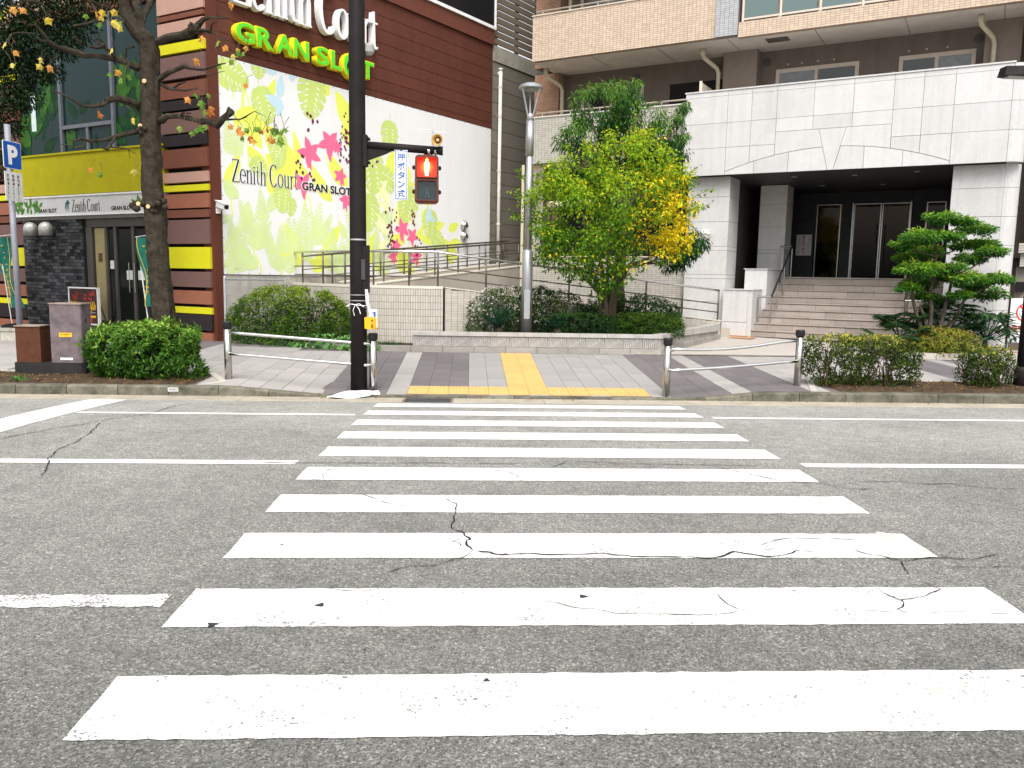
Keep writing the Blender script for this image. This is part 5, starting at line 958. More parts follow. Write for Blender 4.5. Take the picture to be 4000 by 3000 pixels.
# notice on the porch wall and globe lamp
nb = empty('notice_sign', aworld(.17, 5.12, 2.73), AR, 'white no entry notice with red characters on the dark porch wall', 'sign')
Box('plate', PM('notice_white', (.62,.62,.60), .5), nb, -.22, 0, -.31, .22, .012, .31)
REDI = PM('notice_red', (.5,.03,.03), .5); GREI = PM('notice_grey', (.22,.22,.22), .6)
for i, c in enumerate('無断立入禁止'): put_text('red_character', c, REDI, nb, (-.045, -.001, .20-.088*i), 'front', .075, .002, .02)
for x in (-.17, .11):
    for i in range(9): put_text('small_character', '防犯作動中', GREI, nb, (x, -.001, .23-.06*i), 'front', .03, .001, width=.07) if i % 2 == 0 else Box('small_character', GREI, nb, x, -.002, .235-.06*i, x+.06, 0, .25-.06*i)
gl = empty('globe_wall_lamp', aworld(-1.36, .278, 2.80), AR, 'round white caged lamp on the left granite pillar', 'lamp')
pr = [(.001, -.16)]+[(.135*math.cos(rad(a)), .0+.14*math.sin(rad(a))) for a in (-75, -55, -30, 0, 30, 55, 75)]+[(.001, .14)]
mm = MB(); mm.lathe(pr[1:], 20, (0, -.10, 0)); mm.build('globe', PM('globe_glass', (.72,.72,.70), .3), gl, smooth=True)
MB().lathe([(.15, 0), (.15, .03)], 20, (0, 0, 0), 'y').build('base', PM('lamp_base', (.45,.44,.42), .5), gl)
MB().tube(arc_ := [(.142*math.cos(rad(t)), -.10-.145*abs(math.sin(rad(t))), 0) for t in range(0, 181, 15)], .008, 6).tube([(0, -.10-.145*abs(math.sin(rad(t))), .145*math.cos(rad(t))) for t in range(0, 181, 15)], .008, 6).build('cage', PM('cage', (.3,.3,.29), .4), gl)
# paved forecourt in front of the steps
FC = PM('forecourt_paving', (.37,.335,.31), .85, var=.06, scale=3, dirt=(.4,.36,.32), damt=.4, speck=(.45,.41,.38), sscale=120)
ORP = PM('paving_orange', (.36,.20,.115), .85, var=.08, obvar=.08)
def zf(X, Y): return zwalk(X, Y)
mm = MB(); xs = [3.4+.5*i for i in range(34)]; ys_ = [16.64, 17.2, 18, 19, 20, 21.5, 24]; nx = len(xs)
mm.add([(X, Y, zf(X, Y)+.004) for Y in ys_ for X in xs], [(j*nx+i, j*nx+i+1, (j+1)*nx+i+1, (j+1)*nx+i) for j in range(len(ys_)-1) for i in range(nx-1)])
fo = mm.build('forecourt', FC); fo['kind'] = 'structure'
MB().add([(X, Y, zf(X, Y)+.009) for X, Y in ((4.0,16.66),(20,16.66),(20,16.75),(4.0,16.75))], [(0,1,2,3)]).build('drain_slot', GRANJ, fo)
MB().add([(X, Y, zf(X, Y)+.012) for X, Y in ((4.0,16.60),(20,16.60),(20,16.655),(4.0,16.655))], [(0,1,2,3)]).build('edge_strip', EDGE, fo)
for X, Y, w_, d in ((6.35, 19.9, .5, .5), (6.4, 20.45, .5, .5)): MB().add([(X, Y, zf(X, Y)+.010), (X+w_, Y-.3, zf(X+w_, Y)+.010), (X+w_+.3, Y+d-.3, zf(X, Y+d)+.010), (X+.3, Y+d, zf(X, Y+d)+.010)], [(0,1,2,3)]).build('orange_tile', ORP, fo)
for i in range(10):
    for j in range(4): X, Y = 11.0+.5*i, 16.80+.45*j; MB().box(X, Y, zf(X, Y)+.004, X+.49, Y+.44, zf(X, Y)+.014).build('orange_tile', ORP, fo)
# ---------------------------------------------------------------- wheelchair ramp, railings and planter
ZT = 1.389
PL = [(-4.42,20.5), (-3.95,19.75), (-3.45,19.1), (-2.95,18.58), (-2.45,18.18), (-1.94,17.9), (-1.4,17.76), (-.9,17.72), (-.54,17.75)]
RB = (6.16, 19.86); RA = PL[-1]
rampo = empty('access_ramp', (-.54, 17.75, .09), 0, 'beige tiled wheelchair ramp rising behind the planter', 'ramp'); OR_ = Vector((-.54, 17.75, .09))
def L3(x, y, z): return (x-OR_.x, y-OR_.y, z-OR_.z)
RTIL = PM('ramp_tile', (.44,.415,.365), .6, var=.05, obvar=.07); RGRT = PM('ramp_grout', (.17,.13,.125), .9); RCON = PM('ramp_render', (.40,.36,.31), .85, var=.07, dirt=(.28,.25,.21), damt=.4); RCAP = PM('ramp_cap', (.56,.53,.47), .8, var=.06)
# dense samples of the curved front wall
def curve(pts, step):
    P = [Vector(p) for p in pts]; out = []
    def cat(p0, p1, p2, p3, t): return .5*((2*p1)+(-p0+p2)*t+(2*p0-5*p1+4*p2-p3)*t*t+(-p0+3*p1-3*p2+p3)*t**3)
    fine = []
    for i in range(len(P)-1):
        p0, p1, p2, p3 = P[max(i-1, 0)], P[i], P[i+1], P[min(i+2, len(P)-1)]
        for k in range(24): fine.append(cat(p0, p1, p2, p3, k/24))
    fine.append(P[-1]); acc = 0; out = [fine[0]]
    for a, b_ in zip(fine[:-1], fine[1:]):
        d = (b_-a).length; 
        while acc+d >= step:
            t = (step-acc)/d; a = a.lerp(b_, t); d = (b_-a).length; out.append(a.copy()); acc = 0
        acc += d
    return out
CV = curve(PL, .0535)
mm = MB(); n = len(CV); th = .18
nor = []
for i in range(n):
    d = (CV[min(i+1, n-1)]-CV[max(i-1, 0)]).normalized(); nor.append(Vector((d.y, -d.x)))     # outward (towards the street)
vs = []
for p, q in zip(CV, nor):
    i_ = p-q*th; vs += [L3(p.x, p.y, 0), L3(p.x, p.y, ZT), L3(i_.x, i_.y, ZT), L3(i_.x, i_.y, 0)]
mm.add(vs, [(4*i+j, 4*(i+1)+j, 4*(i+1)+(j+1) % 4, 4*i+(j+1) % 4) for i in range(n-1) for j in range(4)]+[(0,1,2,3), (4*n-4, 4*n-1, 4*n-2, 4*n-3)])
fw = mm.build('curved_wall', RGRT, rampo)
sm = MB(); rv = []; k = 0; rows = [ZT-.05-.146*r for r in range(9)]
order = [(i, r) for r in range(8) for i in range(n-1)]
order.sort(key=lambda q: -(q[0])+q[1]*1.5)
for i, r in order:
    p, p2 = CV[i], CV[i+1]; d = (p2-p); l = d.length; d.normalize(); q = Vector((d.y, -d.x)); z1 = rows[r]-.004; z0 = max(.12, rows[r]-.146+.004)
    if z1 <= z0: continue
    if k < 298:
        k += 1; key = ('ramp_tile', round(z1-z0, 3))
        if key not in CACHE: me = MB().box(.004, -.006, 0, .0495, .004, z1-z0).mesh('wall_tile'); me.materials.append(RTIL); CACHE[key] = me
        o = bpy.data.objects.new('wall_tile', CACHE[key]); COL.objects.link(o); o.parent = fw; o.location = L3(p.x, p.y, z0); o.rotation_euler.z = math.atan2(d.y, d.x)
    else:
        a, b_ = p+d*.004, p+d*(l-.004); c = lambda v, e, z: L3(v.x+q.x*e, v.y+q.y*e, z)
        sm.hexa([c(a, .006, z0), c(b_, .006, z0), c(b_, -.004, z0), c(a, -.004, z0)], [c(a, .006, z1), c(b_, .006, z1), c(b_, -.004, z1), c(a, -.004, z1)]); rv += [random.random()]*6
o = sm.build('wall_tiles', RTIL, fw); rnd_attr(o.data, rv); o['kind'] = 'stuff'
cap = MB(); vs = []
for p, q in zip(CV, nor):
    a, b_ = p+q*.012, p-q*(th+.012); vs += [L3(a.x, a.y, ZT-.045), L3(a.x, a.y, ZT+.012), L3(b_.x, b_.y, ZT+.012), L3(b_.x, b_.y, ZT-.045)]
cap.add(vs, [(4*i+j, 4*(i+1)+j, 4*(i+1)+(j+1) % 4, 4*i+(j+1) % 4) for i in range(n-1) for j in range(4)]+[(0,1,2,3), (4*n-4, 4*n-1, 4*n-2, 4*n-3)]).build('wall_cap', RCAP, rampo)
# straight falling side wall
A = Vector(RA); B = Vector(RB); D = (B-A); LEN = D.length; D.normalize(); Q = Vector((D.y, -D.x)); ang = math.atan2(D.y, D.x)
def ztop(s_): return ZT-.02-(ZT-.02-.64)*s_/LEN
def rs(s_, e, z): return L3(A.x+D.x*s_+Q.x*e, A.y+D.y*s_+Q.y*e, z)
MB().hexa([rs(.0,0,.0), rs(LEN,0,.0), rs(LEN,-.18,.0), rs(.0,-.18,.0)], [rs(.0,0,ztop(0)), rs(LEN,0,ztop(LEN)), rs(LEN,-.18,ztop(LEN)), rs(.0,-.18,ztop(0))]).build('straight_wall', RGRT, rampo)
sm = MB(); rv = []
for r in range(24):
    z0 = .1+.055*r
    for c in range(int(LEN/.14)):
        s0, s1 = c*.14+.004, c*.14+.136; z1 = min(z0+.051, ztop(s1)-.012)
        if z1-z0 < .02: continue
        sm.hexa([rs(s0,.006,z0), rs(s1,.006,z0), rs(s1,-.002,z0), rs(s0,-.002,z0)], [rs(s0,.006,z1), rs(s1,.006,z1), rs(s1,-.002,z1), rs(s0,-.002,z1)]); rv += [random.random()]*6
for r in range(9):     # end face of the wall beside the steps
    z0 = .16+.055*r
    if z0+.05 < .63: sm.hexa([rs(LEN-.001,-.004,z0), rs(LEN+.006,-.004,z0), rs(LEN+.006,-.176,z0), rs(LEN-.001,-.176,z0)], [rs(LEN-.001,-.004,z0+.05), rs(LEN+.006,-.004,z0+.05), rs(LEN+.006,-.176,z0+.05), rs(LEN-.001,-.176,z0+.05)]); rv += [random.random()]*6
o = sm.build('side_tiles', RTIL, rampo); rnd_attr(o.data, rv); o['kind'] = 'stuff'
MB().hexa([rs(.0,.012,ztop(0)-.004), rs(LEN,.012,ztop(LEN)-.004), rs(LEN,-.195,ztop(LEN)-.004), rs(.0,-.195,ztop(0)-.004)], [rs(.0,.012,ztop(0)+.02), rs(LEN,.012,ztop(LEN)+.02), rs(LEN,-.195,ztop(LEN)+.02), rs(.0,-.195,ztop(0)+.02)]).build('side_cap', RCAP, rampo)
# front run deck, landing, back run along the mural
MB().hexa([rs(.2,-.2,.0), rs(LEN+.4,-.2,.0), rs(LEN+.4,-1.5,.0), rs(.2,-1.5,.0)], [rs(.2,-.2,1.25), rs(LEN+.4,-.2,.45), rs(LEN+.4,-1.5,.45), rs(.2,-1.5,1.25)]).build('lower_run', RCON, rampo)
lp = [(-4.2,20.5),(-3.7,19.72),(-3.2,19.1),(-2.7,18.62),(-1.9,18.12),(-.9,17.95),(-.5,17.98),(.2,19.6),(-1.9,22.2),(-2.6,23.0),(-2.9,22.3)]
MB().prism(lp, lambda a, b_: L3(a, b_, .1), lambda a, b_: L3(a, b_, 1.27)).build('landing', RCON, rampo)
def sw_(n_, a, z):      # side-wall coordinates of the shop -> ramp-local
    x, y = cs(n_, a); p = zworld(x, y, z); return L3(*p)
def zb(a): return 1.39+(2.08-1.39)*(a-3.4)/8.0
MB().hexa([sw_(1.42,3.3,.1), sw_(1.42,12.5,.1), sw_(.2,12.5,.1), sw_(.2,3.3,.1)], [sw_(1.42,3.3,zb(3.3)-.09), sw_(1.42,12.5,zb(12.5)-.09), sw_(.2,12.5,zb(12.5)-.09), sw_(.2,3.3,zb(3.3)-.09)]).build('upper_run', RCON, rampo)
for n0, n1, nm in ((1.58, 1.43, 'upper_run_wall'), (.24, .10, 'upper_run_kerb')):
    MB().hexa([sw_(n0,3.7,.1), sw_(n0,12.8,.1), sw_(n1,12.8,.1), sw_(n1,3.7,.1)], [sw_(n0,3.7,zb(3.7)-.01), sw_(n0,12.8,zb(12.8)-.01), sw_(n1,12.8,zb(12.8)-.01), sw_(n1,3.7,zb(3.7)-.01)]).build(nm, RCON, rampo)
    MB().hexa([sw_(n0+.015,3.68,zb(3.68)-.008), sw_(n0+.015,12.8,zb(12.8)-.008), sw_(n1-.015,12.8,zb(12.8)-.008), sw_(n1-.015,3.68,zb(3.68)-.008)], [sw_(n0+.015,3.68,zb(3.68)+.025), sw_(n0+.015,12.8,zb(12.8)+.025), sw_(n1-.015,12.8,zb(12.8)+.025), sw_(n1-.015,3.68,zb(3.68)+.025)]).build('wall_cap', RCAP, rampo)
# railings
RST = PM('railing_steel', (.13,.115,.10), .4, metal=.7, var=.15, scale=20); RSB = PM('railing_bright', (.62,.61,.60), .22, metal=1., var=.08, scale=20)
def railing(name, label, pts, posts, origin, hs=(.74, .41, .21), r=(.026, .014, .014), mats=None):
    h = empty(name, origin, 0, label, 'railing'); o_ = Vector(origin)
    for j, (hh, rr_) in enumerate(zip(hs, r)): MB().tube([(p[0]-o_.x, p[1]-o_.y, p[2]-o_.z+hh) for p in pts], rr_, 8).build('top_rail' if j == 0 else 'lower_rail', (mats or [RST]*3)[j], h, smooth=True)
    for p in posts: MB().tube([(p[0]-o_.x, p[1]-o_.y, p[2]-o_.z-.03), (p[0]-o_.x, p[1]-o_.y, p[2]-o_.z+hs[0])], .021, 8).build('post', RST, h, smooth=True)
    return h
mid = [CV[i]-nor[i]*.09 for i in range(0, n, 4)]; cpts = [(p.x, p.y, ZT) for p in mid]
spt = lambda s_: (A.x+D.x*s_-Q.x*.09, A.y+D.y*s_-Q.y*.09, ztop(s_))
spts = [spt(s_) for s_ in [.5+.7*i for i in range(10)]]+[spt(LEN-.03)]
cposts = [cpts[min(len(cpts)-1, int(len(cpts)*q))] for q in (.02, .14, .34, .52, .70, .86)]+[cpts[-1]]
railing('ramp_railing', 'steel railing curving along the front edge of the ramp', cpts+spts, cposts+[spt(s_) for s_ in (.95, 1.95, 2.95, 3.95, 4.95, 5.95, LEN-.05)], (-.54, 17.75, ZT), mats=[RSB, RST, RST])
wp = lambda n_, a: tuple(Vector(sw_(n_, a, zb(a)))+OR_)
railing('ramp_railing', 'steel railing along the mural behind the ramp', [wp(.17, a) for a in (2.4, 3.4, 5, 7, 9, 11.3)], [wp(.17, a) for a in (3.4, 4.35, 5.18, 6.14, 7.12, 8.09, 9.07, 10.04, 11.02)], tuple(Vector(sw_(.17, 2.4, 1.39))+OR_))
railing('ramp_railing', 'middle steel railing between the two ramp runs', [wp(1.5, a) for a in (3.86, 5, 7, 9, 11.5)], [wp(1.5, a) for a in (3.87, 4.89, 5.88, 6.9, 7.9, 8.93, 9.94, 10.95)], tuple(Vector(sw_(1.5, 3.86, 1.39))+OR_))
# granite kerb at the back of the pavement and ribbed planter wall
KG = PM('granite_kerb', (.30,.28,.255), .8, var=.12, scale=6, obvar=.10, speck=(.42,.40,.37), sscale=80, dirt=(.13,.12,.10), dscale=3, damt=.6)
bk = empty('planter_kerb', (-2.4, 16.8, .09), 0, 'low granite kerb along the back of the pavement', 'kerb')
kp = [(-5.45,18.55), (-4.6,18.0), (-3.6,17.35), (-2.7,16.93), (-2.0,16.76), (-1.2,16.70), (3.95,16.70)]
for a, b_ in zip(kp[:-1], kp[1:]):
    P0, P1 = Vector(a), Vector(b_); d = P1-P0; kk = max(1, round(d.length/.62)); d.normalize(); q = Vector((-d.y, d.x))*.15
    for i in range(kk):
        s0, s1 = P0.lerp(P1, i/kk)+d*.004, P0.lerp(P1, (i+1)/kk)-d*.004
        f_ = lambda v, z: (v.x+2.4, v.y-16.8, z-.09)
        MB().hexa([f_(s0, 0), f_(s1, 0), f_(s1+q, 0), f_(s0+q, 0)], [f_(s0, .20), f_(s1, .20), f_(s1+q, .20), f_(s0+q, .20)]).build('kerb_stone', KG, bk)
pw = empty('planter_wall', (-1.16, 16.72, .2), 0, 'long low ribbed concrete planter wall facing the pavement', 'planter')
PBL = PM('planter_block', (.33,.315,.295), .85, var=.15, scale=12, obvar=.07, speck=(.52,.50,.47), sscale=45, dirt=(.14,.13,.12), dscale=3, damt=.6, bmp=.5, bscale=30)
PCP = PM('planter_cap', (.40,.385,.36), .85, var=.12, scale=8, obvar=.05, dirt=(.17,.16,.14), dscale=4, damt=.7, bmp=.3, bscale=30)
rib = MB().box(.004, .035, .002, .396, .15, .215)
for i in range(9): rib.box(.012+i*.0425, .008+.004*(i % 3), .004, .012+i*.0425+.034, .036, .213)
rme = rib.mesh('ribbed_block'); rme.materials.append(PBL)
for i in range(13):
    o = bpy.data.objects.new('ribbed_block', rme); COL.objects.link(o); o.parent = pw; o.location = (i*.393, 0, .002)
for i in range(9): MB().box(-.02+i*.572+.003, -.012, .219, -.02+(i+1)*.572-.003, .19, .292).build('cap_stone', PCP, pw)
MB().box(-.012, .16, .002, .15, 1.0, .215).build('end_block', PBL, pw)
P0, P1 = Vector((5.105, .0)), Vector((7.22, 2.92)); d = (P1-P0); kk = 6; d.normalize(); q = Vector((-d.y, d.x))
for i in range(kk):
    s0, s1 = P0.lerp(P1, i/kk)+d*.003, P0.lerp(P1, (i+1)/kk)-d*.003; zu = lambda v: .10*((v-P0).length/3.6)
    for e0, e1, z0, z1, nm, mt in ((.03, .18, -.1, .215, 'diagonal_block', PBL), (-.012, .2, .219, .292, 'cap_stone', PCP), (-.03, .025, -.16, .02, 'kerb_stone', KG)):
        a, b_, c, e = s0+q*e0, s1+q*e0, s1+q*e1, s0+q*e1
        MB().hexa([(v.x, v.y, z0) for v in (a, b_, c, e)], [(v.x, v.y, z1+zu(v)) for v in (a, b_, c, e)]).build(nm, mt, pw)
bedp = [(-1.0,16.85),(3.95,16.86),(6.0,19.7),(-.4,17.66),(-.9,17.62)]
so_ = MB().prism(bedp, lambda a, b_: (a, b_, .1), lambda a, b_: (a, b_, .42)).build('planter_soil', SOILM); so_['kind'] = 'structure'
bedq = [(-5.4,18.6),(-3.6,17.45),(-2.0,16.88),(-1.2,16.85),(-1.2,17.66),(-1.94,17.8),(-2.95,18.45),(-4.4,20.4)]
so_ = MB().prism(bedq, lambda a, b_: (a, b_, .05), lambda a, b_: (a, b_, .17)).build('hedge_soil', SOILM); so_['kind'] = 'structure'
# wire fence beside the shop corner
fe = empty('wire_fence', (-5.28, 18.05, .15), 0, 'thin grey wire fence post beside the brown building corner', 'fence')
FEM = PM('fence_steel', (.45,.47,.50), .5, metal=.5)
MB().tube([(0,0,0),(0,0,1.36)], .03, 8).lathe([(.034,1.36),(.02,1.39)], 8).build('post', FEM, fe); MB().tube([(.95,1.5,0),(.95,1.5,1.36)], .03, 8).build('post', FEM, fe)
for i in range(8): MB().tube([(0,0,.15+.165*i),(.95,1.5,.15+.165*i)], .006, 5).build('wire', FEM, fe)
MB().tube([(0,0,1.32),(.95,1.5,1.32)], .014, 6).build('top_wire', FEM, fe)
# ---------------------------------------------------------------- street furniture
SST = PM('stainless', (.50,.49,.47), .25, metal=1., var=.12, scale=14, dirt=(.20,.16,.10), dscale=3, damt=.25); CAPK = PM('cap_black', (.015,.015,.017), .4); RLW = PM('rail_bright', (.72,.72,.72), .2, metal=1., var=.05)
def guard(label, P0, P1, bow=0.):
    a, b_ = Vector((P0[0], P0[1], zwalk(*P0))), Vector((P1[0], P1[1], zwalk(*P1)))
    t = empty('guard_rail', a, 0, label, 'guard rail', 'guard rails at the kerb'); d = b_-a
    for v in (Vector((0,0,0)), d):
        p = MB().tube([v+Vector((0,0,-.05)), v+Vector((0,0,.83))], .057, 16).build('post', SST, t, smooth=True)
        MB().lathe([(.068, .80), (.072, .81), (.072, .885), (.062, .90)], 18, v).build('cap', CAPK, p)
    for z in (.735, .405):
        pts = []
        for i in range(13):
            s_ = i/12; q = Vector((0,0,z))+d*(.02+.96*s_); q.z -= bow*math.sin(math.pi*min(1, s_*1.15))*(1 if z > .5 else .25); q.y -= .058; pts.append(q)
        MB().tube(pts, .024, 10).build('rail', RLW, t, smooth=True)
guard('shiny guard rail in front of the big rounded shrub, dark pole at its right end', (-3.76, 12.92), (-1.47, 12.53)); guard('shiny guard rail with sagging top bar right of the yellow paving', (3.04, 12.42), (5.30, 12.90), .055)
# signal pole ---------------------------------------------------------------------
PBK = PM('pole_dark_paint', (.014,.012,.012), .55, spec=.12, var=.25, scale=3, dirt=(.022,.019,.018), dscale=5, damt=.5)
px, py = -1.69, 12.56; pz = zwalk(px, py)
sp = empty('signal_pole', (px, py, pz), 0, 'thick dark brown steel signal pole at the kerb', 'pole')
MB().tube([(0,0,-.1),(0,0,2.1),(0,0,5),(.01,0,9.0)], [.127,.124,.119,.112], 24).build('pole', PBK, sp, smooth=True)
az_ = 3.49-pz
MB().tube([(.1,-.02,az_+.03),(1.22,-.05,az_-.03)], .058, 12).build('arm', PBK, sp, smooth=True); MB().lathe([(.066, 0), (.066, .05)], 12, (1.21, -.05, az_-.03), 'x').build('arm_cap', PBK, sp)
MB().prism([(.10, az_-.21), (.10, az_-.02), (.55, az_-.02), (.42, az_-.09)], lambda a, b_: (a, -.055, b_), lambda a, b_: (a, .015, b_)).build('gusset', PBK, sp)
MB().box(.09,-.10,az_-.28,.15,.08,az_+.17).build('arm_bracket', PBK, sp)
for z in (az_+.12, az_-.22): MB().tube([(.155,-.06,z),(.185,-.06,z)], .02, 6).tube([(.155,.04,z),(.185,.04,z)], .02, 6).build('bolt', PBK, sp)
MB().box(.08,-.10,1.35-pz,.165,.08,2.06-pz).build('control_box', PBK, sp)
BANDM = PM('band_steel', (.62,.62,.62), .3, metal=.8)
for z, w_ in ((2.14, .022), (1.32, .012), (1.235, .012)): MB().lathe([(.1275, z-pz-w_/2), (.1275, z-pz+w_/2)], 24).build('band', BANDM, sp)
MB().box(.06,-.12,1.55-pz,.12,-.116,1.85-pz).build('sticker_mark', PM('old_sticker', (.05,.05,.055), .5), sp)
MB().lathe([(.05, 0), (.075, .03), (.075, .12), (.06, .15)], 14, (.17, .06, 4.82-pz)).box(.08,.03,4.87-pz,.17,.08,4.93-pz).build('detector', PM('detector_grey', (.30,.30,.29), .5), sp)
# pedestrian signal
SHB = PM('signal_housing', (.15,.048,.034), .5, var=.2, scale=8, dirt=(.05,.02,.02), damt=.4)
sig = empty('pedestrian_signal', (-.665, 12.52, 2.69), rad(3), 'brown pedestrian signal with glowing red standing figure', 'traffic light')
def rrect(w0, w1, h0, h1, r=.04):     # rounded outline, bottom half-width w0, top half-width w1
    pts = []
    for (cx, cz, a0) in ((w0-r, h0+r, -90), (w1-r, h1-r, 0), (-w1+r, h1-r, 90), (-w0+r, h0+r, 180)):
        for k in range(6): a = rad(a0+18*k); pts.append((cx+r*math.cos(a), cz+r*math.sin(a)))
    return pts
MB().prism(rrect(.17, .165, 0, .695, .05), lambda a, b_: (a*.96, .12, .0+b_), lambda a, b_: (a, -.03, b_)).prism(rrect(.178, .173, -.008, .703, .055), lambda a, b_: (a, -.03, b_), lambda a, b_: (a, -.045, b_)).build('housing', SHB, sig)
def visor(z0, z1, name):
    o_ = rrect(.158, .158, z0-.015, z1+.015, .03); i_ = rrect(.143, .143, z0, z1, .025); n_ = len(o_); mm = MB()
    vs = [(a, -.045, b_) for a, b_ in o_]+[(a, -.13+.05*(z1-b_)/(z1-z0), b_) for a, b_ in o_]+[(a, -.13+.05*(z1-b_)/(z1-z0), b_) for a, b_ in i_]+[(a, -.045, b_) for a, b_ in i_]
    mm.add(vs, [(j*n_+i, j*n_+(i+1) % n_, (j+1)*n_+(i+1) % n_, (j+1)*n_+i) for j in range(3) for i in range(n_)]); mm.build(name, SHB, sig)
visor(.385, .655, 'visor'); visor(.05, .325, 'visor')
def red_lens():
    m_, t, b = new_mat('red_lens_lit'); tc = N(t, 'ShaderNodeTexCoord'); g_ = N(t, 'ShaderNodeTexGradient', gradient_type='SPHERICAL'); mp = N(t, 'ShaderNodeMapping'); mp.inputs['Scale'].default_value = (5.2, 5.2, 5.2); mp.inputs['Location'].default_value = (0, 0, -.52*5.2)
    t.links.new(tc.outputs['Object'], mp.inputs['Vector']); t.links.new(mp.outputs[0], g_.inputs[0])
    c = ramp(t, g_.outputs[0], [(0, (1., .0, .0)), (.4, (1., .02, .002)), (.7, (1., .20, .02)), (1, (1., .42, .05))]); t.links.new(c, b.inputs['Emission Color']); b.inputs['Emission Strength'].default_value = 1.1; b.inputs['Base Color'].default_value = (.5, .01, .0, 1); return m_
MB().prism(rrect(.142, .142, .386, .654, .025), lambda a, b_: (a, -.046, b_), lambda a, b_: (a, -.055, b_)).build('red_lens', red_lens(), sig)
MB().prism(rrect(.142, .142, .051, .324, .025), lambda a, b_: (a, -.046, b_), lambda a, b_: (a, -.055, b_)).build('green_lens', PM('green_lens', (.008,.022,.028), .2, var=.5, scale=10, spec=.6), sig)
FIGM = PM('figure_lit', (1,.9,.6), .5, em=(1., .66, .20, 2.4))
fig = [(-.022,.40),(-.005,.40),(0,.50),(.005,.40),(.022,.40),(.03,.50),(.034,.50),(.038,.585),(.026,.60),(.012,.603),(-.012,.603),(-.026,.60),(-.038,.585),(-.034,.50),(-.03,.50)]
MB().prism(fig, lambda a, b_: (a, -.055, b_), lambda a, b_: (a, -.058, b_)).lathe([(.02, .055), (.02, .0585)], 14, (0, 0, .627), 'y').build('standing_figure', FIGM, sig)
figg = [(-.03,.08),(-.012,.08),(.0,.16),(.02,.08),(.04,.085),(.02,.18),(.015,.24),(-.015,.24),(-.03,.18),(-.022,.17),(-.01,.2)]
MB().prism(figg, lambda a, b_: (a, -.055, b_), lambda a, b_: (a, -.0575, b_)).build('walking_figure', PM('figure_unlit', (.05,.07,.072), .4), sig)
for x in (-.19, .19):
    for z in (.17, .52): MB().tube([(x-.025, 0, z), (x+.025, 0, z)], .022, 8).box(x-.012,-.03,z-.03,x+.012,.03,z+.03).build('hinge', PBK, sig)
MB().tube([(-.01,.03,.69),(-.01,.03,.79)], .032, 10).tube([(-.01,.03,.69),(-.01,.03,.715)], .05, 10).build('mount', SHB, sig); MB().tube([(.07,.05,.69),(.07,.05,.80)], .014, 8).build('mount', PBK, sig)
pb = empty('push_button_plate', (-1.04, 12.46, 2.735), rad(3), 'narrow white hanging plate with blue push button characters', 'sign')
BLU = PM('sign_blue', (.02,.09,.36), .5)
Box('plate', PM('plate_white', (.72,.72,.71), .45), pb, -.095, 0, 0, .095, .015, .715)
MB().box(-.088,-.003,.008,.088,-.0005,.018).box(-.088,-.003,.697,.088,-.0005,.707).box(-.088,-.003,.0181,-.078,-.0005,.6969).box(.078,-.003,.0181,.088,-.0005,.6969).build('border', BLU, pb)
for i, c in enumerate('押ボタン式'): put_text('character', c, BLU, pb, (-.055, -.001, .565-.132*i), 'front', .108, .002, .012 if i == 0 else .025, .112)
MB().tube([(0,.01,.71),(0,.01,.76)], .018, 8).build('hanger', PBK, pb)
hs = empty('horn_speaker', (-.50, 12.44, 3.60), rad(-12), 'small yellow brown horn loudspeaker on top of the signal arm', 'speaker')
HRN = PM('horn_tan', (.48,.27,.06), .5, var=.2, scale=20); HIN = PM('horn_inside', (.10,.05,.018), .6)
MB().lathe([(.03, -.14), (.035, -.08), (.05, -.02), (.078, .04), (.084, .045), (.078, .05), (.05, .0), (.034, -.05)], 20, (0, 0, 0), 'y').build('horn', HRN, hs, smooth=True)
MB().lathe([(.05, .002), (.05, .004)], 18, (0, 0, 0), 'y').build('throat', HIN, hs); MB().lathe([(.02, .0), (.022, .02), (.01, .03)], 12, (0, 0, 0), 'y').build('phase_plug', PM('plug_cream', (.6,.5,.3), .5), hs)
MB().tube([(0,.08,0),(0,.08,-.12)], .015, 6).build('stem', BANDM, hs)
an = empty('antenna', (-.59, 12.53, 3.52), 0, 'thin wire aerial standing on the signal arm', 'antenna'); ANM = PM('aerial_steel', (.55,.55,.56), .4, metal=.6)
MB().tube([(0,0,0),(0,0,.24)], .009, 6).tube([(.02,.02,0),(.02,.02,.22)], .006, 6).build('mast', ANM, an); MB().tube([(-.2,0,.245),(.02,0,.235)], .004, 5).tube([(0,0,.225),(.25,0,.195)], .004, 5).build('element', ANM, an); MB().lathe([(.065, 0), (.065, .03)], 12, (-.06, -.01, -.06), 'x').lathe([(.065, 0), (.065, .03)], 12, (.04, -.01, -.062), 'x').build('clamp', BANDM, an)
# push button unit and papers on the pole
bu = empty('push_button_unit', (-1.50, 12.42, .815), rad(-28), 'yellow pedestrian push button box low on the dark pole', 'push button')
YBX = PM('button_yellow', (.80,.42,.02), .4, var=.04)
MB().prism(rrect(.085, .088, 0, .175, .015), lambda a, b_: (a, .10, b_), lambda a, b_: (a, -.02, b_)).build('case', YBX, bu)
MB().box(.03,-.024,.012,.078,-.0205,.16).build('face_plate', PM('button_face', (.66,.34,.03), .5), bu); MB().lathe([(.016, .02), (.016, .03), (.01, .035)], 12, (.054, 0, .055), 'y').box(.04,-.0265,.115,.068,-.0242,.14).box(.04,-.0265,.018,.068,-.0242,.034).build('button', PM('button_dark', (.12,.05,.02), .4), bu)
pe = empty('pedestrian_plate', (-1.455, 12.42, .99), rad(-12), 'small white plate with blue walking person pictogram', 'sign')
Box('plate', PM('ped_white', (.75,.75,.74), .45), pe, -.065, 0, -.15, .065, .006, .125)
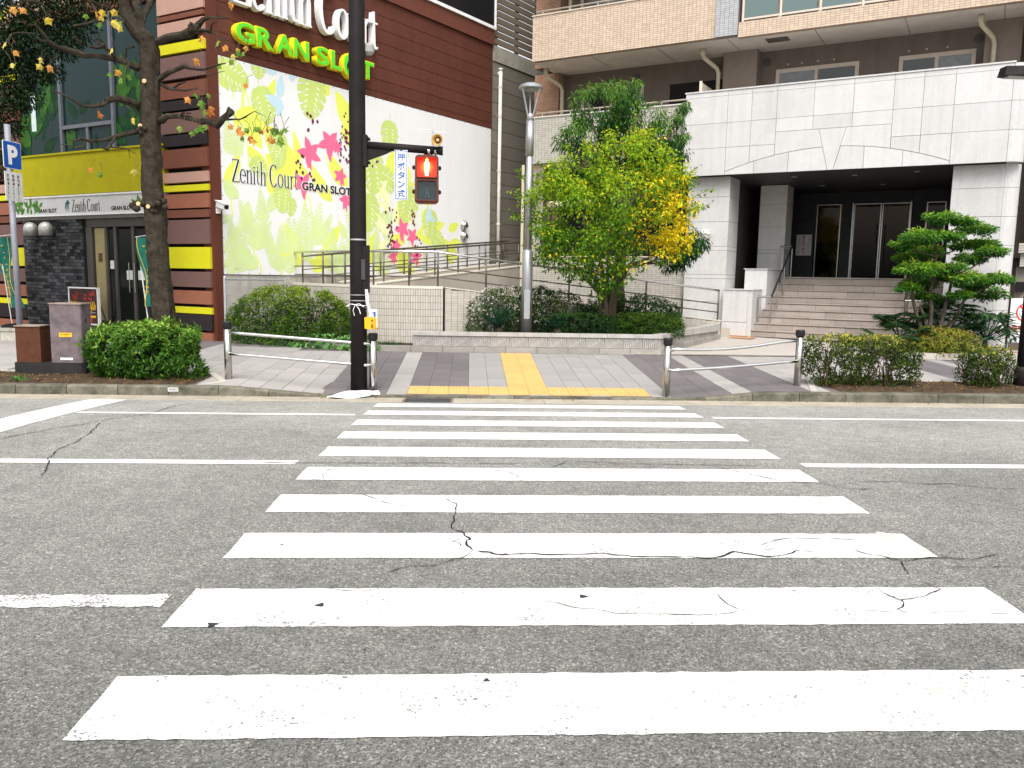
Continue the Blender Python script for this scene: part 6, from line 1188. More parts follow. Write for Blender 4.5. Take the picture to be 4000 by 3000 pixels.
MB().box(-.042,-.002,-.02,.042,-.0005,.085).build('blue_panel', BLU, pe)
MB().prism([(-.02,-.015),(-.008,-.015),(.002,.02),(.016,-.015),(.028,-.01),(.010,.03),(.008,.055),(-.008,.055),(-.018,.03)], lambda a, b_: (a, -.0022, b_), lambda a, b_: (a, -.0035, b_)).lathe([(.009, .0022), (.009, .0036)], 10, (0, 0, .067), 'y').build('figure', PAPER, pe)
pp = empty('paper_notice', (-1.545, 12.43, 1.0), rad(-8), 'long white paper strip tied to the pole with string', 'paper')
vs = []
for i in range(9): z = i*.051; x = -.0+.03*(1-i/8)+(.0 if i > 4 else .012*(4-i)); vs += [(x-.024, -.03+.01*math.sin(i), z), (x+.024, -.03+.012*math.sin(i*1.3), z)]
MB().add(vs, [(2*i, 2*i+1, 2*i+3, 2*i+2) for i in range(8)]).build('strip', PM('strip_paper', (.62,.63,.66), .7), pp)
for i in range(7): put_text('handwriting', '注意横断', PM('pen_grey', (.25,.28,.35), .7) if i == 0 else bpy.data.materials['pen_grey'], pp, (-.012, -.048, .08+i*.045), 'front', .014, .001, width=.03)
sg_ = empty('string_tie', (px, py, 1.17), 0, 'white string tied round the dark pole with loose bow ends', 'string'); STR = PM('string_white', (.78,.78,.78), .8)
MB().tube([(.132*math.cos(rad(a)), .132*math.sin(rad(a)), .01*math.sin(rad(a*2))) for a in range(0, 361, 15)], .006, 5).build('loop', STR, sg_)
MB().tube([(-.02,-.13,.0),(.03,-.15,-.06),(.05,-.15,-.13)], .006, 5).tube([(.02,-.13,.02),(-.03,-.16,.0),(-.06,-.16,-.08),(-.04,-.15,-.16)], .005, 5).tube([(.03,-.13,.02),(.1,-.14,-.03)], .005, 5).tube([(-.13,-.02,0),(-.17,-.06,-.03)], .008, 5).build('bow_end', STR, sg_)
# white cloth lying at the kerb
n_, m_ = 26, 9; vs = []
P0, P1 = Vector((-2.08, 12.02)), Vector((-1.36, 12.40))
for i in range(n_):
    s_ = i/(n_-1); c = P0.lerp(P1, s_); wd = .19*math.sin(math.pi*min(1, s_*.93+.03))**.55*(1-.25*s_)
    for j in range(m_):
        q = (j/(m_-1)-.5)*2; x = c.x-.35*wd*q; y = c.y+wd*q; g0 = max(zwalk(x, y)+.004 if y > 12.36 else (ktop(x)+.004 if y > 12.2 else -.185), -.19)
        vs.append((x, y, g0+.012+.05*(1-q*q)*math.sin(math.pi*s_)+.012*math.sin(9*s_+5*q)+.008*math.sin(17*q+3*s_)))
cl_ = MB().add(vs, [(i*m_+j, (i+1)*m_+j, (i+1)*m_+j+1, i*m_+j+1) for i in range(n_-1) for j in range(m_-1)]).build('plastic_sheet', PM('sheet_white', (.76,.78,.82), .4, var=.03), None, smooth=True)
tag(cl_, 'crumpled white plastic sheet lying on the kerb at the pole foot', 'plastic sheet')
# street lamp in the planter
LSV = PM('lamp_silver', (.40,.41,.43), .38, metal=.75, var=.06)
sl = empty('street_lamp', (1.18, 17.2, .42), 0, 'slender silver street lamp with disc head in the planter', 'street lamp')
MB().tube([(0,0,0),(0,0,1.72),(0,0,1.78)], [.118,.112,.075], 18).tube([(0,0,1.78),(0,0,3.95)], [.072,.066], 16).build('lower_pole', LSV, sl, smooth=True)
MB().tube([(0,0,3.68),(0,0,4.36)], .083, 16).lathe([(.083, 4.36), (.045, 4.5), (.03, 4.52)], 16).build('upper_sleeve', LSV, sl, smooth=True)
MB().box(-.06,-.122,.35,.06,-.10,.95).build('access_panel', LSV, sl)
for a in (90, 210, 330): MB().tube([(.045*math.cos(rad(a)), .045*math.sin(rad(a)), 4.40), (.205*math.cos(rad(a)), .205*math.sin(rad(a)), 5.0)], .018, 8).build('strut', LSV, sl)
MB().lathe([(.10, 4.985), (.235, 4.99), (.245, 5.0), (.245, 5.035), (.22, 5.06), (.12, 5.10), (.03, 5.115)], 28).build('disc', LSV, sl, smooth=False); MB().lathe([(.13, 4.955), (.14, 4.984)], 20).build('lens', PM('lamp_lens', (.25,.26,.26), .3), sl)
# parking sign
pk = empty('parking_sign', (-7.58, 14.2, 0), 0, 'blue parking sign on a grey post at the left edge', 'sign')
MB().tube([(0.015,0,-.1),(-.0,0,3.95)], .047, 12).build('post', PM('post_grey', (.24,.24,.28), .5, metal=.3), pk, smooth=True)
pl_ = MB().prism(rrect(.205, .205, 3.24, 3.68, .03), lambda a, b_: (a, -.055, b_), lambda a, b_: (a, -.063, b_)).build('plate', PM('sign_edge_white', (.72,.72,.72), .4), pk); pl_.rotation_euler.z = rad(80)
MB().prism(rrect(.195, .195, 3.25, 3.67, .025), lambda a, b_: (a, -.0635, b_), lambda a, b_: (a, -.0665, b_)).build('blue_face', PM('parking_blue', (.010,.085,.38), .4), pl_)
put_text('letter', 'P', PM('letter_p_white', (.78,.78,.78), .4), pl_, (-.10, -.0668, 3.305), 'front', .31, .003, .045, .215)
pl2 = Box('lower_plate', PM('parking_plate', (.62,.62,.61), .45), pk, -.20, -.063, 2.72, .20, -.055, 3.19); pl2.rotation_euler.z = rad(80)
for i, s_ in enumerate(('自転車', '駐車場', '許可車')):
    for j, c in enumerate(s_): put_text('character', c, INK, pl2, (-.15+.115*i, -.0635, 3.10-.065*j), 'front', .05, .001, .02)
    for j, c in enumerate('歩行者ここから'[:5]): put_text('character', c, INK, pl2, (-.15+.115*i, -.0635, 2.92-.045*j), 'front', .034, .001)
# two utility boxes on one dark plinth
ub = empty('utility_cabinet', (-6.48, 13.27, 0), 0, 'tall mottled mauve utility cabinet with yellow sticker and a lower rusty brown box', 'cabinet')
UBM = PM('cabinet_mauve', (.145,.115,.122), .65, var=.32, scale=5, dirt=(.05,.038,.042), dscale=4, damt=.8, bmp=.05); UBR = PM('cabinet_rust', (.075,.027,.014), .85, var=.25, scale=9, speck=(.13,.055,.025), sscale=120); UBK = PM('cabinet_plinth', (.022,.02,.021), .8, var=.3); UTOP = PM('cabinet_top_dust', (.24,.19,.16), .9, var=.2)
MB().prism([(-.565,-.26),(.44,-.26),(.485,-.21),(.485,.10),(-.565,.10)], lambda a, b_: (a, b_, -.12), lambda a, b_: (a, b_, .18)).build('plinth', UBK, ub)
lowb = MB().box(-.535,-.25,.182,-.165,.07,.735).build('low_box', UBR, ub); MB().box(-.55,-.265,.736,-.155,.085,.752).build('low_lid', UTOP, lowb)
tall = MB().prism([(-.005,-.25),(.455,-.25),(.47,-.235),(.47,.07),(-.005,.07)], lambda a, b_: (a, b_, .182), lambda a, b_: (a, b_, 1.085)).build('tall_box', UBM, ub); MB().prism([(-.017,-.262),(.482,-.262),(.482,.082),(-.017,.082)], lambda a, b_: (a, b_, 1.086), lambda a, b_: (a, b_, 1.105)).build('tall_lid', UTOP, tall)
stk = MB().box(.125,-.253,.585,.315,-.2505,.648).build('warning_sticker', PM('sticker_yellow', (.78,.45,.02), .5), tall)
put_text('lettering', '張り紙禁止', PM('sticker_ink', (.2,.06,.02), .6), stk, (.145, -.2535, .610), 'front', .028, .001, .01, .15)
wst = MB().box(.125,-.253,.225,.315,-.2505,.262).build('white_label', PM('label_white', (.66,.66,.66), .5), tall); put_text('lettering', 'スカイパーキング', bpy.data.materials['pen_grey'], wst, (.135, -.2535, .236), 'front', .016, .001, .0, .16)
for z in (.83, .86): MB().tube([(.465,-.12,z-.02),(.485,-.12,z)], .012, 6).build('latch', UBK, tall)
wp_ = empty('white_bollard', (-5.83, 13.25, -.05), 0, 'short white post behind the mauve cabinet', 'post'); MB().tube([(0,0,0),(0,0,.62)], .06, 12).build('post', PM('post_white', (.62,.62,.6), .6), wp_)
# no-cycling notice board at the right edge
nbk = empty('no_cycling_board', (11.33, 16.72, .1), rad(-18), 'white standing board with red no bicycle parking symbol', 'sign')
Box('board', PM('board_white', (.78,.78,.78), .45), nbk, 0, -.01, .36, .62, .01, 1.27)
MB().tube([(.01,0,0),(.01,0,.37)], .016, 6).tube([(.61,0,0),(.61,0,.37)], .016, 6).tube([(0,0,.355),(.62,0,.355)], .014, 6).build('frame', PM('board_frame', (.45,.5,.58), .4, metal=.5), nbk); MB().box(-.1,-.2,0,.7,.2,.09).build('base', PM('board_base', (.35,.42,.52), .6), nbk)
RDI = PM('board_red', (.75,.05,.05), .5)
rg = MB(); vs = []; 
for r in (.205, .170): vs += [(.31+r*math.cos(rad(a*10)), -.012, .98+r*math.sin(rad(a*10))) for a in range(36)]
rg.add(vs, [(i, (i+1) % 36, 36+(i+1) % 36, 36+i) for i in range(36)]); rg.build('ring', RDI, nbk); MB().hexa(*[[(.31-.13-.013, y, .98+.13-.013), (.31+.13-.013, y, .98-.13-.013), (.31+.13+.013, y, .98-.13+.013), (.31-.13+.013, y, .98+.13+.013)] for y in (-.0135, -.0145)]).build('bar', RDI, nbk)
bi = MB()
for cx in (.235, .385): bi.tube([(cx+.058*math.cos(rad(a)), -.013, .955+.058*math.sin(rad(a))) for a in range(0, 361, 20)], .005, 5)
for p in ([(.235,.955),(.275,1.03),(.36,1.03),(.31,.955),(.235,.955)], [(.275,1.03),(.31,.955)], [(.385,.955),(.355,1.05),(.33,1.055)], [(.275,1.03),(.27,1.045)]): bi.tube([(a, -.013, b_) for a, b_ in p], .005, 5)
bi.build('bicycle_symbol', PM('symbol_dark', (.05,.05,.07), .5), nbk)
put_text('lettering', '駐輪禁止', RDI, nbk, (.05, -.0115, .60), 'front', .115, .002, .02, .52)
# dark lamp post at the right edge
rp_ = empty('dark_lamp_post', (9.06, 12.95, -.1), 0, 'dark lamp post at the right edge with hooded lamp head', 'street lamp')
MB().tube([(0,0,0),(0,0,5.1)], [.075,.055], 14).lathe([(.10, 0), (.10, .35), (.078, .42)], 14).build('post', PBK, rp_, smooth=True)
MB().prism([(-.80,-.10),(-.55,-.16),(.0,-.10),(.0,.10),(-.55,.16),(-.80,.10)], lambda a, b_: (a, b_, 4.98), lambda a, b_: (a*.96, b_*.8, 5.12)).build('lamp_head', PBK, rp_); MB().box(-.72,-.08,4.96,-.3,.08,4.979).build('lens', PM('lamp_lens_grey', (.35,.35,.34), .3), rp_)
# ---------------------------------------------------------------- plants
def nrm(v): return v/np.maximum(np.linalg.norm(v, axis=-1, keepdims=True), 1e-9)
def leaf_obj(name, P, D, Nv, L, W, rnd, mat, parent, fold=.3, mid=.45):
    """one mesh of folded leaf blades: base point P, direction D, face normal Nv"""
    n = len(P); D = nrm(D); Sd = nrm(np.cross(D, Nv)); Nn = nrm(np.cross(Sd, D)); L = np.broadcast_to(L, n)[:, None]; W = np.broadcast_to(W, n)[:, None]
    v = np.empty((n, 4, 3)); v[:, 0] = P; v[:, 1] = P+D*L*mid+Sd*W/2+Nn*W*fold; v[:, 2] = P+D*L-Nn*L*.06; v[:, 3] = P+D*L*mid-Sd*W/2+Nn*W*fold
    me = bpy.data.meshes.new(name); me.vertices.add(4*n); me.vertices.foreach_set('co', v.astype(np.float32).ravel())
    idx = (np.arange(n)[:, None]*4+np.array([0, 1, 2, 0, 2, 3])).ravel()
    me.loops.add(6*n); me.loops.foreach_set('vertex_index', idx.astype(np.int32)); me.polygons.add(2*n); me.polygons.foreach_set('loop_start', (np.arange(2*n)*3).astype(np.int32))
    me.update(calc_edges=True); rnd_attr(me, np.repeat(np.clip(rnd, 0, 1), 2))
    return link(name, me, mat, parent)
def dirs(n): return nrm(RNG.normal(size=(n, 3)))
def lump(P, s, amp, seed):
    r = np.random.default_rng(seed); out = np.zeros(len(P))
    for _ in range(6): k = r.normal(size=3)*s; out += np.sin(P@k+r.uniform(0, 6.28))
    return out/6*amp*2
def shell(n, c, rad_, p=2.0, thick=.25, seed=1, amp=.12, zmin=None, ls=3.0):
    d = dirs(n*2); s = (np.abs(d)**p).sum(1)**(-1/p); q = d*s[:, None]*np.array(rad_); q *= (1-thick*RNG.random(len(q))**1.7)[:, None]
    q *= (1+lump(q, ls/np.mean(rad_), amp, seed))[:, None]; P = q+np.array(c); nn = nrm(d/np.array(rad_))
    if zmin is not None: k = P[:, 2] > zmin; P, nn = P[k], nn[k]
    return P[:n], nn[:n]
def rosettes(P, nn, k, L, W, spread=.9, jit=.02):
    n = len(P); Pr = np.repeat(P, k, 0)+RNG.normal(size=(n*k, 3))*jit; nr = np.repeat(nn, k, 0)
    t = nrm(np.cross(nr, RNG.normal(size=(n*k, 3)))); D = nrm(nr*RNG.uniform(.15, .9, (n*k, 1))+t*spread); Nv = nrm(nr+.5*RNG.normal(size=(n*k, 3)))
    return Pr, D, Nv, L*RNG.uniform(.65, 1.25, n*k), W*RNG.uniform(.7, 1.2, n*k)
BARK = PM('bark_plain', (.06,.046,.033), .9, var=.3, scale=18, bmp=.6, bscale=40); BARKG = PM('bark_grey', (.095,.078,.06), .9, var=.3, scale=14, dirt=(.04,.032,.024), dscale=6, damt=.6, bmp=.6, bscale=30)
TWIG = PM('twig_brown', (.085,.06,.04), .9, var=.3)
LM = lambda nm, *c, **k: leaf_mat(nm, c, **k)
AZ = LM('leaf_azalea', (.018,.058,.006), (.04,.115,.012), (.08,.19,.02), (.18,.33,.04), (.34,.47,.09), trans=.25)
HG = LM('leaf_hedge', (.014,.042,.004), (.034,.085,.006), (.08,.15,.010), (.18,.26,.016), (.34,.40,.04), trans=.2)
DK = LM('leaf_dark', (.005,.020,.005), (.011,.040,.009), (.022,.065,.013), (.042,.10,.02), (.085,.15,.03), trans=.2)
AB = LM('leaf_abelia', (.010,.034,.006), (.024,.062,.010), (.05,.10,.015), (.10,.14,.025), (.17,.12,.05), trans=.2)
BX = LM('leaf_box', (.020,.040,.007), (.05,.085,.013), (.11,.15,.022), (.27,.28,.04), (.52,.44,.07), trans=.2)
RS = LM('leaf_round', (.06,.10,.012), (.14,.19,.02), (.26,.29,.03), (.36,.30,.05), (.38,.16,.07))
CT = LM('leaf_centre', (.020,.075,.006), (.06,.17,.010), (.17,.32,.016), (.38,.48,.016), (.72,.56,.012), (.84,.58,.02), trans=.4)
BT = LM('leaf_long', (.012,.05,.012), (.025,.09,.02), (.06,.16,.025), (.13,.25,.03), (.22,.33,.06))
CLD = LM('leaf_cloud', (.015,.065,.012), (.04,.14,.018), (.10,.25,.025), (.22,.38,.03), (.45,.42,.03))
EV = LM('leaf_evergreen', (.006,.017,.005), (.012,.032,.009), (.022,.05,.013), (.045,.08,.025), (.12,.14,.06), trans=.15)
PLM = LM('leaf_palm', (.010,.04,.018), (.02,.07,.025), (.04,.10,.03), (.08,.16,.04)); CYC = LM('leaf_cycad', (.012,.05,.028), (.02,.075,.04), (.04,.11,.05)); IV = LM('leaf_ivy', (.02,.08,.02), (.06,.17,.04), (.13,.30,.07), (.22,.40,.12))
FLW = LM('flower_white', (.55,.5,.45), (.75,.70,.66)); GC = LM('leaf_ground', (.012,.045,.015), (.025,.08,.025), (.05,.12,.03))
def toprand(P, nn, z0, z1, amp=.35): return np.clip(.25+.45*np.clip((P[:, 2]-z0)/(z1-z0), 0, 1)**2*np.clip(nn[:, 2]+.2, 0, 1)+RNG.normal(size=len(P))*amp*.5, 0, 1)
def shrub(name, label, c, r, mat, n, k, L, W, p=3., thick=.25, amp=.1, zmin=None, cat='shrub', group=None, stems=6, seed=1, spread=.9, core=True, rt=None, ls=3., bumpy=.03, holes=.62):
    zb_ = zmin if zmin is not None else c[2]-r[2]; t = empty(name, (c[0], c[1], zb_), 0, label, cat, group); o_ = np.array((c[0], c[1], zb_))
    P, nn = shell(n, c, r, p, thick, seed, amp, zmin, ls)
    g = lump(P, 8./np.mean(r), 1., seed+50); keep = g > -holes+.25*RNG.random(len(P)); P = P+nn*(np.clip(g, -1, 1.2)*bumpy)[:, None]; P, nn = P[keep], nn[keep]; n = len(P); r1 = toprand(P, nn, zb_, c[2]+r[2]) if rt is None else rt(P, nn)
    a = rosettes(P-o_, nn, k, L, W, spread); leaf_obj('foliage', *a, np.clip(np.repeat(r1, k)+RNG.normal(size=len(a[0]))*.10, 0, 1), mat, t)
    if core:     # inner leaves, their shade put into the darkest tints
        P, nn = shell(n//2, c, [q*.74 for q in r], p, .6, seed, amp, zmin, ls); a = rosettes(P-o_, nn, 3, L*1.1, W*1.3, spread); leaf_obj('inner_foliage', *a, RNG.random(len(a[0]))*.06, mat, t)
    sm = random.Random(seed)
    for i in range(stems):
        x0, y0 = sm.uniform(-.35, .35)*r[0], sm.uniform(-.35, .35)*r[1]; x1, y1 = x0+sm.uniform(-.5, .5)*r[0], y0+sm.uniform(-.5, .5)*r[1]; h = (c[2]+r[2]-zb_)
        MB().tube([(x0, y0, -.03), ((x0+x1)/2+sm.uniform(-.04, .04), (y0+y1)/2, h*.4), (x1, y1, h*.8)], [.018, .012, .005], 6).build('stem', TWIG, t)
    return t
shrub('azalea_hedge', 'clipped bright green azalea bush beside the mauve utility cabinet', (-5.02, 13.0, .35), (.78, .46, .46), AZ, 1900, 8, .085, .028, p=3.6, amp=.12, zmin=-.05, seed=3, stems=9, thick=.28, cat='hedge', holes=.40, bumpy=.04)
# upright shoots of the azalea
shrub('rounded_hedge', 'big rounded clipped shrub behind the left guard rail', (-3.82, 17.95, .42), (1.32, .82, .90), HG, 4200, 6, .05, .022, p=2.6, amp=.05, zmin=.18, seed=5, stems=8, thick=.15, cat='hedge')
tv = empty('ivy', (-3.4, 17.25, .2), 0, 'trailing ivy spilling over the granite kerb under the rounded shrub', 'ivy')
s_ = RNG.random(900); kx = np.interp(s_, [0, .35, .7, 1], [-4.9, -3.7, -2.6, -1.9]); ky = np.interp(s_, [0, .35, .7, 1], [18.15, 17.38, 16.86, 16.72])
P = np.stack([kx+RNG.normal(size=900)*.06, ky-.02+RNG.random(900)*.25, .12+.28*RNG.random(900)**1.2], 1); P[:, 1] -= np.where(P[:, 2] < .22, .16, 0)
for j in range(2): leaf_obj('foliage', P-np.array((-3.4, 17.25, .2)), nrm(RNG.normal(size=(900, 3))*.6+np.array((0, -.5, -.5))), nrm(RNG.normal(size=(900, 3))*.5+np.array((0, -1, .6))), RNG.uniform(.05, .09, 900), RNG.uniform(.05, .09, 900), RNG.random(900), IV, tv) if j == 0 else None
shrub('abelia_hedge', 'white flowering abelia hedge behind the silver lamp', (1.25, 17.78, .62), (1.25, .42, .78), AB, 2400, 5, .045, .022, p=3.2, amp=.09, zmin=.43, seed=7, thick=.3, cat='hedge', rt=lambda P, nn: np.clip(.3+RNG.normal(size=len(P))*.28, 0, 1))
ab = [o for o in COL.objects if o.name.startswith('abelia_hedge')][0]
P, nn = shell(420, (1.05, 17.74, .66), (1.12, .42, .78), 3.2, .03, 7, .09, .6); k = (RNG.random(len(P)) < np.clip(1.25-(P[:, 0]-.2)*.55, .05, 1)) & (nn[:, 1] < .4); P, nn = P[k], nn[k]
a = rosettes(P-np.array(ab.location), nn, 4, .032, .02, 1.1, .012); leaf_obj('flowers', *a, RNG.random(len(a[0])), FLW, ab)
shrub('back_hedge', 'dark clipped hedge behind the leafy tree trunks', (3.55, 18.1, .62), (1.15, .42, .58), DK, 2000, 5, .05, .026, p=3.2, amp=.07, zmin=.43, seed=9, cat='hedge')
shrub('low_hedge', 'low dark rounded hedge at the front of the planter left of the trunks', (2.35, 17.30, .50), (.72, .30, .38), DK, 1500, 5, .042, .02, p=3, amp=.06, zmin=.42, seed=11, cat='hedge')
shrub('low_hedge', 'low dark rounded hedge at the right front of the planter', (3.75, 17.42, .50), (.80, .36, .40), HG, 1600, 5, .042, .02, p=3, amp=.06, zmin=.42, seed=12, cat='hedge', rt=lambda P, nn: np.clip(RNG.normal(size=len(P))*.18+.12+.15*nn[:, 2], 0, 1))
# loose box hedges in the right planting strip
def loose(label, x0, x1, h, seed):
    c = ((x0+x1)/2, 12.93, h*.56-.03); r = ((x1-x0)/2, .33, h*.5)
    t = shrub('box_hedge', label, c, r, BX, int(2600*(x1-x0)/1.9), 5, .045, .026, p=5, amp=.05, zmin=.03, seed=seed, stems=0, thick=.45, cat='hedge', group='clipped hedges by the kerb', core=False,
              rt=lambda P, nn: np.clip(.12+.75*np.clip((P[:, 2]-h*.72)/(h*.3), 0, 1)*np.clip(RNG.random(len(P))+.25, 0, 1)+RNG.normal(size=len(P))*.16, 0, 1)); sm = random.Random(seed)
    for i in range(int(15*(x1-x0))):
        x = sm.uniform(-1, 1)*(x1-x0)*.36; y = sm.uniform(-.15, .15); b0 = (x, y, -.10)
        for j in range(3): dx = sm.uniform(-.32, .32); dy = sm.uniform(-.2, .2); MB().tube([b0, (x+dx*.3, y+dy*.3, h*.25), (x+dx, y+dy, h*sm.uniform(.55, .85))], [.012, .008, .003], 5).build('stem', TWIG, t) if j < 2 else None
    return t
loose('wide clipped hedge beside the right guard rail', 5.45, 7.24, .76, 21); loose('small clipped hedge at the right end of the planting strip', 8.1, 8.78, .62, 22)
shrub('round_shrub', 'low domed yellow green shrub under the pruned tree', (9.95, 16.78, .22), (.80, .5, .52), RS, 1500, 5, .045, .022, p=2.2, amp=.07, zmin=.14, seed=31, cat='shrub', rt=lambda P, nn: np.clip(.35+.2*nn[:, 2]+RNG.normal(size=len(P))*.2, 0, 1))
# ground cover under the pruned tree with its pale kerb
gk = empty('tree_bed_kerb', (10.0, 16.35, .09), 0, 'pale concrete kerb round the bed of the pruned tree', 'kerb')
for i in range(6): MB().box(-1.35+i*.48, -.02+.012*abs(i-2.5), 0, -1.35+i*.48+.475, .14, .13).build('kerb_stone', EDGE, gk)
n = 2600; P = np.stack([RNG.uniform(8.7, 11.0, n), RNG.uniform(16.42, 17.9, n), .12+RNG.random(n)*.12], 1)
gc = leaf_obj('ground_cover', P, nrm(RNG.normal(size=(n, 3))+np.array((0, -.2, .7))), dirs(n), RNG.uniform(.03, .06, n), RNG.uniform(.012, .025, n), RNG.random(n), GC, None); tag(gc, 'dark green ground cover under the pruned tree', 'ground cover', kind='stuff')
MB().box(8.65, 16.42, 0, 11.1, 17.9, .13).build('tree_bed_soil', SOILM)['kind'] = 'structure'
n = 900; P = np.stack([-1.65+RNG.normal(size=n)*.16, 17.0+RNG.normal(size=n)*.09, .16+np.abs(RNG.normal(size=n))*.05], 1); ms_ = leaf_obj('moss_mound', P, nrm(RNG.normal(size=(n, 3))+np.array((0, 0, .8))), dirs(n), .035, .008, RNG.random(n), GC, None); tag(ms_, 'small dark green grass mound at the left end of the planter wall', 'grass', kind='stuff')
# cycads and palms
def cycad(name, label, loc, n, L, seed):
    t = empty(name, loc, 0, label, 'cycad'); sm = random.Random(seed); MB().lathe([(.07, 0), (.09, .08), (.05, .16)], 10).build('stem', BARK, t)
    for i in range(n):
        a = 2*math.pi*i/n+sm.uniform(-.2, .2); e = sm.uniform(25, 75); l = L*sm.uniform(.8, 1.1); pts = []
        for k in range(9): s_ = k/8; r_ = l*s_*math.cos(rad(e))*(1+.1*s_); z = .14+l*(s_*math.sin(rad(e))-.42*s_*s_*(1.25-math.sin(rad(e)))); pts.append((r_*math.cos(a), r_*math.sin(a), z))
        fr = MB().tube(pts, [.008]*8+[.003], 5, False).build('frond', CYC, t)
        P = []; Dv = []; A_ = np.array(pts)
        for k in range(26):
            s_ = .12+.87*k/26; j = min(7, int(s_*8)); p_ = A_[j]+(A_[j+1]-A_[j])*(s_*8-j); tn = nrm(A_[j+1]-A_[j]); sd_ = nrm(np.cross(tn, (0, 0, 1)))
            for sg3 in (-1, 1): P.append(p_); Dv.append(nrm(sd_*sg3+tn*.55+np.array((0, 0, .25))))
        P, Dv = np.array(P), np.array(Dv); ll = np.repeat(np.sin(np.linspace(.5, 2.9, 26)), 2)*.13
        leaf_obj('leaflets', P, Dv, np.tile((0, 0, 1.), (len(P), 1))+RNG.normal(size=(len(P), 3))*.1, ll, .014, RNG.random(len(P)), CYC, fr)
    return t
cycad('cycad', 'blue green cycad with arching fronds left of the silver lamp', (.62, 17.12, .42), 17, .62, 1); cycad('cycad', 'small cycad in front of the low hedge', (1.82, 17.02, .42), 9, .36, 2)
def fanpalm(label, loc, n, H, R0, seed, droop=.2, fan=.36, blades=15):
    t = empty('fan_palm', loc, 0, label, 'palm', 'fan palms under the pruned tree'); sm = random.Random(seed); MB().tube([(0,0,-.05),(0,0,H*.4)], .05, 8).build('stem', BARK, t)
    for i in range(n):
        a = 2*math.pi*i/n+sm.uniform(-.3, .3); e = sm.uniform(.15, 1.0); r_ = R0*(1.1-.6*e); z = H*(.35+.65*e); b_ = Vector((r_*math.cos(a), r_*math.sin(a), z)); dr = Vector((math.cos(a), math.sin(a), sm.uniform(-.2, .6))).normalized()
        st_ = MB().tube([(0, 0, H*.35), (b_*.55)+Vector((0, 0, H*.12)), b_], .008, 5, False).build('leaf_stalk', CYC, t); P = []; Dv = []
        sd_ = dr.cross(Vector((0, 0, 1))).normalized(); upv = sd_.cross(dr)
        for k in range(blades):
            th_ = rad(-110+220*k/(blades-1)); v = dr*math.cos(th_)+sd_*math.sin(th_); v.z -= droop*abs(math.sin(th_)); P.append(b_); Dv.append(v)
        leaf_obj('leaf_fan', np.array(P), np.array(Dv), np.tile(np.array(upv), (blades, 1)), np.full(blades, fan)*RNG.uniform(.85, 1.1, blades), .055, RNG.random(blades), PLM, st_, fold=.15, mid=.55)
fanpalm('fan palm left of the pruned tree stems', (9.25, 17.15, .14), 18, .85, .5, 3); fanpalm('fan palm behind the pruned tree stems', (10.4, 17.45, .14), 24, 1.15, .6, 4); fanpalm('drooping lady palm at the right foot of the granite pillar', (11.0, 16.95, .14), 30, .95, .5, 5, .5, .34, 9)
# ---------------------------------------------------------------- trees
def limb(m, a, b_, r0, r1, n=5, wob=.05, seed=0):
    sm = random.Random(seed); a, b_ = Vector(a), Vector(b_); pts = [a.lerp(b_, i/n)+(Vector((sm.uniform(-wob, wob), sm.uniform(-wob, wob), sm.uniform(-wob, wob)*.4)) if 0 < i < n else Vector()) for i in range(n+1)]; m.tube(pts, [r0+(r1-r0)*i/n for i in range(n+1)], 8); return pts
def cluster_leaves(C, Rr, n, L, W, hang, seedz, flat_=1.0):
    d = dirs(n); q = d*(RNG.random(n)**(1/2.2))[:, None]*Rr; q[:, 2] *= flat_; P = C+q; D = nrm(d*.8+RNG.normal(size=(n, 3))*.5+np.array((0, 0, -hang))); Nv = nrm(RNG.normal(size=(n, 3))*.5+np.array((0, -.3, 1.)))
    return P, D, Nv
# plane tree in the left strip: trunk, pruned limbs and a few last leaves
BPL = PM('bark_plane', (.034,.028,.021), .95, spec=.05, var=.5, scale=9, dirt=(.075,.065,.05), dscale=7, damt=.7, bmp=1.0, bscale=22); CUT = PM('cut_wood', (.62,.42,.22), .8)
ptr = empty('plane_tree', (-5.0, 13.55, 0), 0, 'bare pruned plane tree with a few orange leaves behind the azalea bush', 'tree'); oo = Vector((-5.0, 13.55, 0))
def rough(pts, seed):
    sm = random.Random(seed); out = []; 
    for i in range(len(pts)-1):
        a, b_ = pts[i], pts[i+1]; k = max(1, int((Vector(b_[:3])-Vector(a[:3])).length/.09))
        for j in range(k):
            t = j/k; q = [a[c]+(b_[c]-a[c])*t for c in range(4)]; e = q[3]*.22; out.append((q[0]+sm.uniform(-e, e), q[1]+sm.uniform(-e, e), q[2]+sm.uniform(-e, e), q[3]*sm.uniform(.86, 1.16)))
    out.append(pts[-1]); return out
def bark_tube(name, q, nseg, amp, seed):
    """limb with a furrowed surface: ring radii jittered round and along the limb"""
    sm = random.Random(seed); pts = [Vector(p[:3])-oo for p in q]; ph = [sm.uniform(0, 6.28) for _ in range(3)]; mb3 = MB(); mb3.tube(pts, [p[3] for p in q], nseg)
    for i_ in range(len(pts)):
        for k in range(nseg):
            v = Vector(mb3.v[i_*nseg+k]); th_ = 2*math.pi*k/nseg; f_ = 1+amp*(.5*math.sin(5*th_+ph[0]+i_*.35)+.35*math.sin(9*th_+ph[1]-i_*.5)+sm.uniform(-.6, .6)); mb3.v[i_*nseg+k] = tuple(pts[i_]+(v-pts[i_])*f_)
    return mb3.build(name, BPL, ptr)
TRB = [list(b) for b in DATA['TR']]; TRB[1] = TRB[0][-2:]+TRB[1]
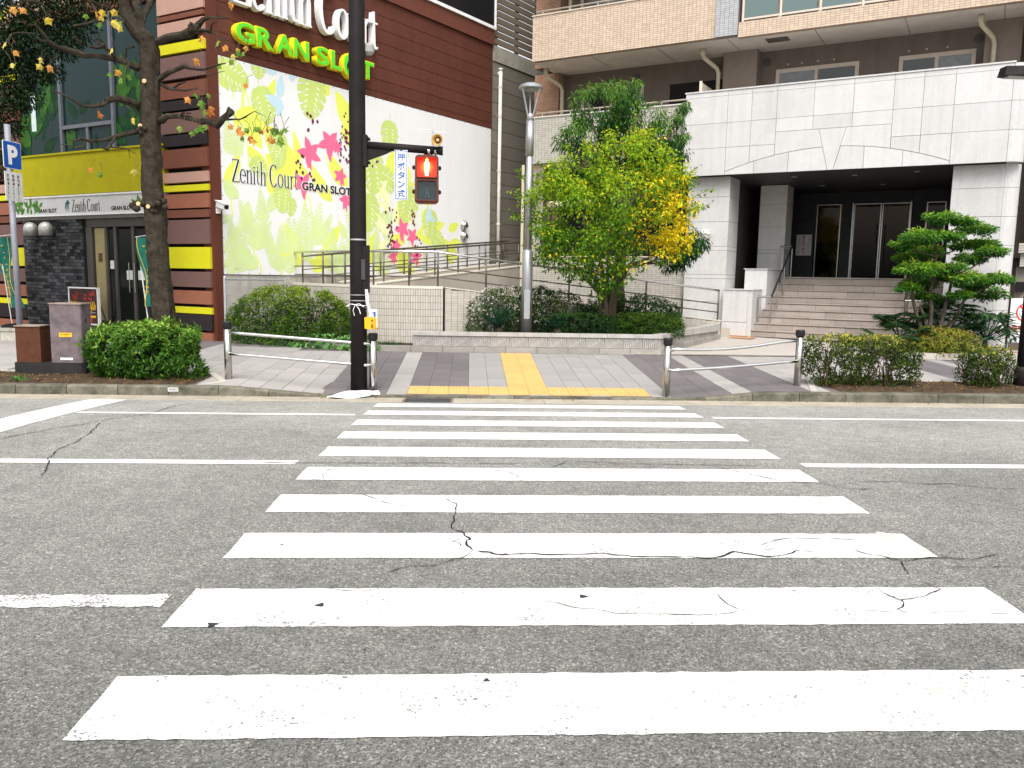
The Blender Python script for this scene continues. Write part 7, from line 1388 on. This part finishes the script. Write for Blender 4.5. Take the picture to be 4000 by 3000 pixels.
for i, br in enumerate(TRB):
    pts = [(p[0], p[1], max(p[2], -.1), p[3]*(.97 if i < 2 else .82)) for p in br]; q = rough(pts, i) if i > 1 else None
    if i < 2:
        q = []
        for a, b_ in zip(pts[:-1], pts[1:]):
            k = max(1, int((Vector(b_[:3])-Vector(a[:3])).length/.07)); q += [tuple(a[c]+(b_[c]-a[c])*j/k for c in range(4)) for j in range(k)]
        q.append(pts[-1])
    bark_tube('trunk' if i == 0 else 'branch', q, 22 if i < 2 else 9, .07 if i < 2 else .16, i)
sm = random.Random(2)
for (x, z, s_) in ((-5.02, 2.62, .11), (-5.24, 2.66, .12), (-4.88, 2.67, .10), (-5.13, 3.75, .07)):
    for k in range(5): c = Vector((x+sm.uniform(-.07, .07), 13.40+sm.uniform(-.05, .03), z+sm.uniform(-.08, .08)))-oo; MB().lathe([(.01, -s_*.45), (s_*.45, -.02), (s_*.45, .03), (.01, s_*.45)], 8, c).build('burr', BPL, ptr, smooth=True)
for (x, y, z) in ((-5.05, 13.385, 4.52), (-5.14, 13.385, 3.85), (-5.05, 13.34, 2.62), (-5.2, 13.34, 2.66)): MB().lathe([(.035, 0), (.03, .012)], 10, Vector((x, y, z))-oo, 'y').build('cut_scar', CUT, ptr)
star = []
for k, ll in enumerate((1.0, .86, .55, .55, .86)):
    a = rad(90+(0, 62, 128, 232, 298)[k]); star += [(math.cos(a-.42)*.44*(ll+.25), math.sin(a-.42)*.44*(ll+.25)), (math.cos(a-.20)*.72*ll, math.sin(a-.20)*.72*ll), (math.cos(a-.12)*.66*ll, math.sin(a-.12)*.66*ll), (math.cos(a)*ll, math.sin(a)*ll), (math.cos(a+.12)*.66*ll, math.sin(a+.12)*.66*ll), (math.cos(a+.20)*.72*ll, math.sin(a+.20)*.72*ll)]
star.sort(key=lambda p: math.atan2(p[1], p[0]))
star = [(x, y+.3) for x, y in star]
PLC = [leaf_mat('plane_leaf_green', ((.10,.22,.03), (.22,.34,.06))), leaf_mat('plane_leaf_yellow', ((.62,.46,.06), (.66,.55,.14))), leaf_mat('plane_leaf_orange', ((.58,.20,.05), (.70,.38,.09)))]
LMESH = []
for c in range(3):
    for v in range(3):
        me = MB().add([(x*.10, y*.10, .02*math.sin(6*x+v)*abs(x)+random.uniform(-.006, .006)) for x, y in star]+[(0, .3*.10, .012)], [(len(star), i, (i+1) % len(star)) for i in range(len(star))]).mesh('plane_leaf'); me.materials.append(PLC[c]); rnd_attr(me, [v/2]*len(star)); LMESH.append(me)
for (x, y, z, c) in DATA['LVS']:
    o = bpy.data.objects.new('leaf', LMESH[int(c)*3+sm.randrange(3)]); COL.objects.link(o); o.parent = ptr; o.location = Vector((x, y, z))-oo; o.rotation_euler = (rad(sm.uniform(60, 125)), rad(sm.uniform(-40, 40)), rad(sm.uniform(-50, 50))); s_ = sm.uniform(.7, 1.1); o.scale = (s_, s_*1.0, s_)
    o.rotation_euler.rotate_axis('Z', rad(180+sm.uniform(-40, 40)))
    e = o.location.copy(); MB().tube([e, e+Vector((sm.uniform(-.05, .05), .03, .09)), e+Vector((sm.uniform(-.12, .12), .08, sm.uniform(.14, .26)))], [.003, .003, .005], 4, False).build('twig', TWIG, ptr)
# dark evergreen reaching in at the upper left
ev = empty('evergreen_tree', (-11.6, 17.0, .09), 0, 'dark evergreen tree reaching in at the upper left corner', 'tree'); eo = np.array((-11.6, 17.0, .09)); mm = MB()
limb(mm, (0, 0, 0), (.1, 0, 4.6), .22, .15, 7, .05, 1); mm.build('trunk', BARKG, ev, smooth=True)
CL = [(-6.6,16.0,6.75,.5),(-7.0,15.9,6.45,.55),(-7.35,16.1,6.05,.5),(-7.8,15.9,6.4,.7),(-7.45,16.0,5.7,.38),(-7.95,15.9,5.75,.6),(-7.85,16.1,5.25,.34),(-8.3,16.0,5.2,.5),(-8.55,15.9,4.75,.5),(-8.65,16.1,4.3,.4),(-8.8,16.0,3.9,.3),(-8.75,15.9,3.45,.28),(-8.2,16.0,4.75,.35),(-7.0,16.0,6.9,.6),(-6.3,16.1,6.95,.4),(-8.35,15.9,5.6,.6),(-7.6,15.9,6.9,.7),(-8.6,15.9,6.3,.9),(-9.0,16.0,5.5,.8),(-9.3,15.9,4.7,.75),(-7.3,16.2,7.2,.8),(-8.2,16.0,7.2,.9),(-9.4,16.0,6.9,1.1),(-10.0,16.3,5.9,1.1),(-10.5,16.5,7.2,1.3),(-9.2,16.8,8.0,1.2),(-7.6,16.6,8.0,.9),(-11.5,17,7.8,1.6),(-12.5,17,6.6,1.6),(-11.2,17.8,6.2,1.4),(-11.6,16.6,9,1.5)]
Ps, Ds, Ns, Rs = [], [], [], []; mb_ = MB()
for i, (x, y, z, r_) in enumerate(CL):
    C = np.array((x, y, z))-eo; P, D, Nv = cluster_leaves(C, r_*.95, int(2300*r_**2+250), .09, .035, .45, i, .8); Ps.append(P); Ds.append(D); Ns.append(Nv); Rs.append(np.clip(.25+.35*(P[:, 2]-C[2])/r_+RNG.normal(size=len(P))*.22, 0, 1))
    mb2 = MB(); limb(mb2, (.1, 0, 4.4), tuple(C*.92+np.array((0, 0, -.1))), .07, .012, 6, .18, i+40); mb2.build('branch', BARKG, ev, smooth=True)
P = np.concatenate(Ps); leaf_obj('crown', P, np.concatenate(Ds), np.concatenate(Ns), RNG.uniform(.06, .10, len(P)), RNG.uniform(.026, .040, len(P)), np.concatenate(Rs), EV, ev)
# leafy tree turning yellow in the planter
from_poly = np.array(DATA['CTREE']); from_poly = from_poly.mean(0)+(from_poly-from_poly.mean(0))*np.array((.92, .95))
def inside(x, z):
    n = len(from_poly); c = False; j = n-1
    for i in range(n):
        xi, zi = from_poly[i]; xj, zj_ = from_poly[j]
        if (zi > z) != (zj_ > z) and x < (xj-xi)*(z-zi)/(zj_-zi)+xi: c = not c
        j = i
    return c
ct = empty('yellowing_tree', (2.95, 17.55, .42), 0, 'multi stemmed green tree turning yellow on its right side', 'tree'); co = np.array((2.95, 17.55, .42)); sm = random.Random(9)
stems = [((-.10,-.02,0),(-.18,0,.9),(-.75,.1,1.45),(-1.35,.1,1.75)), ((-.05,0,0),(-.12,.05,.8),(-.35,.2,1.5),(-.55,.3,2.6)), ((0,0,0),(-.02,.05,.9),(.0,.1,1.7),(.05,.1,3.0)), ((.06,0,0),(.10,0,.8),(.18,.0,1.5),(.15,-.1,2.6)), ((.10,.02,0),(.18,.06,.9),(.45,.1,1.5),(1.0,.2,2.2)), ((.02,-.05,0),(.05,-.1,1.0),(.25,-.3,1.9),(.6,-.5,2.7)), ((-.02,-.05,0),(-.1,-.15,1.0),(-.3,-.4,1.9),(-.7,-.6,2.6))]
for s_ in stems:
    pts = [Vector(p) for p in s_]; fine = []
    for i in range(3):
        for k in range(5): fine.append(pts[i].lerp(pts[i+1], k/5)+Vector((sm.uniform(-.015, .015), sm.uniform(-.015, .015), 0)))
    fine.append(pts[-1]); MB().tube(fine, [.062-.048*i/15 for i in range(16)], 8).build('stem', BARKG if sm.random() < .6 else BARK, ct, smooth=True)
cx, cz = from_poly.mean(0); hw = (from_poly[:, 0].max()-from_poly[:, 0].min())/2; hh = (from_poly[:, 1].max()-from_poly[:, 1].min())/2
Ps, Ds, Ns, Rs = [], [], [], []; cnt = 0; tries = 0
while cnt < 225 and tries < 4000:
    tries += 1; x = sm.uniform(cx-hw, cx+hw); z = sm.uniform(cz-hh, cz+hh)
    if not inside(x, z): continue
    q = min(1, ((x-cx)/hw)**2+((z-cz)/hh)**2); dep = 1.35*math.sqrt(1-q)+.15; y = 17.6+sm.choice((-1, -1, 1))*dep*sm.uniform(.45, 1)
    C = np.array((x, y, z))-co; r_ = sm.uniform(.16, .34); nl = int(100*(r_/.3)**1.5); P, D, Nv = cluster_leaves(C, r_, nl, .07, .04, .55, cnt, .75); cnt += 1
    up_ = np.clip((P[:, 2]+co[2]-1.6)/2.6, 0, 1); X_ = P[:, 0]+co[0]; Z_ = P[:, 2]+co[2]
    yel = np.clip((X_-2.95)/.9, 0, 1)*np.clip(1.15-np.abs(Z_-2.7)/1.25, 0, 1)*(1 if y < 17.9 else .45)+.06
    hue = np.where(RNG.random(nl) < yel*(.95 if sm.random() < .7 else .25), .72+.2*RNG.random(nl), .20+.30*up_+.10*sm.uniform(-1, 1))
    Ps.append(P); Ds.append(D); Ns.append(Nv); Rs.append(np.clip(hue+RNG.normal(size=nl)*.07+.08*(P[:, 2]-C[2])/r_, .02, 1))
# thin sprays standing out of the outline
for i in range(46):
    j = sm.randrange(len(from_poly)); e = from_poly[j]+(from_poly[(j+1) % len(from_poly)]-from_poly[j])*sm.random(); b_ = np.array((e[0], 17.55+sm.uniform(-.7, .5), e[1]))-co; dv = nrm(np.array((e[0]-cx, sm.uniform(-.3, .3), (e[1]-cz)*.8+.5)))
    l = sm.uniform(.2, .5); MB().tube([tuple(b_-dv*.25), tuple(b_+dv*l)], [.007, .002], 4, False).build('twig', TWIG, ct); n = 16; tt = RNG.random(n); P = b_+dv*(tt*l)[:, None]+RNG.normal(size=(n, 3))*.02
    Ps.append(P); Ds.append(nrm(RNG.normal(size=(n, 3))*.7+dv*.4+np.array((0, 0, -.5)))); Ns.append(nrm(RNG.normal(size=(n, 3))+np.array((0, 0, 1.)))); Rs.append(np.clip(.36+RNG.normal(size=n)*.1, 0, 1))
P = np.concatenate(Ps); leaf_obj('crown', P, np.concatenate(Ds), np.concatenate(Ns), RNG.uniform(.055, .10, len(P)), RNG.uniform(.036, .058, len(P)), np.concatenate(Rs), CT, ct)
# taller tree with long hanging leaves behind it
bt = empty('long_leaf_tree', (3.35, 18.35, .42), 0, 'taller dark green tree with long hanging leaves behind the yellowing tree', 'tree'); bo = np.array((3.35, 18.35, .42)); mm = MB(); limb(mm, (0, 0, 0), (.05, .0, 3.0), .10, .07, 8, .03, 5); mm.build('trunk', BARKG, bt, smooth=True)
Ps, Ds, Ns, Rs = [], [], [], []
for i, (x, y, z, r_) in enumerate(DATA['BTREE']):
    C = np.array((x, y, z))-bo; mm = MB(); limb(mm, (.04, 0, min(2.6, max(1.4, C[2]-1.4))), tuple(C), .04, .008, 6, .10, i+70); mm.build('branch', BARKG, bt, smooth=True)
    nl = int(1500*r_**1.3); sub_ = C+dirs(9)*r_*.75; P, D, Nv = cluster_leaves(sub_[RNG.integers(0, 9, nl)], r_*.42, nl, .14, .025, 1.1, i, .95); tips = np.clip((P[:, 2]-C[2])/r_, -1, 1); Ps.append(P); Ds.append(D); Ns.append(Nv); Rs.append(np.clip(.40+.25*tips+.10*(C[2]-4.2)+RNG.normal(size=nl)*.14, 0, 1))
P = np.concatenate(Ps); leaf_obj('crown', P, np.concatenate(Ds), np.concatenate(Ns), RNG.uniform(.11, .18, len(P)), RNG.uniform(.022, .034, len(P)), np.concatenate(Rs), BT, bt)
# cloud-pruned tree by the entrance
cp = empty('pruned_tree', (9.85, 16.92, .14), 0, 'cloud pruned tree with layered leaf pads beside the entrance steps', 'tree'); cpo = np.array((9.85, 16.92, .14)); tops = [(-.55, .0, 1.35), (-.12, .05, 2.4), (.28, .0, 1.6), (.62, .0, 1.2), (-.3, .1, 1.0)]; sm = random.Random(12); stp = []
for i, t_ in enumerate(tops): mm = MB(); stp.append(limb(mm, ((i-2)*.07, 0, -.05), t_, .055, .028, 7, .035, i)); mm.build('stem', BARKG, cp, smooth=True)
allp = [p for s_ in stp for p in s_[3:]]; Ps, Ds, Ns, Rs = [], [], [], []
for i, (x, y, z, w_) in enumerate(DATA['PADS']):
    C = np.array((x, y, z))-cpo; a = min(allp, key=lambda p: (p-Vector(C)).length+(.6 if p.z > C[2] else 0)); mm = MB(); limb(mm, a, tuple(C-np.array((0, 0, .05))), .024, .008, 4, .03, i+5); mm.build('branch', BARKG, cp, smooth=True)
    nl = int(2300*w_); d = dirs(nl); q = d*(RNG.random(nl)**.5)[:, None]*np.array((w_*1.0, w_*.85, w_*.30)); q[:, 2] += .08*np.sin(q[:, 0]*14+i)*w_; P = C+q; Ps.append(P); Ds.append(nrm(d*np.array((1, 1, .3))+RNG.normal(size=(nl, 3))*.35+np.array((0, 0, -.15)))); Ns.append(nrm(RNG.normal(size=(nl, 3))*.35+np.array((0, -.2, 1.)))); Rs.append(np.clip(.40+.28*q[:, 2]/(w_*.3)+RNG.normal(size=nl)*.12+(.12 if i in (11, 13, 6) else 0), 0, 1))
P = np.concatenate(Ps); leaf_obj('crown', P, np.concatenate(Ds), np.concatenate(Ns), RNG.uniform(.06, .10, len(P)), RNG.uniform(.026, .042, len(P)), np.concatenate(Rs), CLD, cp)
# fallen leaves and litter in the strips and along the gutter
n = 700; X = np.concatenate([RNG.uniform(-7.4, -4.2, 260), RNG.uniform(5.7, 9.2, 300), RNG.uniform(-7, 9, 140)]); Y = np.concatenate([RNG.uniform(12.4, 13.3, 560), 12.02+RNG.random(140)*.16]); Z = np.array([zwalk(x, y)+.045 if y > 12.3 else -.178 for x, y in zip(X, Y)])
fl = leaf_obj('fallen_leaves', np.stack([X, Y, Z], 1), nrm(RNG.normal(size=(n, 3))*np.array((1, 1, .15))), nrm(RNG.normal(size=(n, 3))*.25+np.array((0, 0, 1.))), RNG.uniform(.02, .055, n), RNG.uniform(.015, .035, n), RNG.random(n), leaf_mat('dry_leaf', ((.12,.06,.025), (.25,.13,.04), (.42,.24,.07), (.30,.28,.06))), None); tag(fl, 'dry fallen leaves in the planting strips and gutter', 'leaf litter', kind='stuff')
n = 26; wd_ = leaf_obj('weed', np.tile((-6.72, 12.48, -.03), (n, 1))+RNG.normal(size=(n, 3))*np.array((.05, .02, .0)), nrm(RNG.normal(size=(n, 3))+np.array((0, 0, .8))), dirs(n), .10, .028, RNG.random(n)*.6+.3, IV, None); tag(wd_, 'small green weed in front of the dark cabinet plinth', 'weed')
